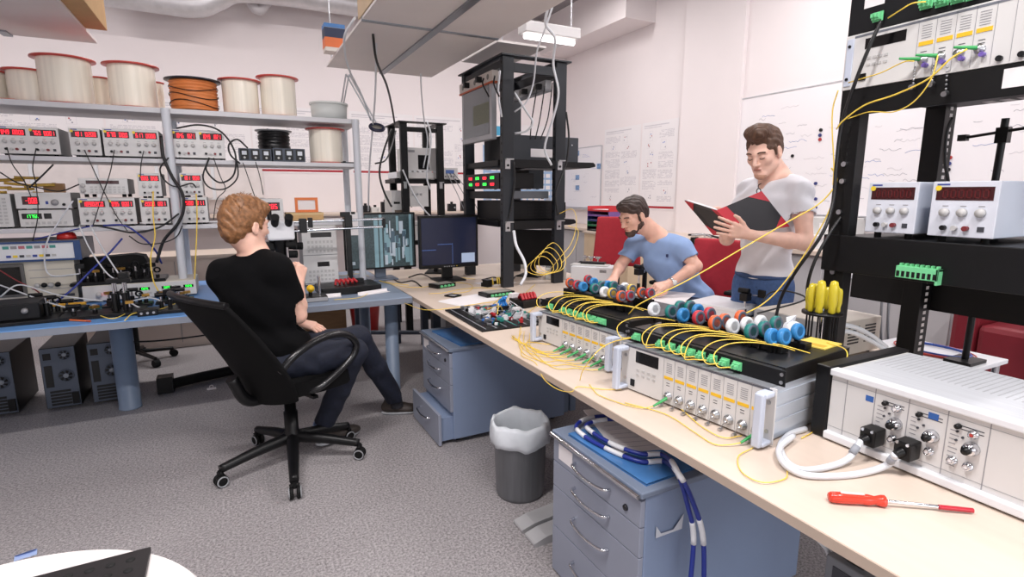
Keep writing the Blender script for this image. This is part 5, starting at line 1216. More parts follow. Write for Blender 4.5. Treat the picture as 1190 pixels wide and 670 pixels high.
for z in (1.585, .95): MB().box(x0 - .06, x1 + .2, y0 + .051, y1 - .051, z - .04, z).build('shelf', rack_k, t, .003)
for x in (x0 + .035, x1 - .035):
    b = MB(); b.box(x - .025, x + .025, y0 - .02, y0 - .001, 1.55, 1.558).box(x - .02, x + .012, y0 - .006, y0 - .001, 1.49, 1.55); b.build('bracket', clipm, t)
def plain_box(label, c, w, d, h, mat, name, cat, rz=0, deco=None):
    t = thing(name, label, cat, c, rz); MB().box(0, w, .004, d, .006, h).build('case', mat, t, .004); MB().box(0, w, 0, .004, .006, h).build('front_panel', panel_g, t)
    for (fx, fy) in ((.02, .02), (w - .02, .02), (.02, d - .03), (w - .02, d - .03)): MB().cyl((fx, fy, 0), (fx, fy, .006), .01, n=8).build('foot', black_rub, t)
    if deco: deco(t, w, h, d)
    return t
plain_box('low white tray unit on the shelf of the smaller black rack', (1.50, 5.51, 1.586), .44, .36, .07, case_w, 'tray_unit', 'tray', 0, lambda t, w, h, d: [MB().box(w * (.05 + .12 * k), w * (.05 + .12 * k) + .03, 0, .02, h, h + .012).build('lug', case_w, t) for k in range(8)])
plain_box('white unit stacked on the tray in the smaller black rack', (1.60, 5.54, 1.662), .34, .3, .24, case_g, 'tray_unit', 'tray', 0, lambda t, w, h, d: (MB().box(w * .4, w * .75, -.002, 0, h * .1, h * .7).build('opening', lens_blk, t), MB().box(w * .1, w * .3, -.003, 0, h * .8, h * .9).build('slot', mark_g, t)))
plain_box('pale meter with a blue display at the right end of the smaller rack', (1.99, 5.51, 1.586), .17, .3, .12, case_g, 'bench_meter', 'meter', 0, lambda t, w, h, d: (MB().box(w * .2, w * .75, -.002, 0, h * .5, h * .82).build('display', M('blue_lcd', (70, 96, 150), .3, 0, 0, emit=.2), t), [MB().box(w * (.15 + .18 * k), w * (.15 + .18 * k) + .012, -.004, 0, h * .2, h * .3).build('button', mark_d, t) for k in range(4)]))
plain_box('tall pale chassis with a brown front standing inside the smaller black rack', (1.44, 5.52, .951), .14, .3, .52, case_g, 'chassis', 'chassis', 0, lambda t, w, h, d: (MB().box(w * .2, w * .9, -.002, 0, h * .4, h * .62).build('brown_panel', M('brown_panel', (110, 96, 84), .5), t), MB().box(w * .15, w * .6, -.002, 0, h * .74, h * .78).build('slot', lens_blk, t)))
plain_box('black unit hanging under the shelf of the smaller black rack', (1.63, 5.52, 1.30), .2, .3, .22, rack_k, 'black_unit', 'instrument', 0, lambda t, w, h, d: [MB().cyl((w * (.2 + .2 * k), -.001, h * .6), (w * (.2 + .2 * k), -.006, h * .6), .012, n=10).build('knob', steel, t) for k in range(3)])
plain_box('pale box beside a teal coil at the foot of the smaller black rack', (1.64, 5.52, .951), .16, .25, .2, case_w, 'white_box', 'box', 0, lambda t, w, h, d: MB().box(w * .1, w * .9, -.002, 0, h * .8, h * .84).build('seam', mark_g, t))
t = thing('hose_coil', 'teal coiled hose inside the smaller black rack', 'hose', (1.865, 5.62, 1.10)); 
for k in range(4): MB().torus((0, -.06 + .03 * k, .0), .085, .016, (.3, 1, 0), 24, 7).build('turn', M('teal_hose', (60, 110, 130), .45), t)
MB().cyl((0, -.1, -.149), (0, .06, -.149), .01).build('support', black_pl, t)
# grey carton behind the plot monitor
t = thing('speaker_box', 'pale box with a dark front standing behind the plot monitor', 'speaker', (1.92, 5.02, 0)); 
MB().box(-.16, .16, -.1, .1, .955, 1.21).build('case', case_g, t, .004); MB().box(-.09, .13, -.104, -.1, .97, 1.19).build('dark_front', M('grille_dark', (62, 58, 56), .6), t); MB().box(-.14, .14, -.08, .08, .0, .955).build('pedestal', M('pedestal_grey', (120, 122, 126), .5), t)
# wall calendar / planner with blue grid by the far corner
q0, q1 = onY(562, 240, YB - .006), onY(650, 148, YB - .006)
t = thing('wall_planner', 'blue and white wall planner with a grid, behind the tall rack', 'planner', (q0.x, YB - .004, q0.z)); w, h = q1.x - q0.x, q1.z - q0.z
MB().box(0, w, -.001, 0, 0, h).build('sheet', M('planner_blue', (150, 180, 214), .6), t)
g = MB()
for i in range(12):
    for j in range(9): g.box(w * (.02 + .08 * i), w * (.02 + .08 * i) + w * .06, -.002, -.001, h * (.06 + .075 * j), h * (.06 + .075 * j) + h * .05, 0 if (i + j) % 5 else 1)
g.box(w * .0, w, -.002, -.001, h * .74, h * .82, 0).box(w * .02, w * .5, -.0025, -.002, h * .75, h * .79, 2).box(0, w, -.002, -.001, h * .84, h, 0).box(w * .05, w * .35, -.0025, -.002, h * .86, h * .97, 2)
g.build('grid', [paper_w, M('planner_grey', (170, 176, 190), .6), M('planner_cyan', (80, 170, 210), .6)], t)
# shelf along the back wall with small things, seen between the shelving and the racks
t = thing('wall_shelf', 'long beige shelf along the back wall below the white posters', 'shelf', (0, 0, 0))
zsh = onY(500, 246, 7.6).z
MB().box(-1.2, 3.6, 7.6, 8.185, zsh - .03, zsh).build('board', desk_m, t)
for x in (-1.0, .4, 1.8, 3.2): MB().box(x, x + .04, 7.7, 8.185, zsh - .2, zsh - .03).build('bracket', steel, t)
rr = random.Random(9)
names = ['small black gadget', 'dark little box', 'small grey gadget', 'flat black box', 'little dark stand']
places = ['left of the shelving post', 'right of the orange frame', 'beside the smaller rack', 'left of the smaller rack', 'behind the plot monitor', 'near the planner', 'under the wall planner']
for k, px in enumerate((352, 425, 436, 448, 458, 525, 540)):
    q = onY(px, 246, 7.75); t = thing('gadget', names[k % 5] + ' on the back wall shelf, ' + places[k], 'gadget', (q.x, 7.75, zsh), 0, None)
    hh = .06 + .1 * rr.random(); MB().box(-.06, .06, -.04, .04, 0, hh).build('body', dark_metal if k != 2 else case_g, t, .006); MB().cyl((.0, 0, hh), (.0, 0, hh + .03), .02).build('knob', black_pl, t); MB().cyl((.03, -.04, hh * .5), (.03, -.055, hh * .5), .012, n=10).build('dial', steel, t)
# white panelled doors of the back wall, left part, seen through the shelving
t = thing('cupboard', 'row of pale louvred cupboards on the back wall under the posters', 'cupboard', (0, 0, 0))
MB().box(-2.6, .38, 8.02, 8.185, 1.36, 1.80).build('body', case_w, t)
for k in range(5): MB().box(-2.58 + .6 * k, -2.02 + .6 * k, 8.005, 8.02, 1.38, 1.78).build('door', M('cupboard_door', (222, 214, 212), .5), t, .004)
# ------------------------------------------------------------------ panel added behind to give the bright beige area under the blue bench
t = thing('cabinet_panel', 'pale beige cabinet seen under the blue bench behind the cylinder leg', 'cabinet', (0, 0, 0))
MB().box(-1.3, .25, 5.86, 6.4, 0, .84).build('carcass', M('beige_cabinet', (216, 200, 188), .6, 0, .02), t, .004); MB().box(-1.32, .27, 5.84, 6.42, .84, .87).build('top', desk_m, t); MB().box(-.53, -.525, 5.855, 5.86, .05, .82).build('door_seam', mark_g, t)
t = thing('red_bin', 'red plastic bin on the floor beyond the grey bench legs', 'bin', (*onZ(425, 384, 0).xy, 0))
MB().lathe([(.13, 0), (.16, .32), (.165, .33), (.155, .33), (.125, .01), (0, .01)], n=28).build('body', M('red_plastic', (190, 44, 40), .4), t); MB().torus((0, 0, .325), .16, .008, n=28, k=6).build('lip', M('red_plastic', (1, 1, 1)), t)
t = thing('wooden_crate', 'brown wooden crate on the floor under the grey bench', 'crate', (*onZ(378, 388, 0).xy, 0))
MB().box(-.2, .2, -.12, .12, .0, .34).build('body', M('brown_wood', (112, 84, 56), .7, 0, .15, 8, stretch=(1, 1, 6)), t); MB().box(-.21, .21, -.13, .13, .3, .34).build('top_band', M('brown_wood', (1, 1, 1)), t)
t = thing('metal_trestle', 'dark metal table trestle standing behind the grey bench leg', 'trestle', (0, 0, 0))
for (px, py) in ((418, 400), (462, 398), (494, 400), (508, 440)):
    q = onZ(px, py, 0); MB().box(q.x - .03, q.x + .03, q.y - .03, q.y + .03, 0, .70).build('leg', M('slate_leg', (58, 66, 80), .5), t)
a_, b_ = onZ(418, 400, 0), onZ(494, 400, 0); MB().cyl((a_.x, a_.y, .12), (b_.x, b_.y, .12), .02).build('rail', M('slate_leg', (1, 1, 1)), t)
# stool base behind the cylinder leg and cable tray on the floor
c = onZ(176, 421, 0)
t = thing('swivel_stool', 'black swivel stool seen under the blue bench right of the cylinder leg', 'stool', (c.x - .1, c.y + .05, 0))
for k in range(5):
    a = .3 + 2 * PI * k / 5; e = Vector((.27 * math.cos(a), .27 * math.sin(a), .075)); MB().cyl((0, 0, .10), e, .02, .014).build('base_arm', black_pl, t)
    w_ = MB(); w_.cyl(e + Vector((-.022 * math.sin(a), .022 * math.cos(a), -.042)), e + Vector((.022 * math.sin(a), -.022 * math.cos(a), -.042)), .032, n=16); w_.build('caster', black_rub, t)
MB().cyl((0, 0, .08), (0, 0, .44), .026).build('column', black_pl, t); MB().lathe([(0, .44), (.16, .44), (.18, .46), (.18, .49), (.15, .51), (0, .515)], n=28).build('seat', black_rub, t)
t = thing('cable_duct', 'black cable duct lying on the floor beside the black swivel chair', 'cable duct', (0, 0, 0))
a_, b_ = onZ(190, 455, 0), onZ(250, 440, 0)
MB().tube([a_ + Vector((0, 0, .04)), (a_ + b_) / 2 + Vector((0, 0, .045)), b_ + Vector((.3, .1, .04))], .04, 8, 0, 4).build('duct', black_rub, t); MB().cbox(a_ + Vector((.02, 0, .06)), .1, .1, .12).build('end_box', black_pl, t)
c = onZ(246, 452, 0)
t = thing('cable_clip', 'small white cable clip lying by the black swivel chair', 'clip', (c.x, c.y, 0)); MB().box(-.03, .03, -.01, .01, 0, .012).build('clip_body', paper_w, t); MB().torus((0, 0, .02), .012, .003, (0, 1, 0), 12, 5).build('loop', paper_w, t)
# ================================================================== the black rack standing on the desk at the right
RX = 1.97
t = thing('equipment_rack', 'big black rack with two power supplies at the right edge of the photo', 'rack', (0, 0, 0))
def rpost(x0, x1, y0, y1, holes):
    MB().box(x0, x1, y0, y1, DZ, 2.32).build('post', rack_k, t, .002)
    g = MB()
    for k in range(60):
        z = DZ + .06 + .026 * k
        if holes == 'f': g.box(x0 - .0008, x0, (y0 + y1) / 2 - .006, (y0 + y1) / 2 + .006, z, z + .012)
        else: g.box((x0 + x1) / 2 - .008, (x0 + x1) / 2 + .012, y0 - .0008, y0, z, z + .014)
    g.build('mounting_holes', M('hole_black', (6, 6, 7), .8) if holes == 'f' else M('hole_bright', (205, 200, 200), .6), t)
rpost(RX, RX + .05, 1.195, 1.27, 'f'); rpost(RX, RX + .05, .56, .63, 'f'); rpost(2.46, 2.54, 1.17, 1.24, 'b'); rpost(2.46, 2.54, .56, .63, 'b')
for zz in (1.95, 1.74, 1.72, 1.55, 1.49, 1.38, 1.22, 1.19, 1.16):
    MB().cyl((RX - .0, 1.232, zz), (RX - .01, 1.232, zz), .009, n=12).build('bolt', steel, t)
MB().box(RX + .0, 2.54, .60, 1.235, 1.775, 1.80).build('shelf', rack_k, t, .002); MB().box(RX - .012, RX, .56, 1.262, 1.715, 1.802).build('shelf_lip', rack_k, t, .002)
MB().box(RX - .014, RX - .012, .66, .80, 1.738, 1.79).build('white_tape', paper_w, t)
MB().box(RX + .0, 2.54, .58, 1.235, 1.262, 1.295).build('shelf', rack_k, t, .003); MB().box(RX - .015, RX + .0, .56, 1.275, 1.165, 1.297).build('shelf_lip', rack_k, t, .003)
MB().box(2.541, 2.56, .56, 1.50, .97, 1.20).build('back_board', rack_k, t)
MB().box(RX, 2.54, .56, 1.27, 2.30, 2.33).build('top_frame', rack_k, t)
g = MB()
for k in range(5): g.box(2.465, 2.535, 1.03 - .05 * k, 1.06 - .05 * k, 1.7742, 1.775)
g.build('shelf_slots', M('hole_bright', (205, 200, 200), .6), t)
# top mainframe in that rack
tt = thing('laser_mainframe', 'white laser mainframe with four yellow strips high in the right rack', 'laser controller', (RX - .016, 1.262, 1.803), -PI / 2)
w, h, d = .70, .180, .40
MB().box(.03, w - .03, .016, d, .002, h - .002).build('case', rib_m, tt)
MB().box(0, w, 0, .015, .001, h).build('front_panel', panel_g, tt, .001)
MB().box(.006, .03, -.004, 0, .012, h - .012).build('ear', M('light_blue_grey_handle', (196, 204, 220), .4), tt, .002)
for zz in (.2, .8): MB().cyl((.017, -.004, h * zz), (.017, -.008, h * zz), .005, n=10).build('screw', dark_metal, tt)
pA, pB = onP(tt, 1006, 48, 0), onP(tt, 1053, 44, 0); pC = onP(tt, 1007, 57, 0)
MB().box(pA.x, pB.x, -.001, 0, pC.z, pC.z + .034).build('display', lens_blk, tt)
for i in range(4):
    for j in range(2): MB().box(pA.x + .018 * i + .012, pA.x + .018 * i + .024, -.002, 0, h * (.38 + .12 * j), h * (.38 + .12 * j) + .008).build('button', knob_g, tt)
p = onP(tt, 1002, 90, 0); MB().box(p.x - .012, p.x + .012, -.004, 0, p.z - .010, p.z + .012).build('power_switch', black_pl, tt)
xs_ = [onP(tt, px, py, 0).x for px, py in ((1066, 50), (1087, 45), (1110, 40), (1133, 34), (1157, 28))]
pr = MB(); 
for x in xs_ + [onP(tt, 1180, 25, 0).x]: pr.box(x - .0006, x + .0006, -.0008, 0, .006, h - .006)
for a, b in zip(xs_, xs_[1:]):
    for r_ in range(6): pr.box(a + (b - a) * .2, a + (b - a) * .75, -.0008, 0, h * (.66 + .04 * r_), h * (.66 + .04 * r_) + .002)
    for r_ in range(2): pr.box(a + (b - a) * .25, a + (b - a) * .6, -.0008, 0, h * (.38 + .05 * r_), h * (.38 + .05 * r_) + .002, 1)
pr.box(.03, w, -.0008, 0, h - .012, h - .005, 2); pr.build('panel_print', [mark_g, mark_d, M('dark_header_strip', (110, 114, 124), .5)], tt)
for (px, py), a, b in zip(((1076, 50), (1097.5, 45), (1120, 40), (1143, 34.5)), xs_, xs_[1:]):
    p = onP(tt, px, py, 0); MB().box(a + (b - a) * .1, a + (b - a) * .9, -.0015, 0, p.z - .006, p.z + .006).build('yellow_strip', label_y, tt)
for k, (px, py) in enumerate(((1073, 70), (1093, 66), (1115, 62), (1139, 57))):
    p = onP(tt, px, py, 0); b = MB().lathe([(.014, 0), (.014, .004), (.009, .005), (.009, .018), (0, .018)], p, (0, -1, 0), 16).build('fibre_port', steel, tt)
    MB().cyl(p + Vector((.012, -.004, -.018)), p + Vector((.012, -.02, -.018)), .007, n=10).build('ferrule', M('violet_ferrule', (110, 90, 170), .4), b)
    if k != 2: e = p + Vector((-.002, -.018, .002)); MB().cyl(e, e + Vector((-.035, -.045, .004)), .006, .0035, 10).build('green_boot', M('green_boot', (60, 160, 90), .4), tt)
for k, (px, py, py2) in enumerate(((1063, 78, 100), (1085, 75, 97), (1101, 78, 108))):
    p, q = onP(tt, px, py, -.012), onP(tt, px - 2, py2, -.012); g = MB(); n = 7
    for i in range(n): g.ball(p.lerp(q, i / (n - 1)), .0035, 0, 8, 5)
    c_ = g.build('bead_chain', steel, tt); MB().cyl(q + Vector((0, .004, 0)), q + Vector((0, -.012, -.004)), .008, n=12).build('dust_cap', steel, c_)
for px, py in ((1162, 68), (1188, 63)): p = onP(tt, px, py, 0); MB().cyl(p, p + Vector((0, -.01, 0)), .008, n=12).build('thumbscrew', dark_metal, tt)
# black panel with green adapters above it
tt = thing('fibre_patch_unit', 'black fibre panel with green adapters at the top of the right rack', 'fibre panel', (RX - .012, 1.262, 1.986), -PI / 2)
MB().box(0, .70, 0, .012, .0, .17).build('front_panel', dark_metal, tt, .002); MB().box(.03, .67, .012, .3, .005, .165).build('chassis', black_pl, tt)
for k, (px, py) in enumerate(((1077.5, 4), (1096, 1), (1114, -3), (1132, -7))): p = onP(tt, px, py, 0); g = MB(); adapter(g, p.x, p.z, 0, 1.1); g.build('green_adapter', green_c, tt)
p = onP(tt, 1017, 6, 0); MB().box(p.x - .035, p.x + .03, -.001, 0, .075, .165).build('white_label', paper_w, tt)
p = onP(tt, 1023, 20, 0); g = MB(); adapter(g, p.x, p.z, -.01, 1.0); g.build('green_adapter', green_c, tt)
# power supplies on the middle shelf
for lab, x0, x1, yt in (('white power supply with a dark readout, left of the pair on the right rack', 1004, 1061, 213), ('white power supply with a dark readout at the right edge of the photo', 1077, 1154, 211)):
    A_, B_ = onX(x0, 272, 2.0), onX(x1, 276, 2.0); psu(lab, (2.0, A_.y, 1.2955), A_.y - B_.y, 1.484 - 1.2955, .42, ['000000'], -PI / 2, dim=True, body=M('blue_white_case', (208, 216, 230), .45, 0, .02), face=M('blue_white_panel', (216, 220, 230), .4), feet=.018)
tt = thing('fibre_adapter_block', 'row of eight green fibre adapters clipped under the middle shelf of the right rack', 'fibre adapter', (RX - .017, onX(1050, 314, RX).y, onX(1050, 314, RX).z), -PI / 2)
w = onX(1050, 314, RX).y - onX(1099, 318, RX).y
g = MB(); g.box(0, w, -.03, -.024, -.018, .02).box(0, w, -.024, 0, .012, .02).box(w - .006, w, -.03, 0, -.03, .02); g.build('block', green_c, tt, .001)
for k in range(8): MB().box(w * (k + .2) / 8, w * (k + .8) / 8, -.031, -.03, -.014, .004).build('port', lens_blk, tt)
for k in range(8): MB().box(w * (k + .3) / 8, w * (k + .7) / 8, -.02, -.006, .02, .028).build('latch', green_c, tt)
# clamp stand on the small white table
tt = thing('clamp_stand', 'thin black clamp stand with a cross bar behind the right power supply', 'stand', (2.80, 1.13, .72))
MB().box(-.07, .07, -.05, .05, 0, .014).build('base', black_pl, tt); MB().cyl((0, 0, .014), (-.04, -.03, 1.02), .013).build('column', dark_metal, tt)
MB().cyl((-.05, .10, .955), (-.05, -.2, .985), .006, n=8).build('cross_bar', black_pl, tt); MB().cbox((-.05, .1, .955), .03, .03, .025).build('end_block', black_pl, tt); MB().cbox((-.04, -.03, .955), .035, .04, .06).build('clamp', black_pl, tt)
for zz in (.28, .33): MB().cyl((-.01, 0, zz), (-.03, .06, zz + .005), .006, n=8).build('lever', steel, tt); MB().cbox((-.012, 0, zz), .04, .04, .03).build('clamp', black_pl, tt)
# ------------------------------------------------------------------ long counter along the right wall
grey_cab = M('grey_cabinet_front', (186, 184, 186), .5, 0, .02)
zc = onX(880, 285, 4.55).z
tt = thing('counter', 'long beige topped counter with grey cupboards along the right wall', 'counter', (0, 0, 0))
ye = onX(956, 294, 4.55).y
MB().box(4.55, 5.18, ye, 8.0, zc - .04, zc).build('countertop', desk_m, tt, .003); MB().box(4.62, 5.18, ye + .02, 7.98, .08, zc - .04).build('carcass', grey_cab, tt)
for k in range(6): MB().box(4.605, 4.62, ye + .03 + .78 * k, ye + .79 + .78 * k, .1, zc - .06).build('door', grey_cab, tt, .003)
MB().box(4.66, 5.18, ye + .03, 7.97, 0, .08).build('plinth', dark_metal, tt)
t2 = thing('low_cupboard', 'low grey cupboard below the whiteboards behind the right rack', 'cupboard', (0, 0, 0))
MB().box(4.75, 5.18, 2.02, ye - .05, .06, zc - .22).build('carcass', grey_cab, t2, .004); MB().box(4.72, 5.18, 2.0, ye - .03, zc - .22, zc - .19).build('top', case_w, t2)
for k in range(2): MB().box(4.735, 4.75, 2.04 + .44 * k, 2.46 + .44 * k, .08, zc - .24).build('door', grey_cab, t2, .003)
MB().box(4.8, 5.18, 2.04, ye - .06, 0, .06).build('plinth', dark_metal, t2)
q = onX(942, 282, 4.9)
tt = thing('document_box', 'white boxes of paper at the end of the counter behind the standing man', 'box', (4.95, q.y, zc))
MB().box(-.2, .2, -.26, .2, 0, .1).build('body', case_w, tt, .003); MB().box(-.21, .21, -.27, .21, .1, .12).build('lid', paper_w, tt)
tt = thing('paper_tray', 'grey paper tray with a white label on the wall counter by the whiteboard', 'tray', (5.02, q.y - .05, zc + .1205)); MB().box(-.12, .12, -.3, .12, 0, .16).build('tray', case_g, tt, .004); MB().box(-.121, -.12, -.2, -.02, .05, .11).build('white_label', paper_w, tt)
for k, (px, nm) in enumerate(((806, 'small black clamp'), (817, 'green and black clamp'), (838, 'black u shaped clamp'))):
    q = onX(px, 282, 4.545); tt = thing('table_clamp', nm + ' gripping the counter edge behind the men', 'clamp', (4.545, q.y, zc + .001))
    MB().box(-.03, .05, -.02, .02, 0, .02).build('jaw', black_pl, tt); MB().box(-.03, -.012, -.02, .02, -.09, 0).build('spine', black_pl if k != 1 else M('green_boot', (60, 160, 90), .4), tt); MB().cyl((-.02, 0, -.09), (-.02, 0, -.14), .01).build('screw', dark_metal, tt)
q = onX(815, 274, 4.8); tt = thing('tool_heap', 'flat grey tools lying on the counter between the two men', 'tool', (4.8, q.y, zc))
for k in range(3): MB().tube([(0, -.25 + .1 * k, .015), (.05, 0, .03), (.0, .2 - .05 * k, .015)], .012, 6).build('bar', steel if k else dark_metal, tt)
# wooden pigeonhole with coloured trays, left of the seated man
A_ = onX(700, 265, 4.0)
tt = thing('wood_cabinet', 'pale wood cabinet carrying the coloured letter trays', 'cabinet', (4.15, A_.y - .0, 0))
yl, yr = onX(679, 270, 3.9).y, onX(715, 270, 3.9).y; zt = onX(695, 272, 3.9).z; o = tt.location
MB().box(-.25, .25, yr - .25 - o.y, yl - o.y, 0, zt).build('carcass', M('pale_birch', (220, 196, 164), .5, 0, .05, 5), tt, .003); MB().box(-.27, .27, yr - .27 - o.y, yl + .02 - o.y, zt, zt + .02).build('top', desk_m, tt); MB().box(-.253, -.25, yr - .2 - o.y, yl - .05 - o.y, zt * .1, zt - .05).build('door', M('pale_birch', (1, 1, 1)), tt)
yl, yr = onX(686, 262, 4.0).y, onX(706, 262, 4.0).y
for k, (cn, col) in enumerate((('black', (24, 26, 30)), ('green', (30, 110, 70)), ('blue', (44, 50, 110)), ('violet', (120, 84, 150)), ('red', (196, 44, 52)))):
    t3 = thing('letter_tray', '%s letter tray, %s in the stack on the pale wood cabinet' % (cn, ('lowest', 'second from the bottom', 'middle one', 'second from the top', 'topmost')[k]), 'letter tray', (4.15, (yl + yr) / 2, zt + .0205 + .062 * k), 0, 'coloured letter trays')
    g = MB(); hw = (yl - yr) / 2 + .04; m = M('tray_' + cn, col, .4); g.box(-.17, .17, -hw, hw, 0, .006).box(-.17, .17, -hw, -hw + .006, .006, .061).box(-.17, .17, hw - .006, hw, .006, .061).box(.164, .17, -hw, hw, .006, .061).box(-.17, -.164, -hw, hw, .006, .022); g.build('tray_shell', m, t3)
    MB().box(-.15, .15, -hw + .012, hw - .012, .0062, .02).build('paper', paper_w, t3)
# ------------------------------------------------------------------ dark red armchair
leather = M('dark_red_leather', (116, 30, 40), .4, 0, .1, 6, .1)
tt = thing('armchair', 'dark red leather armchair behind the right rack', 'armchair', (4.28, 1.55, 0))
yl = onX(1100, 400, 4.28).y - 1.55; ys = onX(1134, 385, 4.28).y - 1.55; za = onX(1118, 334, 4.28).z; zs = onX(1150, 378, 4.3).z
MB().box(.0, .86, ys - .62 - (yl - ys), yl, .08, .26).build('base', leather, tt, .02)
MB().box(.0, .82, ys, yl, .1, za).build('armrest', leather, tt, .04); MB().box(.0, .82, ys - .62 - (yl - ys), ys - .62, .1, za).build('armrest', leather, tt, .04)
MB().box(.0, .70, ys - .62, ys - .003, .26, zs).build('seat_cushion', leather, tt, .04); MB().box(.62, .86, ys - .62, ys - .003, .26, za + .12).build('backrest', leather, tt, .05)
for (x, y) in ((.08, yl - .1), (.78, yl - .1), (.08, ys - .6), (.78, ys - .6)): MB().cyl((x, y, 0), (x, y, .1), .025).build('leg', dark_metal, tt)
# ------------------------------------------------------------------ swivel chairs
def swivel_base(t, R=.33, zc_=.45, a0=0, ang=None, ring=None, capm=black_pl):
    for k in range(5):
        a = (a0 + 2 * PI * k / 5) if ang is None else ang[k]; r_ = R if not hasattr(R, '__len__') else R[k]
        e = Vector((r_ * math.cos(a), r_ * math.sin(a), .085)); s_ = Vector((-math.sin(a), math.cos(a), 0))
        l = MB(); l.tube([(0, 0, .135), (e.x * .5, e.y * .5, .118), (e.x, e.y, .09)], lambda f: .034 - .012 * f, 8); l.build('base_arm', black_pl, t)
        c_ = MB()
        for q in (-.016, .016): c_.lathe([(.0, -.009), (.026, -.009), (.031, -.004), (.031, .004), (.026, .009), (0, .009)], e + s_ * q + Vector((0, 0, -.054)), s_, 18)
        c_.cyl(e + Vector((0, 0, -.03)), e + Vector((0, 0, .0)), .012); c_.tube([e + s_ * -.02 + Vector((0, 0, -.02)), e + Vector((0, 0, -.012)), e + s_ * .02 + Vector((0, 0, -.02))], .012, 6)
        w_ = c_.build('caster', black_rub, t)
        for q in (-.0265, .0265): MB().torus(e + s_ * q + Vector((0, 0, -.054)), .025, .0035, s_, 20, 5).build('tread_ring', M('grey_tread', (150, 152, 156), .5), w_)
    MB().lathe([(.045, .10), (.05, .12), (.045, .16), (.036, .17), (.036, zc_ - .12), (.03, zc_ - .12), (.03, zc_)], n=20).build('column', black_pl, t)
def panel(mb, rows, th, n=10):   # curved shell: rows of (left, right, bow) points
    pass
red_f = M('red_upholstery', (172, 38, 50), .8, 0, .06, 30)
def red_chair(label, c, rz, back_h=(.62, 1.06)):
    t = thing('office_chair', label, 'chair', c, rz); swivel_base(t, .30, .46)
    MB().lathe([(0, .46), (.23, .46), (.25, .48), (.25, .51), (.22, .535), (0, .54)], n=30).build('seat', red_f, t)
    g = MB(); n = 10; vs = []
    for y_ in (0, .05):
        for j in range(n + 1):
            for i in range(n + 1):
                u = i / n * 2 - 1; v = j / n; w = (.235 - .03 * v) * (1 - .10 * abs(u) ** 6 * 0); r_ = .05
                cx = u * w * (1 - (.06 * max(0, v - .9) * 10) * 0); vs.append((cx, -.22 - y_ - .06 * v + .05 * u * u, back_h[0] + v * (back_h[1] - back_h[0])))
    N = (n + 1) ** 2; fs = []
    for q in (0, 1):
        for j in range(n):
            for i in range(n): a = q * N + j * (n + 1) + i; fs.append((a, a + 1, a + n + 2, a + n + 1) if q else (a, a + n + 1, a + n + 2, a + 1))
    ed = [i for i in range(n + 1)] + [j * (n + 1) + n for j in range(1, n + 1)] + [n * (n + 1) + i for i in range(n - 1, -1, -1)] + [j * (n + 1) for j in range(n - 1, 0, -1)]
    for k in range(len(ed)): a, b = ed[k], ed[(k + 1) % len(ed)]; fs.append((a, b, b + N, a + N))
    g.add(vs, fs, 0, True); g.build('backrest', red_f, t, .015)
    MB().tube([(0, -.05, .46), (0, -.26, .45), (0, -.31, .6), (0, -.31, .8)], .022, 8).build('back_support', black_pl, t)
    for s in (-1, 1):
        a = MB(); a.cyl((s * .2, 0, .47), (s * .30, 0, .48), .018).cyl((s * .30, 0, .46), (s * .30, 0, .76), .022).build('arm_post', black_pl, t)
        MB().cbox((s * .30, .03, .775), .085, .26, .03).build('armrest', black_rub, t, .012)
    return t
CB = (3.02, 2.87); red_chair('red office chair the man in the blue shirt sits on', (CB[0], CB[1], 0), PI / 2 + .25, (.66, 1.10))
red_chair('red office chair standing behind the man in the blue shirt', (3.16, 4.10, 0), PI / 2 + .75, (.74, 1.215))
# black chair of the man at the bench
FW = Vector((.883, .469, 0)).normalized(); rzc = math.atan2(FW.y, FW.x) - PI / 2
t = CH = thing('office_chair', 'black high backed swivel chair the man in the black shirt sits on', 'chair', (.19, 3.03, 0), rzc)
Ri = Matrix.Rotation(-rzc, 3, 'Z')
ce = [Ri @ (onZ(x, y, .03) - Vector((.19, 3.03, .03))) for x, y in ((343, 572), (257, 558), (418, 526), (300, 510), (405, 505))]
swivel_base(t, [Vector((p.x, p.y)).length for p in ce], .40, 0, [math.atan2(p.y, p.x) for p in ce])
MB().box(-.1, .1, -.12, .12, .39, .43).build('tilt_housing', black_pl, t, .01)
MB().cbox((.13, .02, .40), .16, .03, .015).build('tilt_lever', black_pl, t)
mesh_f = M('black_chair_fabric', (7, 7, 8), .8, 0, .1, 40, spec=.2)
g = MB(); g.prism([(-.20, -.13), (-.24, .05), (-.24, .20), (-.20, .26), (.20, .26), (.24, .20), (.24, .05), (.20, -.13)], .43, .505); g.build('seat', mesh_f, t, .025)
# curved shell back leaning away
g = MB(); n = 12; vs = []
def bp(u, v, off):   # u -1..1 , v 0..1
    w = .235 + .05 * math.sin(PI * min(1, v * .62 + .18)) - .05 * max(0, .25 - v) * 2
    lean = -.16 - .30 * v ** 1.3; bow = .07 * u * u * (1 - .3 * v)
    top = .965 + .01 * (1 - u * u)
    zb = .42 - .035 * (1 - u * u)
    return (u * w, lean + bow - off, zb + v * (top - zb))
for off in (0, .028):
    for j in range(n + 1):
        for i in range(n + 1): vs.append(bp(i / n * 2 - 1, j / n, off))
N = (n + 1) ** 2; fs = []
for q in (0, 1):
    for j in range(n):
        for i in range(n): a = q * N + j * (n + 1) + i; fs.append((a, a + 1, a + n + 2, a + n + 1) if q else (a, a + n + 1, a + n + 2, a + 1))
ed = [i for i in range(n + 1)] + [j * (n + 1) + n for j in range(1, n + 1)] + [n * (n + 1) + i for i in range(n - 1, -1, -1)] + [j * (n + 1) for j in range(n - 1, 0, -1)]
for k in range(len(ed)): a, b = ed[k], ed[(k + 1) % len(ed)]; fs.append((a, b, b + N, a + N))
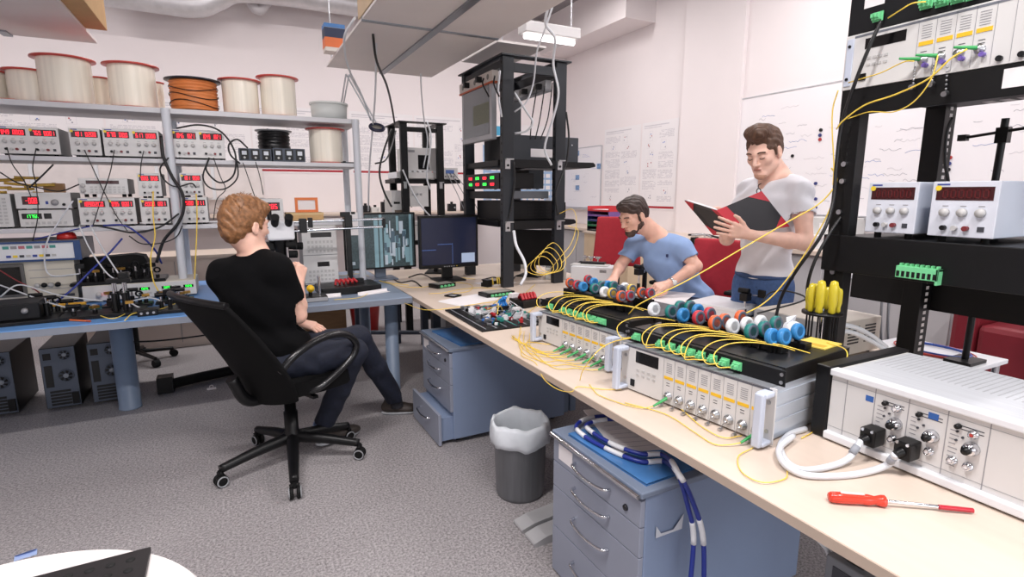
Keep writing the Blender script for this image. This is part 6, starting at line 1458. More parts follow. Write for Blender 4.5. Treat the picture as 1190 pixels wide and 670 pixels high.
g.add(vs, fs, 0, True); g.build('backrest', mesh_f, t, .008)
MB().tube([bp(i / 10 * 2 - 1, 1, .012) for i in range(11)], .017, 8).build('top_rail', black_pl, t)
MB().tube([(0, -.02, .41), (0, -.22, .41), (0, -.30, .55)], .03, 8).build('back_support', black_pl, t)
arm_m = M('glossy_black_arm', (26, 26, 28), .25)
for s in (-1, 1):
    MB().tube([(s * .255, -.20, .60), (s * .275, -.12, .675), (s * .28, .02, .725), (s * .28, .16, .72), (s * .278, .235, .66), (s * .27, .235, .60), (s * .262, .17, .54), (s * .25, .03, .465), (s * .2, -.02, .44)], .019, 10).build('armrest', arm_m, t)
# ================================================================== people: bodies grown as one smooth surface from limb volumes
class Body:
    def __init__(s): s.p = []
    def cone(s, a, b, ra, rb=None, k=.02): s.p.append(('c', np.array(a, float), np.array(b, float), ra, ra if rb is None else rb, k, 0)); return s
    def ell(s, c, r, k=.02, R=None, sub=0): s.p.append(('e', np.array(c, float), np.array(r, float), np.eye(3) if R is None else np.array(R, float), 0, k, sub)); return s
    def cut(s, o, n, k=.004): s.p.append(('h', np.array(o, float), np.array(n, float) / np.linalg.norm(n), 0, 0, k, 1)); return s
    def chain(s, pts, rs, k=.02):
        for i in range(len(pts) - 1): s.cone(pts[i], pts[i + 1], rs[i], rs[i + 1], k)
        return s
    def grow(s, h=.004, warp=None):
        lo = np.full(3, 1e9); hi = -lo
        for q in s.p:
            if q[0] == 'c': r = max(q[3], q[4]); lo = np.minimum(lo, np.minimum(q[1], q[2]) - r); hi = np.maximum(hi, np.maximum(q[1], q[2]) + r)
            elif q[0] == 'e' and not q[6]: r = q[2].max(); lo = np.minimum(lo, q[1] - r); hi = np.maximum(hi, q[1] + r)
        lo -= .03; hi += .03; n = np.ceil((hi - lo) / h).astype(int) + 1
        D = np.full(n, .05, np.float32); ax = [lo[i] + h * np.arange(n[i]) for i in range(3)]
        for q in s.p:
            k = q[5]
            if q[0] == 'c': r = max(q[3], q[4]); b0 = np.minimum(q[1], q[2]) - r - k - .012; b1 = np.maximum(q[1], q[2]) + r + k + .012
            elif q[0] == 'e': r = q[2].max(); b0 = q[1] - r - k - .012; b1 = q[1] + r + k + .012
            else: b0, b1 = lo, hi
            i0 = np.clip(np.floor((b0 - lo) / h).astype(int), 0, n - 1); i1 = np.clip(np.ceil((b1 - lo) / h).astype(int) + 1, 1, n)
            if (i1 <= i0).any(): continue
            X, Y, Z = np.meshgrid(*[ax[i][i0[i]:i1[i]] for i in range(3)], indexing='ij')
            P = np.stack([X, Y, Z], -1)
            if q[0] == 'c':
                d = q[2] - q[1]; L = max(d @ d, 1e-12); t = np.clip(((P - q[1]) @ d) / L, 0, 1)
                f = np.linalg.norm(P - q[1] - t[..., None] * d, axis=-1) - (q[3] + (q[4] - q[3]) * t)
            elif q[0] == 'e':
                l = (P - q[1]) @ q[3]; k0 = np.linalg.norm(l / q[2], axis=-1); k1 = np.linalg.norm(l / q[2] ** 2, axis=-1); f = k0 * (k0 - 1) / np.maximum(k1, 1e-9)
            else: f = -((P - q[1]) @ q[2])
            S = tuple(slice(i0[i], i1[i]) for i in range(3)); o = D[S]
            if q[6]: hh = np.maximum(k - np.abs(o + f), 0) / k; D[S] = np.maximum(o, -f) + hh * hh * k / 4
            else: hh = np.maximum(k - np.abs(o - f), 0) / k; D[S] = np.minimum(o, f) - hh * hh * k / 4
        if warp is not None:
            X, Y, Z = np.meshgrid(*ax, indexing='ij'); D = D + warp(X, Y, Z).astype(np.float32)
        return nets(D, lo, h)
def nets(D, lo, h):
    s = D < 0; c = [s[i:s.shape[0] - 1 + i, j:s.shape[1] - 1 + j, k:s.shape[2] - 1 + k] for i in (0, 1) for j in (0, 1) for k in (0, 1)]
    a = np.zeros(c[0].shape, int)
    for q in c: a += q
    m = (a > 0) & (a < 8); idx = np.argwhere(m); N = len(idx); ids = np.full(m.shape, -1, int); ids[m] = np.arange(N)
    acc = np.zeros((N, 3)); cnt = np.zeros(N)
    for ax_ in range(3):
        o1, o2 = [(1, 2), (0, 2), (0, 1)][ax_]
        for u in (0, 1):
            for v in (0, 1):
                p0 = idx.copy(); p0[:, o1] += u; p0[:, o2] += v; p1 = p0.copy(); p1[:, ax_] += 1
                d0 = D[tuple(p0.T)]; d1 = D[tuple(p1.T)]; x = (d0 < 0) != (d1 < 0); t = np.where(x, d0 / np.where(x, d0 - d1, 1), 0)
                q = p0.astype(float); q[:, ax_] += t; acc[x] += q[x]; cnt[x] += 1
    V = lo + h * (acc / cnt[:, None]); F = []
    for ax_ in range(3):
        o1, o2 = [(1, 2), (2, 0), (0, 1)][ax_]
        A = np.moveaxis(s, ax_, 0); sl0 = [slice(None)] * 3; sl1 = [slice(None)] * 3; sl0[ax_] = slice(0, -1); sl1[ax_] = slice(1, None)
        ch = s[tuple(sl0)] != s[tuple(sl1)]; e = np.argwhere(ch)
        e = e[(e[:, o1] > 0) & (e[:, o2] > 0) & (e[:, o1] < s.shape[o1] - 1) & (e[:, o2] < s.shape[o2] - 1)]
        if not len(e): continue
        ins = s[tuple(e.T)]; q = []
        for u, v in ((-1, -1), (0, -1), (0, 0), (-1, 0)): w = e.copy(); w[:, o1] += u; w[:, o2] += v; q.append(ids[tuple(w.T)])
        q = np.stack(q, 1); q[~ins] = q[~ins][:, ::-1]; F.append(q)
    return V, np.concatenate(F)
def skin_mesh(name, VF, mat, parent, smooth_it=0):
    V, F = VF; me = bpy.data.meshes.new(name); me.vertices.add(len(V)); me.vertices.foreach_set('co', V.astype(np.float32).ravel())
    me.loops.add(F.size); me.loops.foreach_set('vertex_index', F.astype(np.int32).ravel()); me.polygons.add(len(F))
    me.polygons.foreach_set('loop_start', np.arange(0, F.size, 4, dtype=np.int32)); me.polygons.foreach_set('loop_total', np.full(len(F), 4, np.int32))
    me.polygons.foreach_set('use_smooth', np.ones(len(F), bool)); me.materials.append(mat); me.update(calc_edges=True); me.validate()
    o = bpy.data.objects.new(name, me); C.objects.link(o); o.parent = parent
    if smooth_it: sm = o.modifiers.new('smooth', 'SMOOTH'); sm.iterations = smooth_it; sm.factor = .5
    return o
def basis(f, u=(0, 0, 1)):   # columns: left, forward, up
    f = np.array(f, float); f /= np.linalg.norm(f); u = np.array(u, float); l = np.cross(u, f); l /= np.linalg.norm(l); u = np.cross(f, l); return np.stack([l, f, u], 1)
def skin_mat(name, rgb):
    m = M(name, rgb, .5, 0, .06, 25, .06); p = m.node_tree.nodes['Principled BSDF']; p.inputs['Subsurface Weight'].default_value = .12; p.inputs['Subsurface Radius'].default_value = (.012, .005, .003); return m
def head(B, c, R, s=1.0):   # adds a head with a face to the body; c = point between the ears at eye level
    P = lambda x, y, z: np.array(c) + R @ (np.array([x, y, z]) * s)
    e = lambda x, y, z, rx, ry, rz_, k=.02, sub=0: B.ell(P(x, y, z), np.array([rx, ry, rz_]) * s, k * s, R, sub)
    n = lambda a, b, ra, rb, k=.02: B.cone(P(*a), P(*b), ra * s, rb * s, k * s)
    e(0, -.014, .036, .074, .096, .084, .02); e(0, .026, -.028, .060, .066, .082, .03)
    for q in (-1, 1):
        n((q * .050, .005, -.062), (q * .014, .070, -.098), .020, .017, .03); e(q * .040, .060, -.022, .021, .020, .020, .02)
    e(0, .074, -.100, .022, .018, .017, .02)
    n((-.042, .074, .020), (0, .088, .019), .011, .012, .015); n((.042, .074, .020), (0, .088, .019), .011, .012, .015)
    for q in (-1, 1): e(q * .031, .097, .000, .0165, .013, .0115, .010, 1)
    for q in (-1, 1): e(q * .031, .080, -.001, .0150, .0115, .0110, .006)
    n((0, .088, .012), (0, .113, -.030), .0085, .0115, .012); e(-.011, .099, -.036, .0085, .010, .0075, .008); e(.011, .099, -.036, .0085, .010, .0075, .008)
    e(0, .090, -.060, .021, .009, .0058, .006); e(0, .088, -.071, .019, .0095, .0068, .006); e(0, .101, -.0655, .02, .008, .0014, .003, 1)
    for q in (-1, 1):
        e(q * .0775, -.006, -.010, .0085, .019, .031, .006); e(q * .088, -.002, -.006, .007, .011, .020, .005, 1); e(q * .0765, .002, -.035, .006, .009, .009, .006)
    return P
def face_bits(t, P, R, s, hair_m, brow=1, eyes='down'):
    lash = M('lash_line', (52, 38, 34), .6)
    for q in (-1, 1):
        MB().tube([P(q * .044, .087, -.004), P(q * .036, .0925, -.0085), P(q * .027, .0930, -.0088), P(q * .019, .0895, -.005)], .0014 * s, 5).build('eyelash', lash, t)
        MB().tube([P(q * .049, .080, .0215), P(q * .036, .0925, .0270), P(q * .024, .0965, .0265), P(q * .015, .0965, .0225)], lambda f: (.0042 - .0014 * f) * s, 6).build('eyebrow', hair_m, t)
    MB().tube([P(-.020, .0955, -.0655), P(0, .0985, -.0648), P(.020, .0955, -.0655)], .0012 * s, 5).build('mouth_line', M('lip_shadow', (150, 84, 78), .6), t)
    MB().tube([P(-.017, .0975, -.0605), P(0, .1005, -.0600), P(.017, .0975, -.0605)], .0024 * s, 6).build('lips', M('lip_skin', (196, 128, 116), .5), t)
def hand(B, w, fd, dorsal, side, curls, s=1.0, thumb=0., spread=1.0, k=.004):
    # w wrist, fd finger direction, dorsal = back of the hand, side +1: thumb on the side of (fd x dorsal)
    fd = np.array(fd, float); fd /= np.linalg.norm(fd); z = np.array(dorsal, float); z -= fd * (z @ fd); z /= np.linalg.norm(z); x = np.cross(fd, z) * side
    P = lambda a, b, c_: np.array(w, float) + (x * a + fd * b + z * c_) * s
    kx = [.031, .0105, -.0105, -.030]; ky = [.088, .092, .088, .080]; L = [(.042, .026, .021), (.046, .029, .022), (.042, .027, .022), (.034, .021, .020)]; rr_ = [.0094, .0096, .0092, .0084]
    B.cone(P(0, -.02, 0), P(0, .02, 0), .025 * s, .024 * s, .015)
    for i in range(4): B.cone(P(kx[i] * .45, .012, 0), P(kx[i], ky[i], .002), .0165 * s, .0125 * s, .010)
    for i in range(4):
        p = P(kx[i], ky[i], .001); a = 0; sp = (kx[i] / .031) * .10 * spread
        for j in range(3):
            a += curls[i][j]; d = fd * math.cos(a) - z * math.sin(a) + x * sp; q = p + d * L[i][j] * s
            B.cone(p, q, rr_[i] * s * (1 - .09 * j), rr_[i] * s * (.91 - .09 * j), k); p = q
    b = P(.018, .018, -.004); m = P(.046, .046, -.012 - .02 * thumb); B.cone(b, m, .0165 * s, .0125 * s, .010)
    q = P(.056 - .02 * thumb, .078, -.016 - .03 * thumb); B.cone(m, q, .0118 * s, .0102 * s, .005); B.cone(q, P(.056 - .034 * thumb, .102, -.018 - .036 * thumb), .0102 * s, .0082 * s, .004)
    return P
FOLD = lambda A, fx, fy, fz, ph: (lambda X, Y, Z: A * (np.sin(fx * X + fy * Y + fz * Z + ph + 1.6 * np.sin(9 * Z + 7 * X)) * np.sin(17 * X - 13 * Y + 8 * Z + ph * 2)))
def hair_grow(B, h=.004, A=.0035, fr=(150, 60, 30), seed=0):
    return B.grow(h, lambda X, Y, Z: A * np.sin(fr[0] * X + fr[1] * Y + fr[2] * Z + 3 * np.sin(38 * X + seed) + 3 * np.sin(33 * Y + seed * 2) + 2.5 * np.sin(29 * Z)) + A * .7 * np.sin(70 * X - 85 * Y + 60 * Z + 2 * np.sin(50 * Z + seed)))
def shoe(t, heel, toe, mat, sole, s=1.0, name='shoe'):
    h_ = np.array(heel, float); d = np.array(toe, float) - h_; L = np.linalg.norm(d[:2]); d /= np.linalg.norm(d); u = np.array([0, 0, 1.]); u = u - d * (u @ d); u /= np.linalg.norm(u); sd = np.cross(d, u); Rm = np.stack([sd, d, u], 1)
    B = Body(); q = lambda a, b, c_: h_ + Rm @ np.array([a, b, c_])
    B.ell(q(0, L * .18, .045), (.038, .058, .042), .02, Rm).ell(q(0, L * .62, .030), (.046, .085, .030), .03, Rm).ell(q(0, L * .83, .026), (.042, .055, .024), .02, Rm).cone(q(0, L * .2, .06), q(0, L * .22, .10), .040, .042, .02).cone(q(0, L * .35, .055), q(0, L * .6, .04), .032, .03, .02)
    B.cut(q(0, 0, .012), u * -1)
    o = skin_mesh(name, B.grow(.005), mat, t)
    B = Body(); B.ell(q(0, L * .2, .01), (.042, .062, .02), .02, Rm).ell(q(0, L * .65, .01), (.050, .098, .02), .03, Rm); B.cut(q(0, 0, .018), u).cut(q(0, 0, .001), -u); skin_mesh('sole', B.grow(.005), sole, o)
    MB().tube([q(-.03, L * .42, .064), q(0, L * .43, .078), q(.03, L * .42, .064)], .003, 5).tube([q(-.03, L * .5, .056), q(0, L * .51, .07), q(.03, L * .5, .056)], .003, 5).build('laces', M('dark_laces', (40, 36, 34), .7), o)
# ------------------------------------------------------------------ man standing with the open folder
t = thing('person', 'standing man in a white v-neck shirt reading an open black and red folder', 'person', (2.73, 2.14, 0))
O3 = np.array([2.73, 2.14, 0.]); T3 = lambda v: np.array(v, float) - O3
skinA = skin_mat('fair_skin', (226, 184, 166)); hairA = M('brown_hair', (84, 58, 42), .5, 0, .35, 60, .3, stretch=(1, 1, .3))
fb = np.array([-.985, .02, 0]); Rb = basis(fb); L_, F_, U_ = Rb[:, 0], Rb[:, 1], Rb[:, 2]
pel = T3((2.755, 2.14, .92)); chest = T3((2.75, 2.13, 1.36)); sh0 = T3((2.765, 2.125, 1.525))
shL = sh0 + L_ * .165 - U_ * .06; shR = sh0 - L_ * .165 - U_ * .06
elL = T3(at(936, 282, 2.93)); wrL = T3(at(873, 273, 2.87)); elR = shR + np.array([-.10, .06, -.29]); wrR = T3(at(850, 256, 3.16))
hc = T3(at(888, 176, 3.08)); fh = np.array([-.90, -.20, -.40]); Rh = basis(fh / np.linalg.norm(fh), (-.30, -.02, 1))
B = Body()
P = head(B, hc, Rh, 1.06)
nb = sh0 + U_ * .03 - F_ * .01
B.cone(nb, P(0, -.035, -.05), .060, .054, .03).cone(nb, P(0, .01, -.07), .05, .045, .03).ell(sh0 - U_ * .06 + F_ * .02, (.13, .08, .10), .04, Rb).cone(nb - U_ * .02, shL + U_ * .0, .05, .055, .04).cone(nb - U_ * .02, shR, .05, .055, .04)
for sh, el, wr in ((shL, elL, wrL), (shR, elR, wrR)):
    m = sh * .5 + el * .5; fm = el * .7 + wr * .3
    B.chain([sh, m, el], [.052, .047, .041], .02).chain([el, fm, wr], [.040, .042, .026], .02)
hdL = np.array(at(838, 263, 2.86)) - O3 - wrL
hand(B, wrL + hdL * .12, hdL, (-.45, -.88, -.1), 1, [(.05, .12, .1), (.05, .12, .1), (.08, .15, .1), (.1, .2, .15)], 1.0, -.5, 1.2)
hdR = np.array(at(818, 247, 3.22)) - O3 - wrR; hand(B, wrR + hdR * .1, hdR, (.45, .88, .1), -1, [(.2, .2, .1)] * 4, .95, .3)
skin_mesh('body', B.grow(.0036), skinA, t)
face_bits(t, P, Rh, 1.06, hairA)
H = Body(); e = lambda x, y, z, rx, ry, rz_, k=.02, sub=0: H.ell(P(x, y, z), np.array([rx, ry, rz_]) * 1.06, k, Rh, sub)
e(0, -.020, .044, .0815, .099, .090); e(0, .035, .115, .064, .064, .042, .03); e(.02, .066, .122, .048, .045, .034, .02); e(0, -.06, -.01, .066, .055, .07, .03)
e(0, .095, -.040, .080, .075, .105, .012, 1); e(0, .05, -.085, .10, .11, .075, .02, 1)
for q in (-1, 1): e(q * .090, .002, -.022, .022, .026, .036, .008, 1); H.cone(P(q * .070, .018, .03), P(q * .071, .020, -.014), .0075, .005, .008)
skin_mesh('hair', hair_grow(H, .0036, .0022, (130, 190, 120), 1), hairA, t)
S = Body(); e = lambda x, y, z, rx, ry, rz_, k=.02, sub=0: S.ell(P(x, y, z), np.array([rx, ry, rz_]) * 1.06, k, Rh, sub)
for q in (-1, 1): S.cone(P(q * .050, .005, -.062), P(q * .014, .070, -.098), .0225, .0195, .03)
e(0, .074, -.100, .0245, .0205, .0195); S.cut(P(0, 0, -.058), Rh[:, 2]); e(0, .1, -.064, .03, .03, .013, .006, 1)
skin_mesh('stubble', S.grow(.0036), M('stubble_skin', (190, 146, 124), .7, 0, .15, 160), t)
# shirt
white_t = M('white_cotton', (222, 222, 228), .85, 0, .03, 14, .25)
S = Body()
S.ell(chest, (.185, .118, .20), .05, Rb).ell((chest + pel) / 2 + U_ * .02, (.160, .112, .22), .06, Rb).ell(pel + U_ * .07, (.168, .122, .12), .05, Rb)
S.cone(shL, shR, .050, .050, .06).cone(nb - U_ * .04, shL, .055, .050, .04).cone(nb - U_ * .04, shR, .055, .050, .04)
S.cone(shL, shL * .42 + elL * .58, .060, .063, .03).cone(shR, shR * .45 + elR * .55, .060, .063, .03)
S.cut(pel + U_ * .045, -U_); 
for sh, el in ((shL, elL), (shR, elR)):
    d = (el - sh) / np.linalg.norm(el - sh); a = sh * .45 + el * .55
    S.p.append(('c', a + d * .03, a + d * .12, .085, .085, .004, 1))
S.p.append(('c', nb - U_ * .005, nb + U_ * .15, .066, .075, .008, 1)); S.p.append(('c', nb + F_ * .06 - U_ * .0, sh0 - U_ * .075 + F_ * .15, .052, .012, .006, 1))
skin_mesh('shirt', S.grow(.0045, FOLD(.006, 22, 30, 38, 1.0)), white_t, t)
# glasses hooked in the neckline
g = MB(); o = sh0 - U_ * .085 + F_ * .128
for q in (-1, 1): g.torus(o + L_ * .004 + U_ * (.018 * q), .014, .0028, tuple(F_), 16, 6)
g.tube([o + U_ * .035, o + U_ * .05 + F_ * .0, o + U_ * .06 - F_ * .02], .0025, 5); g.build('hooked_glasses', black_pl, t)
jeans = M('blue_jeans', (58, 84, 128), .8, 0, .14, 50, .3)
J = Body(); hipL, hipR = pel + L_ * .09, pel - L_ * .09; J.ell(pel + U_ * .01, (.160, .115, .13), .04, Rb)
knL, knR = hipL + np.array([-.01, -.02, -.44]), hipR + np.array([-.04, .02, -.44]); anL, anR = np.array([hipL[0] + .02, hipL[1] - .03, .06]), np.array([hipR[0] + .0, hipR[1] + .03, .06])
for a, b, c_ in ((hipL, knL, anL), (hipR, knR, anR)): J.chain([a, a * .5 + b * .5, b, b * .55 + c_ * .45, c_], [.098, .088, .066, .066, .056], .03)
J.cut(pel + U_ * .10, U_).cut((0, 0, .045), (0, 0, -1))
skin_mesh('jeans', J.grow(.006, FOLD(.003, 30, 26, 40, 2)), jeans, t)
q = pel + U_ * .055; MB().tube([q + L_ * (.166 * math.cos(a)) + F_ * (.120 * math.sin(a)) for a in [k * PI / 12 for k in range(25)]], .012, 6, 0, 2).build('waistband', M('jeans_waistband', (48, 70, 110), .8), t)
q = pel - U_ * .02; MB().tube([q + L_ * .13 + F_ * .055, q + L_ * .09 + F_ * .09 - U_ * .03, q + L_ * .03 + F_ * .115 - U_ * .035], .003, 5).build('pocket_seam', M('jeans_seam', (150, 150, 160), .8), t)
for a in (anL, anR): shoe(t, (a[0] + .08, a[1] + .02, 0), (a[0] - .20, a[1] - .03, 0), M('black_shoe', (30, 30, 34), .5), M('shoe_sole', (150, 150, 152), .6))
# the folder
t = thing('folder', 'open black folder with red spine and corners held by the standing man', 'folder', (0, 0, 0))
sT, sB = at(832, 244.5, 2.93), at(863, 271.5, 2.90); lT, lB = at(795.5, 233, 3.10), at(829, 273, 3.06); rT, rB = at(885, 222, 3.02), at(917.5, 263, 2.96)
def slab(a, b, c_, d, th, name, mat, par, off=0):
    n = (b - a).cross(d - a).normalized(); 
    if n.dot(a - Vector((0, 0, EYE))) < 0: n = -n
    v = [p + n * off for p in (a, b, c_, d)] + [p + n * (off + th) for p in (a, b, c_, d)]
    return MB().add(v, [(3, 2, 1, 0), (4, 5, 6, 7), (0, 1, 5, 4), (1, 2, 6, 5), (2, 3, 7, 6), (3, 0, 4, 7)]).build(name, mat, par)
blk = M('folder_black', (20, 20, 28), .45); redf = M('folder_red', (186, 34, 52), .5)
slab(sT, lT, lB, sB, .004, 'cover', blk, t); slab(sT, rT, rB, sB, .004, 'cover', blk, t)
slab(sT.lerp(lT, .04), sT.lerp(lT, .94), sB.lerp(lB, .94), sB.lerp(lB, .04), .010, 'pages', paper_w, t, .0042); slab(sT.lerp(rT, .04), sT.lerp(rT, .94), sB.lerp(rB, .94), sB.lerp(rB, .04), .010, 'pages', paper_w, t, .0042)
slab(sT, sT.lerp(rT, .22), sB.lerp(rB, .22), sB, .001, 'red_spine', redf, t, -.0012); slab(sT, sT.lerp(lT, .14), sB.lerp(lB, .14), sB, .001, 'red_spine', redf, t, -.0012)
for a, b, c_ in ((rT, sT, rB), (rB, sB, rT), (lT, sT, lB), (lB, sB, lT)):
    p, q = a.lerp(b, .30), a.lerp(c_, .30); n = (b - a).cross(c_ - a).normalized()
    if n.dot(a - Vector((0, 0, EYE))) > 0: n = -n
    v = [x + n * .0014 for x in (a, p, q)] + [x for x in (a, p, q)]; MB().add(v, [(0, 1, 2), (5, 4, 3), (0, 3, 4, 1), (1, 4, 5, 2), (2, 5, 3, 0)]).build('red_corner', redf, t)
# ------------------------------------------------------------------ man in the blue shirt sitting across the desk
t = thing('person', 'seated bearded man in a light blue shirt bending over the desk', 'person', (2.95, 2.92, 0))
O3 = np.array([2.95, 2.92, 0.]); T3 = lambda v: np.array(v, float) - O3
skinB = skin_mat('light_skin', (222, 176, 156)); hairB = M('dark_brown_hair', (58, 42, 36), .5, 0, .35, 60, .3)
fb = np.array([-.93, -.36, 0]); Rb = basis(fb); L_, F_, U_ = Rb[:, 0], Rb[:, 1], Rb[:, 2]
pel = T3((2.98, 2.93, .62)); sh0 = T3((2.735, 3.03, 1.09)); up = (sh0 - pel) / np.linalg.norm(sh0 - pel); Rt = basis(np.cross(L_, -up) if False else np.cross(up, L_), up)
shL = T3((2.80, 2.855, 1.065)); shR = T3((2.69, 3.22, 1.06))
elL, wrL = T3(at(809, 309, 3.74)), T3(at(778, 329, 3.66)); elR, wrR = T3(at(722, 307, 4.10)), T3(at(714, 322, 3.98))
hc = T3(at(736, 250, 3.88)); fh = np.array([-.90, -.06, -.42]); Rh = basis(fh / np.linalg.norm(fh), (-.35, 0, 1))
B = Body(); P = head(B, hc, Rh, 1.05); nb = sh0 + np.array([-.01, 0, .06])
B.cone(nb, P(0, -.04, -.045), .058, .054, .03).cone(nb, P(0, 0, -.075), .05, .045, .03).ell(sh0 - up * .05, (.13, .08, .10), .04, Rt).cone(nb - up * .03, shL, .05, .055, .04).cone(nb - up * .03, shR, .05, .055, .04)
for sh, el, wr in ((shL, elL, wrL), (shR, elR, wrR)):
    B.chain([sh, sh * .5 + el * .5, el], [.052, .046, .040], .02).chain([el, el * .7 + wr * .3, wr], [.040, .041, .027], .02)
dL = T3(at(760, 335, 3.60)) - wrL
hand(B, wrL + dL * .15, dL, (.15, -.5, .9), -1, [(.55, .8, .5), (.7, .9, .5), (.8, .9, .5), (.85, .9, .5)], 1.0, .6)
hand(B, wrR, (-.6, -.5, -.25), (0, -.1, 1), 1, [(.4, .5, .3)] * 4, 1.0, .4)
skin_mesh('body', B.grow(.0038), skinB, t); face_bits(t, P, Rh, 1.05, hairB)
H = Body(); e = lambda x, y, z, rx, ry, rz_, k=.02, sub=0: H.ell(P(x, y, z), np.array([rx, ry, rz_]) * 1.05, k, Rh, sub)
e(0, -.020, .042, .080, .100, .088); e(0, .045, .090, .06, .055, .035, .03); e(0, -.065, -.01, .064, .052, .065, .03)
e(0, .098, -.042, .082, .075, .105, .012, 1); e(0, .05, -.088, .10, .11, .075, .02, 1)
for q in (-1, 1): e(q * .090, .002, -.022, .022, .026, .036, .008, 1); H.cone(P(q * .070, .018, .03), P(q * .071, .018, -.03), .008, .007, .008)
skin_mesh('hair', hair_grow(H, .0038, .002, (170, 150, 140), 2), hairB, t)
S = Body(); e = lambda x, y, z, rx, ry, rz_, k=.02, sub=0: S.ell(P(x, y, z), np.array([rx, ry, rz_]) * 1.05, k, Rh, sub)
for q in (-1, 1): S.cone(P(q * .050, .008, -.060), P(q * .016, .070, -.097), .0255, .0245, .03); S.cone(P(q * .064, .012, -.02), P(q * .055, .02, -.06), .013, .02, .01)
e(0, .074, -.100, .0285, .0255, .0245); e(0, .094, -.052, .026, .010, .005, .004); S.cut(P(0, .03, -.046), Rh[:, 2] + .25 * Rh[:, 1]); e(0, .102, -.0655, .020, .016, .0075, .004, 1)
skin_mesh('beard', hair_grow(S, .004, .0018, (140, 90, 120), 3), M('dark_beard', (72, 52, 44), .7, 0, .3, 120, .3), t)
blue_t = M('light_blue_cotton', (136, 162, 204), .85, 0, .05, 14, .25)
mid = (pel + sh0) / 2 + np.array([.03, 0, -.01])
S = Body(); S.ell(sh0 - up * .14, (.182, .112, .18), .05, Rt).ell(mid, (.165, .115, .20), .06, Rt).ell(pel + np.array([0, 0, .07]), (.175, .135, .13), .05, Rb)
S.cone(shL, shR, .066, .066, .05).cone(nb - up * .04, shL, .06, .064, .03).cone(nb - up * .04, shR, .06, .064, .03)
for sh, el in ((shL, elL), (shR, elR)):
    S.cone(sh, sh * .35 + el * .65, .069, .066, .03)
for sh, el in ((shL, elL), (shR, elR)):
    d = (el - sh) / np.linalg.norm(el - sh); a = sh * .4 + el * .6; S.p.append(('c', a + d * .045, a + d * .13, .075, .075, .004, 1))
S.p.append(('c', nb - up * .0, nb + up * .12 + F_ * .03, .062, .068, .006, 1)); S.p.append(('c', nb + F_ * .05, sh0 - up * .03 + F_ * .13, .045, .012, .006, 1)); S.cut(pel + U_ * .0, -U_)
skin_mesh('shirt', S.grow(.0048, FOLD(.007, 26, 24, 34, .4)), blue_t, t)
o = sh0 - up * .09 + F_ * .118 + L_ * .09; MB().cbox(o, .012, .012, .02).build('chest_emblem', M('navy_stitch', (40, 50, 90), .7), t)
jeansB = M('dark_blue_jeans', (34, 44, 70), .8, 0, .14, 50, .2)
J = Body(); J.ell(pel + U_ * .02, (.17, .135, .13), .04, Rb)
for q, sy in ((1, -.03), (-1, .03)):
    hp = pel + L_ * (.09 * q); kn = hp + np.array([-.42, sy - .06, .0]); an = np.array([kn[0] + .03, kn[1], .08]); J.chain([hp, hp * .5 + kn * .5, kn, kn * .55 + an * .45, an], [.092, .085, .066, .062, .052], .03)
    shoe(t, (an[0] + .07, an[1] + .01, 0), (an[0] - .2, an[1] - .03, 0), M('black_shoe', (30, 30, 34), .5), M('shoe_sole', (150, 150, 152), .6))
J.cut(pel + U_ * .09, U_).cut((0, 0, .06), (0, 0, -1)); skin_mesh('jeans', J.grow(.007), jeansB, t)
d = (wrL - elL) / np.linalg.norm(wrL - elL); w0 = wrL - d * .02
MB().lathe([(.031, -.008), (.033, -.008), (.033, .008), (.031, .008)], w0, tuple(d), 22).build('watch_strap', M('silver_strap', (200, 200, 200), .3, .8), t); q = np.cross(d, (0, 0, 1)); q /= np.linalg.norm(q); q = q if q[1] < 0 else -q; MB().lathe([(.0, .0), (.017, 0), (.017, .008), (0, .009)], w0 + q * .031, tuple(q), 20).build('watch_face', M('pale_watch_face', (220, 222, 220), .3), t)
# ------------------------------------------------------------------ man in the black shirt at the microscope
t = thing('person', 'man in a black shirt sitting with his back turned on the black swivel chair', 'person', (.12, 3.05, 0))
O3 = np.array([.12, 3.05, 0.]); T3 = lambda v: np.array(v, float) - O3
skinC = skin_mat('pale_skin', (230, 184, 164)); hairC = M('reddish_brown_hair', (136, 94, 60), .5, 0, .4, 60, .3)
fb = np.array([.50, .866, 0]); Rb = basis(fb); L_, F_, U_ = Rb[:, 0], Rb[:, 1], Rb[:, 2]
pel = T3((.13, 3.055, .58)); sh0 = T3((.065, 3.065, 1.10)); up = (sh0 - pel) / np.linalg.norm(sh0 - pel)
shL, shR = T3(at(260, 320, 2.78)), T3(at(322, 313, 2.72))
elR, wrR = T3(at(346, 366, 2.80)), T3(at(347, 330, 3.00)); elL, wrL = T3(at(296, 385, 2.98)), T3(at(342, 373, 2.98))
hc = T3(at(286, 261, 2.76)); fh = np.array([.82, .56, -.10]); Rh = basis(fh / np.linalg.norm(fh), (.05, 0, 1))
B = Body(); P = head(B, hc, Rh, 1.07); nb = sh0 + np.array([.015, 0, .05])
B.cone(nb, P(0, -.04, -.05), .062, .056, .03).cone(nb, P(0, 0, -.07), .055, .046, .03).ell(sh0 - up * .06, (.13, .08, .10), .04, Rb).cone(nb - up * .03, shL, .05, .055, .04).cone(nb - up * .03, shR, .05, .055, .04)
for sh, el, wr in ((shL, elL, wrL), (shR, elR, wrR)): B.chain([sh, sh * .5 + el * .5, el], [.056, .051, .044], .02).chain([el, el * .7 + wr * .3, wr], [.043, .045, .028], .02)
dR = T3(at(350, 306, 3.06)) - wrR
hand(B, wrR + dR * .1, dR, (.6, -.7, .1), 1, [(.9, 1.0, .6)] * 4, 1.02, .7)
dL = T3(at(384, 384, 3.02)) - wrL
hand(B, wrL + dL * .1, dL, (.0, -.25, 1), -1, [(.25, .35, .2), (.3, .35, .2), (.3, .4, .2), (.35, .4, .2)], 1.0, .0)
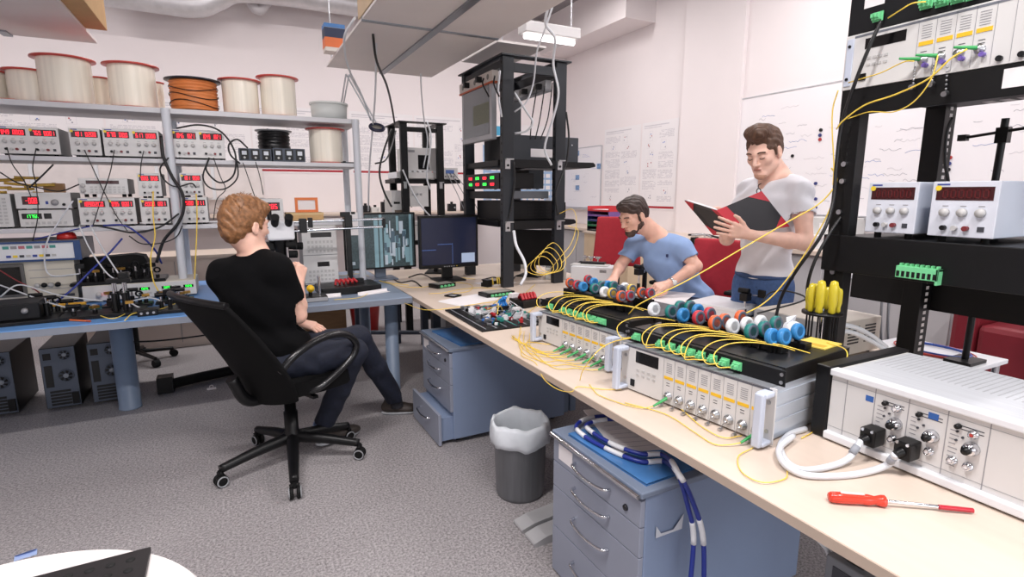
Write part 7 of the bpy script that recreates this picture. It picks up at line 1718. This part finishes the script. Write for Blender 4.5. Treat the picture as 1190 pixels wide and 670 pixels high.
skin_mesh('body', B.grow(.0038), skinC, t); face_bits(t, P, Rh, 1.07, hairC)
H = Body(); e = lambda x, y, z, rx, ry, rz_, k=.02, sub=0: H.ell(P(x, y, z), np.array([rx, ry, rz_]) * 1.07, k, Rh, sub)
e(0, -.022, .040, .087, .106, .092); e(0, .05, .085, .066, .06, .040, .03); e(0, -.066, -.02, .070, .056, .072, .03); e(.0, -.02, .11, .06, .07, .03, .03)
e(0, .102, -.045, .085, .072, .108, .012, 1); e(0, .056, -.092, .10, .11, .078, .02, 1)
for q in (-1, 1): e(q * .094, .004, -.026, .022, .020, .028, .008, 1); H.cone(P(q * .074, .022, .03), P(q * .074, .026, -.012), .010, .007, .01)
skin_mesh('hair', hair_grow(H, .0038, .0022, (150, 170, 60), 5), hairC, t)
r = random.Random(3); g = MB()
for k in range(150):
    a, b = r.uniform(0, 2 * PI), r.uniform(.05, 1.5); x, y, z = .084 * math.sin(b) * math.cos(a), -.02 + .103 * math.sin(b) * math.sin(a), .04 + .093 * math.cos(b)
    p = P(x, y, z); q_ = P(x * 1.10 + r.uniform(-.012, .012), y * 1.1 + r.uniform(-.004, .02), z + .012 + r.uniform(-.004, .012)); g.tube([p, (p + q_) / 2 + np.array([0, 0, .004]), q_], lambda f: .0022 * (1 - .8 * f), 4, 0, 3)
g.build('loose_locks', hairC, t)
black_t = M('black_cotton', (8, 8, 10), .9, 0, .1, 14, .3, spec=.15)
mid = (pel + sh0) / 2
S = Body(); S.ell(sh0 - up * .15, (.205, .125, .20), .05, Rb).ell(mid, (.195, .130, .20), .06, Rb).ell(pel + np.array([0, 0, .07]), (.20, .145, .14), .05, Rb)
S.cone(shL, shR, .066, .066, .06).cone(nb - up * .04, shL, .066, .072, .03).cone(nb - up * .04, shR, .066, .072, .03)
for sh, el in ((shL, elL), (shR, elR)): S.cone(sh, sh * .35 + el * .65, .076, .068, .03)
for sh, el in ((shL, elL), (shR, elR)): d = (el - sh) / np.linalg.norm(el - sh); a = sh * .38 + el * .62; S.p.append(('c', a + d * .045, a + d * .13, .078, .078, .004, 1))
S.p.append(('c', nb + up * .012, nb + up * .14 + F_ * .0, .066, .075, .006, 1)); S.cut(pel - U_ * .02, -U_)
skin_mesh('shirt', S.grow(.0048, FOLD(.005, 24, 26, 30, .8)), black_t, t)
jn = M('dark_navy_jeans', (16, 22, 40), .8, 0, .2, 50, .2)
J = Body(); J.ell(pel + U_ * .0, (.18, .145, .13), .04, Rb)
knL = T3((.60, 3.20, .60)); anL = T3((.855, 3.375, .105)); hpL = pel + np.array([-.0, .09, -.01]); knR = T3((.53, 2.97, .58)); anR = T3((.37, 3.13, .125)); hpR = pel + np.array([.04, -.08, -.01])
for a, b, c_ in ((hpL, knL, anL), (hpR, knR, anR)): J.chain([a, a * .5 + b * .5, b, b * .55 + c_ * .45, c_], [.098, .090, .070, .064, .056], .03)
J.cut(pel + U_ * .09, U_)
for b, c_ in ((knL, anL), (knR, anR)): d = (c_ - b) / np.linalg.norm(c_ - b); J.p.append(('c', c_ + d * .06, c_ + d * .16, .09, .09, .004, 1))
skin_mesh('jeans', J.grow(.006, FOLD(.004, 30, 26, 40, 2)), jn, t)
for c_, b in ((anR, knR), ): d = (c_ - b) / np.linalg.norm(c_ - b); MB().lathe([(.056, -.006), (.060, -.006), (.060, .006), (.056, .006)], c_ + d * .012, tuple(d), 22).build('turned_cuff', M('pale_cuff', (140, 160, 200), .8), t)
sm_, so_ = M('dark_brown_shoe', (50, 42, 38), .6, 0, .15, 20), M('grey_sole', (150, 152, 156), .6)
for a in (anL, anR): MB().cyl(a + np.array([0, 0, .02]), a + np.array([.01, .0, -.05]), .04, .042).build('sock', M('dark_sock', (30, 30, 36), .8), t)
shoe(t, T3((.79, 3.425, .0)), T3((.985, 3.365, .0)), sm_, so_); shoe(t, T3((.32, 3.10, .015)), T3((.575, 3.19, .015)), sm_, so_)
d = (wrL - elL) / np.linalg.norm(wrL - elL); w0 = wrL - d * .005
MB().lathe([(.031, -.010), (.034, -.010), (.034, .010), (.031, .010)], w0, tuple(d), 22).build('watch_strap', black_rub, t); MB().lathe([(0, 0), (.019, 0), (.019, .01), (0, .011)], w0 + np.array([0, -.012, .030]), (0, -.35, .94), 20).build('watch_face', M('dark_watch', (30, 30, 34), .3), t)
# ================================================================== fibres and cables, every one its own thing
blk_c = M('black_cable', (20, 20, 22), .45, 0, .05); red_c = M('red_thin_cable', (130, 40, 44), .4, 0, .05); gry_c = M('grey_cable', (120, 122, 126), .45, 0, .05)
def cab(label, pts, r, mat, name='cable', n=6, sub=6, group=None):
    P = [Vector(p) if isinstance(p, Vector) else at(*p) for p in pts]
    return tag(MB().tube(P, r, n, 0, sub).build(name, mat), label, 'fibre' if name == 'fibre_cable' else 'cable', group)
def loc2w(t, p): c, s_ = math.cos(t.rotation_euler.z), math.sin(t.rotation_euler.z); return Vector((t.location.x + p[0] * c - p[1] * s_, t.location.y + p[0] * s_ + p[1] * c, t.location.z + p[2]))
rr = random.Random(21)
for F_, ports, z0, nm in ((F1, P1, Z1, 'nearer'), (F2, P2, Z2_, 'farther')):
    for k, x in enumerate(ports):
        z = z0 + .023; j = rr.uniform(-.012, .012); top = z0 + .05
        pts = [(x - .004, .0, z), (x - .03, -.025, z + .0), (x - .055 + j, -.01, z + .03), (x - .045 + j, .04, top + .028), (x + .0 + j, .10, top + .035), (x + .05 + 2 * j, .165, top + .024), (x + .075 + 2 * j, .205, top + .01)]
        if k % 3 == 1: pts[-2:] = [(x + .09, .16, top + .03), (x + .16, .21, top + .012)]
        if k % 4 == 2: pts[2] = (x - .075, -.015, z - .008); pts[3] = (x - .085, .045, top + .02)
        cab('yellow fibre arching from the %s green adapter of the %s black panel' % (ords[k], nm), [loc2w(F_, p) for p in pts], .0018, yellow_f, 'fibre_cable', 6, 6, 'fibres over the %s black panel' % nm)
# fibres falling from the mainframe boots to the desk
for U, ks, nm, sl in ((U2, range(7), 'farther', 7), (U1, (0, 7), 'nearer', 8)):
    wU = .566 if U is U2 else .589; hU = .152 if U is U2 else .172; x0 = wU * .33; sw = (wU * .955 - x0) / sl
    for i, k in enumerate(ks):
        cx = x0 + k * sw + sw * .55 + .004; cz = hU * .2 - .004; j = rr.uniform(-.02, .02)
        pts = [(cx - .012, -.066, cz - .02), (cx - .03, -.10, .006), (cx - .08 + j, -.125, .004), (cx - .17 + j, -.12 + j, .004), (cx - .30, -.10 - .004 * i, .004), (max(-.12, cx - .46), -.06 - .01 * i, .004 + .002 * i)]
        if U is U2 and k > 3: pts[3:] = [(cx - .12, -.16 - .006 * i, .004), (cx - .26, -.175 + j, .004), (cx - .45, -.10, .006), (max(-.15, cx - .60), .0, .006 + .002 * i)]
        if U is U1: pts[4:] = [(cx - .28, -.09 + j, .004), (cx - .42, -.11, .004)] if k else [(cx - .22, -.13, .004), (cx - .30, -.09, .004)]
        cab('yellow fibre running over the desk from the %s port of the %s mainframe' % (ords[k], nm), [loc2w(U, p) for p in pts], .0017, yellow_f, 'fibre_cable', 6, 6, 'fibres on the desk front')
z_ = DZ + .004
def dz(*pp): return [onZ(x, y, z_ + (.002 * (i % 2))) for i, (x, y) in enumerate(pp)]
cab('yellow fibre hanging over the desk edge left of the near drawer unit', [onZ(640, 400, z_), onZ(612, 398, z_), onZ(606, 412, z_), onZ(622, 421, z_), onX(632, 440, 1.052), onX(648, 452, 1.05), onX(664, 455, 1.055), onZ(672, 449, z_ + .002), onZ(700, 452, z_), onZ(722, 452, z_)], .0017, yellow_f, 'fibre_cable')
cab('wide yellow fibre loop left of the farther mainframe', dz((628, 352), (612, 365), (604, 385), (606, 402), (622, 412), (650, 414), (672, 405), (690, 410)), .0017, yellow_f, 'fibre_cable')
cab('inner yellow fibre loop left of the farther mainframe', dz((640, 395), (620, 392), (611, 400), (618, 408), (640, 410), (660, 402)), .0017, yellow_f, 'fibre_cable')
cab('yellow fibre wandering along the desk front below the nearer mainframe', dz((726, 442), (752, 455), (775, 462), (795, 478), (815, 495), (840, 508), (862, 506)), .0017, yellow_f, 'fibre_cable')
cab('faint yellow fibre loop on the bare desk left of the white cables', dz((875, 520), (858, 530), (862, 548), (885, 560), (912, 556), (915, 545)), .0016, yellow_f, 'fibre_cable')
cab('yellow fibre hanging from the black panel down beside the nearer mainframe', [loc2w(F1, (.52, .40, Z1 + .055)), loc2w(F1, (.60, .36, Z1 + .05)), loc2w(F1, (.612, .30, Z1 - .02)), loc2w(F1, (.606, .26, .06)), loc2w(F1, (.604, .2, .008)), loc2w(F1, (.608, .12, .004))], .0018, yellow_f, 'fibre_cable')
cab('yellow fibre crossing the front of the left mainframe handle to its black panel', [loc2w(F1, (P1[0] - .01, .005, Z1 + .02)), loc2w(F1, (P1[0] - .07, -.03, Z1 - .005)), loc2w(F1, (-.03, -.10, Z1 - .03)), loc2w(F1, (-.09, -.11, .06)), loc2w(F1, (-.13, -.09, .004))], .0018, yellow_f, 'fibre_cable')
for k, (pp, lab) in enumerate(((((498, 341), (515, 340), (535, 336), (560, 334), (585, 337)), 'yellow fibre behind the white sheet on the beige desk'), (((505, 330), (530, 328), (548, 331), (545, 338), (525, 341)), 'yellow fibre loop beside the small black cassette'), (((440, 326), (470, 333), (500, 332), (520, 322), (552, 324)), 'yellow fibre running below the plot monitor'), (((470, 352), (500, 360), (560, 352), (600, 347), (622, 330)), 'yellow fibre over the electronics tray to the tall rack'))):
    cab(lab, dz(*pp), .0018, yellow_f, 'fibre_cable')
cab('yellow fibre trailing over the grey bench to the beige desk corner', [onZ(x, y, BZ + .004) for x, y in ((388, 348), (420, 345), (431, 335), (425, 329), (412, 326))] , .0018, yellow_f, 'fibre_cable')
cab('yellow fibre along the back of the grey bench in front of the monitor stand', [onZ(x, y, BZ + .005) for x, y in ((378, 318), (398, 320), (420, 318), (445, 327), (475, 331))], .0022, yellow_f, 'fibre_cable')
# tangle of yellow fibre beside the tall rack
for k in range(4):
    c = at(628 + 3 * k, 314 - 3 * k, 3.45); pts = [c + Vector((.12 * math.cos(a) * .8 + .01 * k, .03 * math.sin(2 * a), (.06 + .012 * k) * math.sin(a) + .03)) for a in [i * PI / 5 + .7 * k for i in range(11)]]
    cab('%s yellow fibre loop hung beside the tall rack foot' % ('outermost', 'second', 'third', 'innermost')[k], [Vector((p.x, p.y, max(p.z, DZ + .004))) for p in pts], .002, yellow_f, 'fibre_cable')
cab('yellow fibre dropping from the lower shelf of the tall rack', [(650, 248, 3.95), (665, 243, 3.9), (670, 258, 3.85), (664, 282, 3.75), (650, 300, 3.6), onZ(632, 322, DZ + .004)], .0022, yellow_f, 'fibre_cable')
cab('second yellow fibre dropping from the lower shelf of the tall rack', [(660, 262, 3.9), (672, 268, 3.88), (666, 290, 3.75), (652, 306, 3.6)], .0022, yellow_f, 'fibre_cable')
# long fibre to the right rack
cab('long yellow fibre stretched across the standing man to the right rack', [loc2w(F2, (.50, .10, Z2_ + .06)), (745, 352, 2.15), (800, 325, 2.1), (860, 290, 2.08), (915, 258, 2.05), (950, 238, 2.02), (969, 218, 2.0), (972, 205, 2.0), (966, 195, 2.0)], .0026, yellow_f, 'fibre_cable')
cab('yellow fibre hanging from the rack post down past the blue jeans', [(968, 235, 2.0), (955, 262, 2.02), (932, 300, 2.05), (905, 336, 2.06), (885, 354, 2.06), (862, 366, 2.02)], .0024, yellow_f, 'fibre_cable')
cab('yellow fibre from the first port of the rack mainframe to its left ear', [onX(1062, 71, 1.885), onX(1050, 72, 1.9), onX(1025, 84, 1.91), onX(1006, 90, 1.915), onX(986, 96, 1.925)], .002, yellow_f, 'fibre_cable')
cab('thick yellow fibre sweeping from the last rack port to the rack post', [onX(1124, 57, 1.88), onX(1105, 68, 1.87), onX(1078, 92, 1.87), onX(1040, 110, 1.88), onX(1005, 122, 1.89), onX(980, 140, 1.9), onX(972, 150, 1.91)], .0026, yellow_f, 'fibre_cable')
cab('thin yellow fibre drooping below the rack mainframe', [onX(1090, 64, 1.885), onX(1082, 92, 1.87), onX(1062, 118, 1.875), onX(1038, 130, 1.88), onX(1010, 130, 1.9), onX(985, 138, 1.92)], .0018, yellow_f, 'fibre_cable')
cab('yellow fibre curving from the top fibre panel of the right rack', [onX(1076, 2, 1.91), onX(1060, 4, 1.9), onX(1046, 12, 1.9), onX(1032, 21, 1.91)], .0022, yellow_f, 'fibre_cable')
cab('yellow fibre running down along the right rack post', [onX(974, 105, 1.94), onX(968, 125, 1.95), onX(967, 150, 1.955), onX(969, 190, 1.955), onX(968, 215, 1.955)], .0022, yellow_f, 'fibre_cable')
cab('thick black cable running down the right rack post to the desk', [onX(1024, 24, 1.915), onX(1010, 55, 1.9), onX(993, 98, 1.9), onX(978, 145, 1.92), onX(972, 190, 1.92), onX(968, 235, 1.9), (955, 272, 1.92), (925, 315, 1.98), (908, 345, 2.03), (900, 376, 2.03)], .006, blk_c)
cab('black cable looping from the middle rack shelf behind the screwdriver holder', [(985, 240, 2.0), (962, 275, 1.98), (946, 305, 1.98), (938, 335, 2.0), (940, 360, 2.03)], .006, blk_c)
cab('black cable hanging inside the right rack between its posts', [onX(1107, 136, 2.44), onX(1100, 155, 2.44), onX(1098, 185, 2.43), onX(1102, 213, 2.43), onX(1104, 262, 2.40)], .006, blk_c)
cab('thin black cable loop in front of the white document box', [(885, 352, 2.5), (895, 340, 2.5), (915, 338, 2.45), (935, 348, 2.4), (880, 364, 2.4)], .004, blk_c)
for k, dy in enumerate((0, 7)): cab(('upper', 'lower')[k] + ' pale thick cable behind the screwdriver holder', [(950, 378 + dy, 2.02), (985, 378 + dy, 2.02), (1010, 388 + dy, 2.05), (1030, 403 + dy * .6, 2.08)], .009, wh_c, n=10)
for k in range(2): cab(('left', 'right')[k] + ' of two thin cables dropping behind the grey beige instrument case', [(1032 + 8 * k, 325, 2.75), (1026 + 8 * k, 342, 2.72), (1024 + 8 * k, 365, 2.7), (1024 + 8 * k, 395, 2.7)], .006, gry_c)
# hanging from the ceiling
cab('black cable hanging from the crossed platform to the smaller rack', [(433, 24, 3.9), (434, 45, 3.9), (438, 72, 4.1), (449, 98, 4.6), (455, 122, 5.2), (459, 146, 5.6)], .009, blk_c)
cab('white cable hanging from the crossed platform behind the black cable', [(438, 24, 3.9), (437, 60, 4.2), (436, 110, 4.5), (432, 160, 4.8), (429, 200, 4.9), (428, 245, 5.0)], .008, wh_c)
cab('white cable hanging from the left edge of the crossed platform', [(413, 20, 3.7), (401, 40, 3.8), (401, 62, 4.0), (407, 84, 4.4), (420, 110, 4.7), (431, 140, 4.75)], .008, wh_c)
cab('thin white cable falling from the platform to the smaller rack, left one', [(489, 86, 5.0), (490, 110, 5.2), (493, 140, 5.5), (497, 165, 5.6), (492, 195, 5.6)], .007, wh_c)
cab('thin white cable falling into the smaller rack, right one', [(496, 140, 5.6), (501, 158, 5.6), (499, 180, 5.6), (496, 205, 5.6), (500, 220, 5.6)], .009, wh_c)
cab('white cable hanging from the ceiling into the tall rack', [(637, 8, 3.6), (634, 28, 3.7), (645, 45, 3.8), (643, 75, 3.95), (649, 108, 3.95), (642, 140, 3.95), (633, 172, 3.95), (641, 192, 3.95)], .009, wh_c)
cab('thin white cable hanging from the ceiling left of the thicker one', [(642, 8, 3.7), (633, 35, 3.8), (624, 60, 3.95), (620, 95, 4.1), (612, 118, 4.1), (598, 130, 4.1)], .006, wh_c)
cab('white cable looped inside the tall rack behind its near post', [onY(581, 82, 3.612), onY(579, 108, 3.606), onY(583, 136, 3.612)], .008, wh_c)
cab('white curl of cable crossing inside the tall rack', [(598, 108, 4.1), (612, 130, 4.1), (619, 142, 4.1), (612, 152, 4.1), (598, 155, 4.1)], .008, wh_c)
cab('white cable running down the foot of the tall rack to the desk', [(597, 268, 3.75), (600, 285, 3.7), (609, 303, 3.6), (611, 318, 3.5), (605, 331, 3.45)], .010, wh_c)
cab('black cable running down the right front post of the tall rack', [(658, 130, 4.2), (661, 160, 4.2), (658, 190, 4.2), (652, 205, 4.15), (646, 225, 4.1), (648, 250, 4.1)], .008, blk_c)
cab('black cable running down the left front post of the tall rack', [(597, 188, 4.05), (598, 210, 4.05), (594, 240, 4.05), (588, 262, 4.05)], .008, blk_c)
for k in range(3): cab('thin black cable hanging from the grey power strip, %s' % ('front one', 'middle one', 'back one')[k], [(642 - 9 * k, 96 + 4 * k, 4.2), (640 - 9 * k, 115, 4.2), (636 - 9 * k, 140, 4.2), (628 - 6 * k, 162, 4.2)], .005, blk_c)
for k in range(2): cab('thin black cable hanging from the beige power strip, %s' % ('front one', 'back one')[k], [onX(575 - 13 * k, 88 + 3 * k, 1.715), onX(574 - 13 * k, 98, 1.70), onX(580 - 12 * k, 112, 1.70)], .006, blk_c)
# around the shelving
YQ = 4.40
def ycab(label, pts, r, mat, name='cable'): return cab(label, [onY(x, y, Y) for x, y, Y in pts], r, mat, name, 6, 6)
ycab('big black cable loop in front of the double supply right of the shelf post', ((205, 149, 4.42), (230, 145, 4.42), (252, 150, 4.42), (266, 163, 4.42), (274, 182, 4.42), (271, 204, 4.42), (255, 212, 4.42), (240, 198, 4.42), (243, 183, 4.42)), .006, blk_c)
ycab('small black cable loop beside the dark meters', ((288, 172, 4.42), (276, 162, 4.42), (266, 168, 4.42), (268, 180, 4.42), (279, 190, 4.42)), .006, blk_c)
ycab('long drooping black cable loop under the second shelf', ((243, 183, 4.42), (236, 205, 4.42), (244, 218, 4.42), (262, 219, 4.42), (276, 206, 4.42), (275, 185, 4.42)), .005, blk_c)
ycab('black cable bundle running down the front shelf post', ((187, 158, 4.40), (190, 182, 4.38), (200, 205, 4.38), (212, 225, 4.38), (213, 245, 4.38), (205, 262, 4.38), (190, 280, 4.40), (182, 305, 4.40)), .010, blk_c)
ycab('thinner black cable curling beside the front shelf post', ((196, 183, 4.38), (186, 196, 4.38), (192, 210, 4.38), (205, 217, 4.38), (222, 213, 4.38), (228, 218, 4.38)), .005, blk_c)
ycab('black cable swinging from the post to the supplies on the left', ((208, 248, 4.38), (185, 264, 4.38), (155, 270, 4.38), (128, 265, 4.38), (112, 262, 4.38)), .006, blk_c)
ycab('black cable hanging in a long bow right of the shelf post', ((212, 262, 4.38), (205, 275, 4.38), (188, 282, 4.38), (165, 283, 4.38), (150, 274, 4.38)), .004, blk_c)
for k, (pp, lab) in enumerate(((((8, 171), (14, 190), (28, 210), (36, 228)), 'thin black lead dropping from the leftmost double supply'), (((42, 172), (38, 195), (42, 215), (44, 250), (38, 280)), 'thin black lead from the second channel of the leftmost supply'), (((98, 174), (110, 200), (122, 225), (135, 250), (148, 268)), 'thin black lead from the second supply down over the generator'), (((133, 174), (128, 200), (118, 230), (108, 262)), 'thin dark lead from the third supply down over the double supply'), (((167, 175), (164, 190), (163, 205)), 'short thin lead below the third supply on the second shelf'), (((281, 185), (288, 205), (296, 228)), 'thin lead hanging from the left dark meter box'), (((296, 185), (302, 205), (306, 226)), 'thin lead hanging from the right side of the left meter box'), (((248, 183), (256, 205), (262, 220), (252, 232), (248, 255)), 'black lead hanging under the right double supply'))):
    ycab(lab, [(x, y, (4.49 if q == 0 and k in (5, 6) else 4.41) - .004 * k) for q, (x, y) in enumerate(pp)], .003, blk_c)
ycab('black cable crossing the wall above the red readout meter', ((62, 191, 4.40), (48, 205, 4.40), (34, 218, 4.40)), .005, blk_c)
ycab('black cable from the yellow lugs to the generator', ((0, 200, 4.39), (20, 212, 4.39), (45, 218, 4.39), (70, 222, 4.39), (92, 214, 4.39)), .004, blk_c)
blue_c2 = blue_c
ycab('blue cable arching over the black hood to the right', ((120, 262, 4.38), (145, 262, 4.38), (165, 275, 4.38), (180, 290, 4.40), (188, 306, 4.45)), .006, blue_c2)
ycab('blue cable sloping down from the hood to the bench', ((142, 277, 4.35), (125, 296, 4.30), (105, 315, 4.22), (85, 335, 4.15), (65, 351, 4.08)), .006, blue_c2)
ycab('thin blue cable sagging below the third shelf on the left', ((40, 278, 4.38), (65, 272, 4.38), (90, 266, 4.38), (108, 262, 4.38)), .004, blue_c2)
for k, (pp, lab) in enumerate((((((0, 331, 4.2), (25, 340, 4.1), (55, 351, 4.0), (85, 359, 4.0), (105, 365, 3.95))), 'white cable running from the left edge to the black breadboard'), (((0, 345, 4.2), (20, 331, 4.2), (45, 336, 4.15), (70, 343, 4.1), (120, 350, 4.1)), 'second white cable over the old oscilloscope'), (((85, 233, 4.38), (70, 255, 4.38), (55, 280, 4.36), (52, 305, 4.34), (60, 320, 4.32), (92, 318, 4.3)), 'white cable hanging from the green readout meter'), (((92, 262, 4.38), (105, 290, 4.3), (125, 318, 4.2), (143, 328, 4.1)), 'grey white cable falling behind the hood, left one'), (((105, 262, 4.38), (120, 290, 4.3), (138, 318, 4.2), (146, 330, 4.1)), 'grey white cable falling behind the hood, right one'), (((150, 350, 4.0), (175, 346, 4.0), (190, 352, 3.95), (185, 358, 3.9), (165, 358, 3.9), (152, 352, 3.95)), 'white cable ring lying on the blue bench'))):
    ycab(lab, pp, .0045, wh_c)
ycab('dark red lead hanging in front of the old oscilloscope', ((0, 314, 4.3), (20, 326, 4.25), (40, 336, 4.2), (47, 344, 4.15), (30, 352, 4.1)), .004, red_c)
ycab('yellow fibre hanging from the supply left of the post to the bench', ((178, 222, 4.40), (178, 250, 4.39), (180, 275, 4.36), (175, 300, 4.30), (178, 325, 4.25), (184, 338, 4.2)), .004, yellow_f, 'fibre_cable')
ycab('yellow fibre hanging from the supply right of the post', ((228, 225, 4.40), (229, 250, 4.40), (228, 285, 4.38), (226, 325, 4.35)), .004, yellow_f, 'fibre_cable')
cab('yellow fibre bunch lying along the back of the blue bench', [onZ(x, y, BZ + .012) for x, y in ((8, 358), (40, 357), (70, 354), (100, 352))], .011, M('orange_yellow_bundle', (226, 168, 50), .45), 'fibre_cable')
for k, (pp, lab) in enumerate(((((0, 368), (20, 358), (45, 362), (60, 356)), 'yellow fibre around the low black optics box'), (((60, 360), (80, 356), (105, 362), (130, 370), (150, 362)), 'yellow fibre lying in front of the black breadboard'), (((145, 372), (155, 364), (175, 362), (190, 358), (205, 352)), 'yellow fibre to the small black mount block'))):
    cab(lab, [onZ(x, y, BZ + .012 + .01 * (i % 2)) for i, (x, y) in enumerate(pp)], .0028, yellow_f, 'fibre_cable')
cab('teal cable lying on the blue bench left of the breadboard', [onZ(x, y, BZ + .01) for x, y in ((82, 360), (95, 357), (112, 362), (120, 356))], .004, M('teal_cable', (60, 130, 150), .45))
ycab('black cable sagging under the blue bench to the floor duct', ((150, 397, 4.3), (180, 396, 4.4), (210, 393, 4.5), (240, 389, 4.6)), .006, blk_c)
# cables around the smaller rack and the desk
cab('bundle of thin black cables left of the smaller rack', [(455, 150, 5.6), (446, 175, 5.5), (441, 200, 5.45), (446, 222, 5.45), (455, 240, 5.4)], .010, blk_c)
cab('black cable looping from the magnifier lamp to the smaller rack', [(436, 190, 4.9), (448, 186, 5.0), (455, 170, 5.2), (460, 152, 5.5)], .007, blk_c)
cab('pale cable slanting down inside the smaller rack', [onY(468, 197, 5.44), onY(478, 220, 5.43), onY(490, 240, 5.42), onY(505, 256, 5.40)], .008, wh_c)
for k in range(3): cab('thin grey cable falling from the blue display meter, %s' % ('left one', 'middle one', 'right one')[k], [onY(519 + 4 * k, 201, 5.506), onY(530 + 7 * k, 222, 5.45), onY(540 + 8 * k, 245, 5.4)], .004, gry_c)
for k, pp in enumerate((((475, 322), (490, 318), (505, 324), (520, 320)), ((560, 325), (575, 322), (590, 328), (600, 320)), ((455, 322), (465, 328), (480, 326), (490, 333)))):
    cab('black cable lying on the beige desk, %s' % ('below the plot monitor', 'in front of the tall rack', 'between the two screens')[k], [onZ(x, y, DZ + .006) for x, y in pp], .005, blk_c)
cab('grey cable dangling below the desk behind the near drawer unit', [onX(950, 625, 1.25), onX(962, 640, 1.3), onX(966, 660, 1.3), onX(958, 690, 1.3)], .007, wh_c)
t = thing('power_socket', 'grey socket block hanging below the desk front edge at the bottom of the photo', 'socket', onX(995, 668, 1.3)); MB().box(-.03, .03, -.06, .06, -.05, .03).build('body', M('grey_socket', (120, 124, 130), .5), t, .004); MB().box(-.032, -.03, -.04, .04, -.03, .01).build('face_plate', mark_d, t)
MB().box(-.01, .01, -.02, .02, .03, DZ - .03 - t.location.z).build('hanger', dark_metal, t)
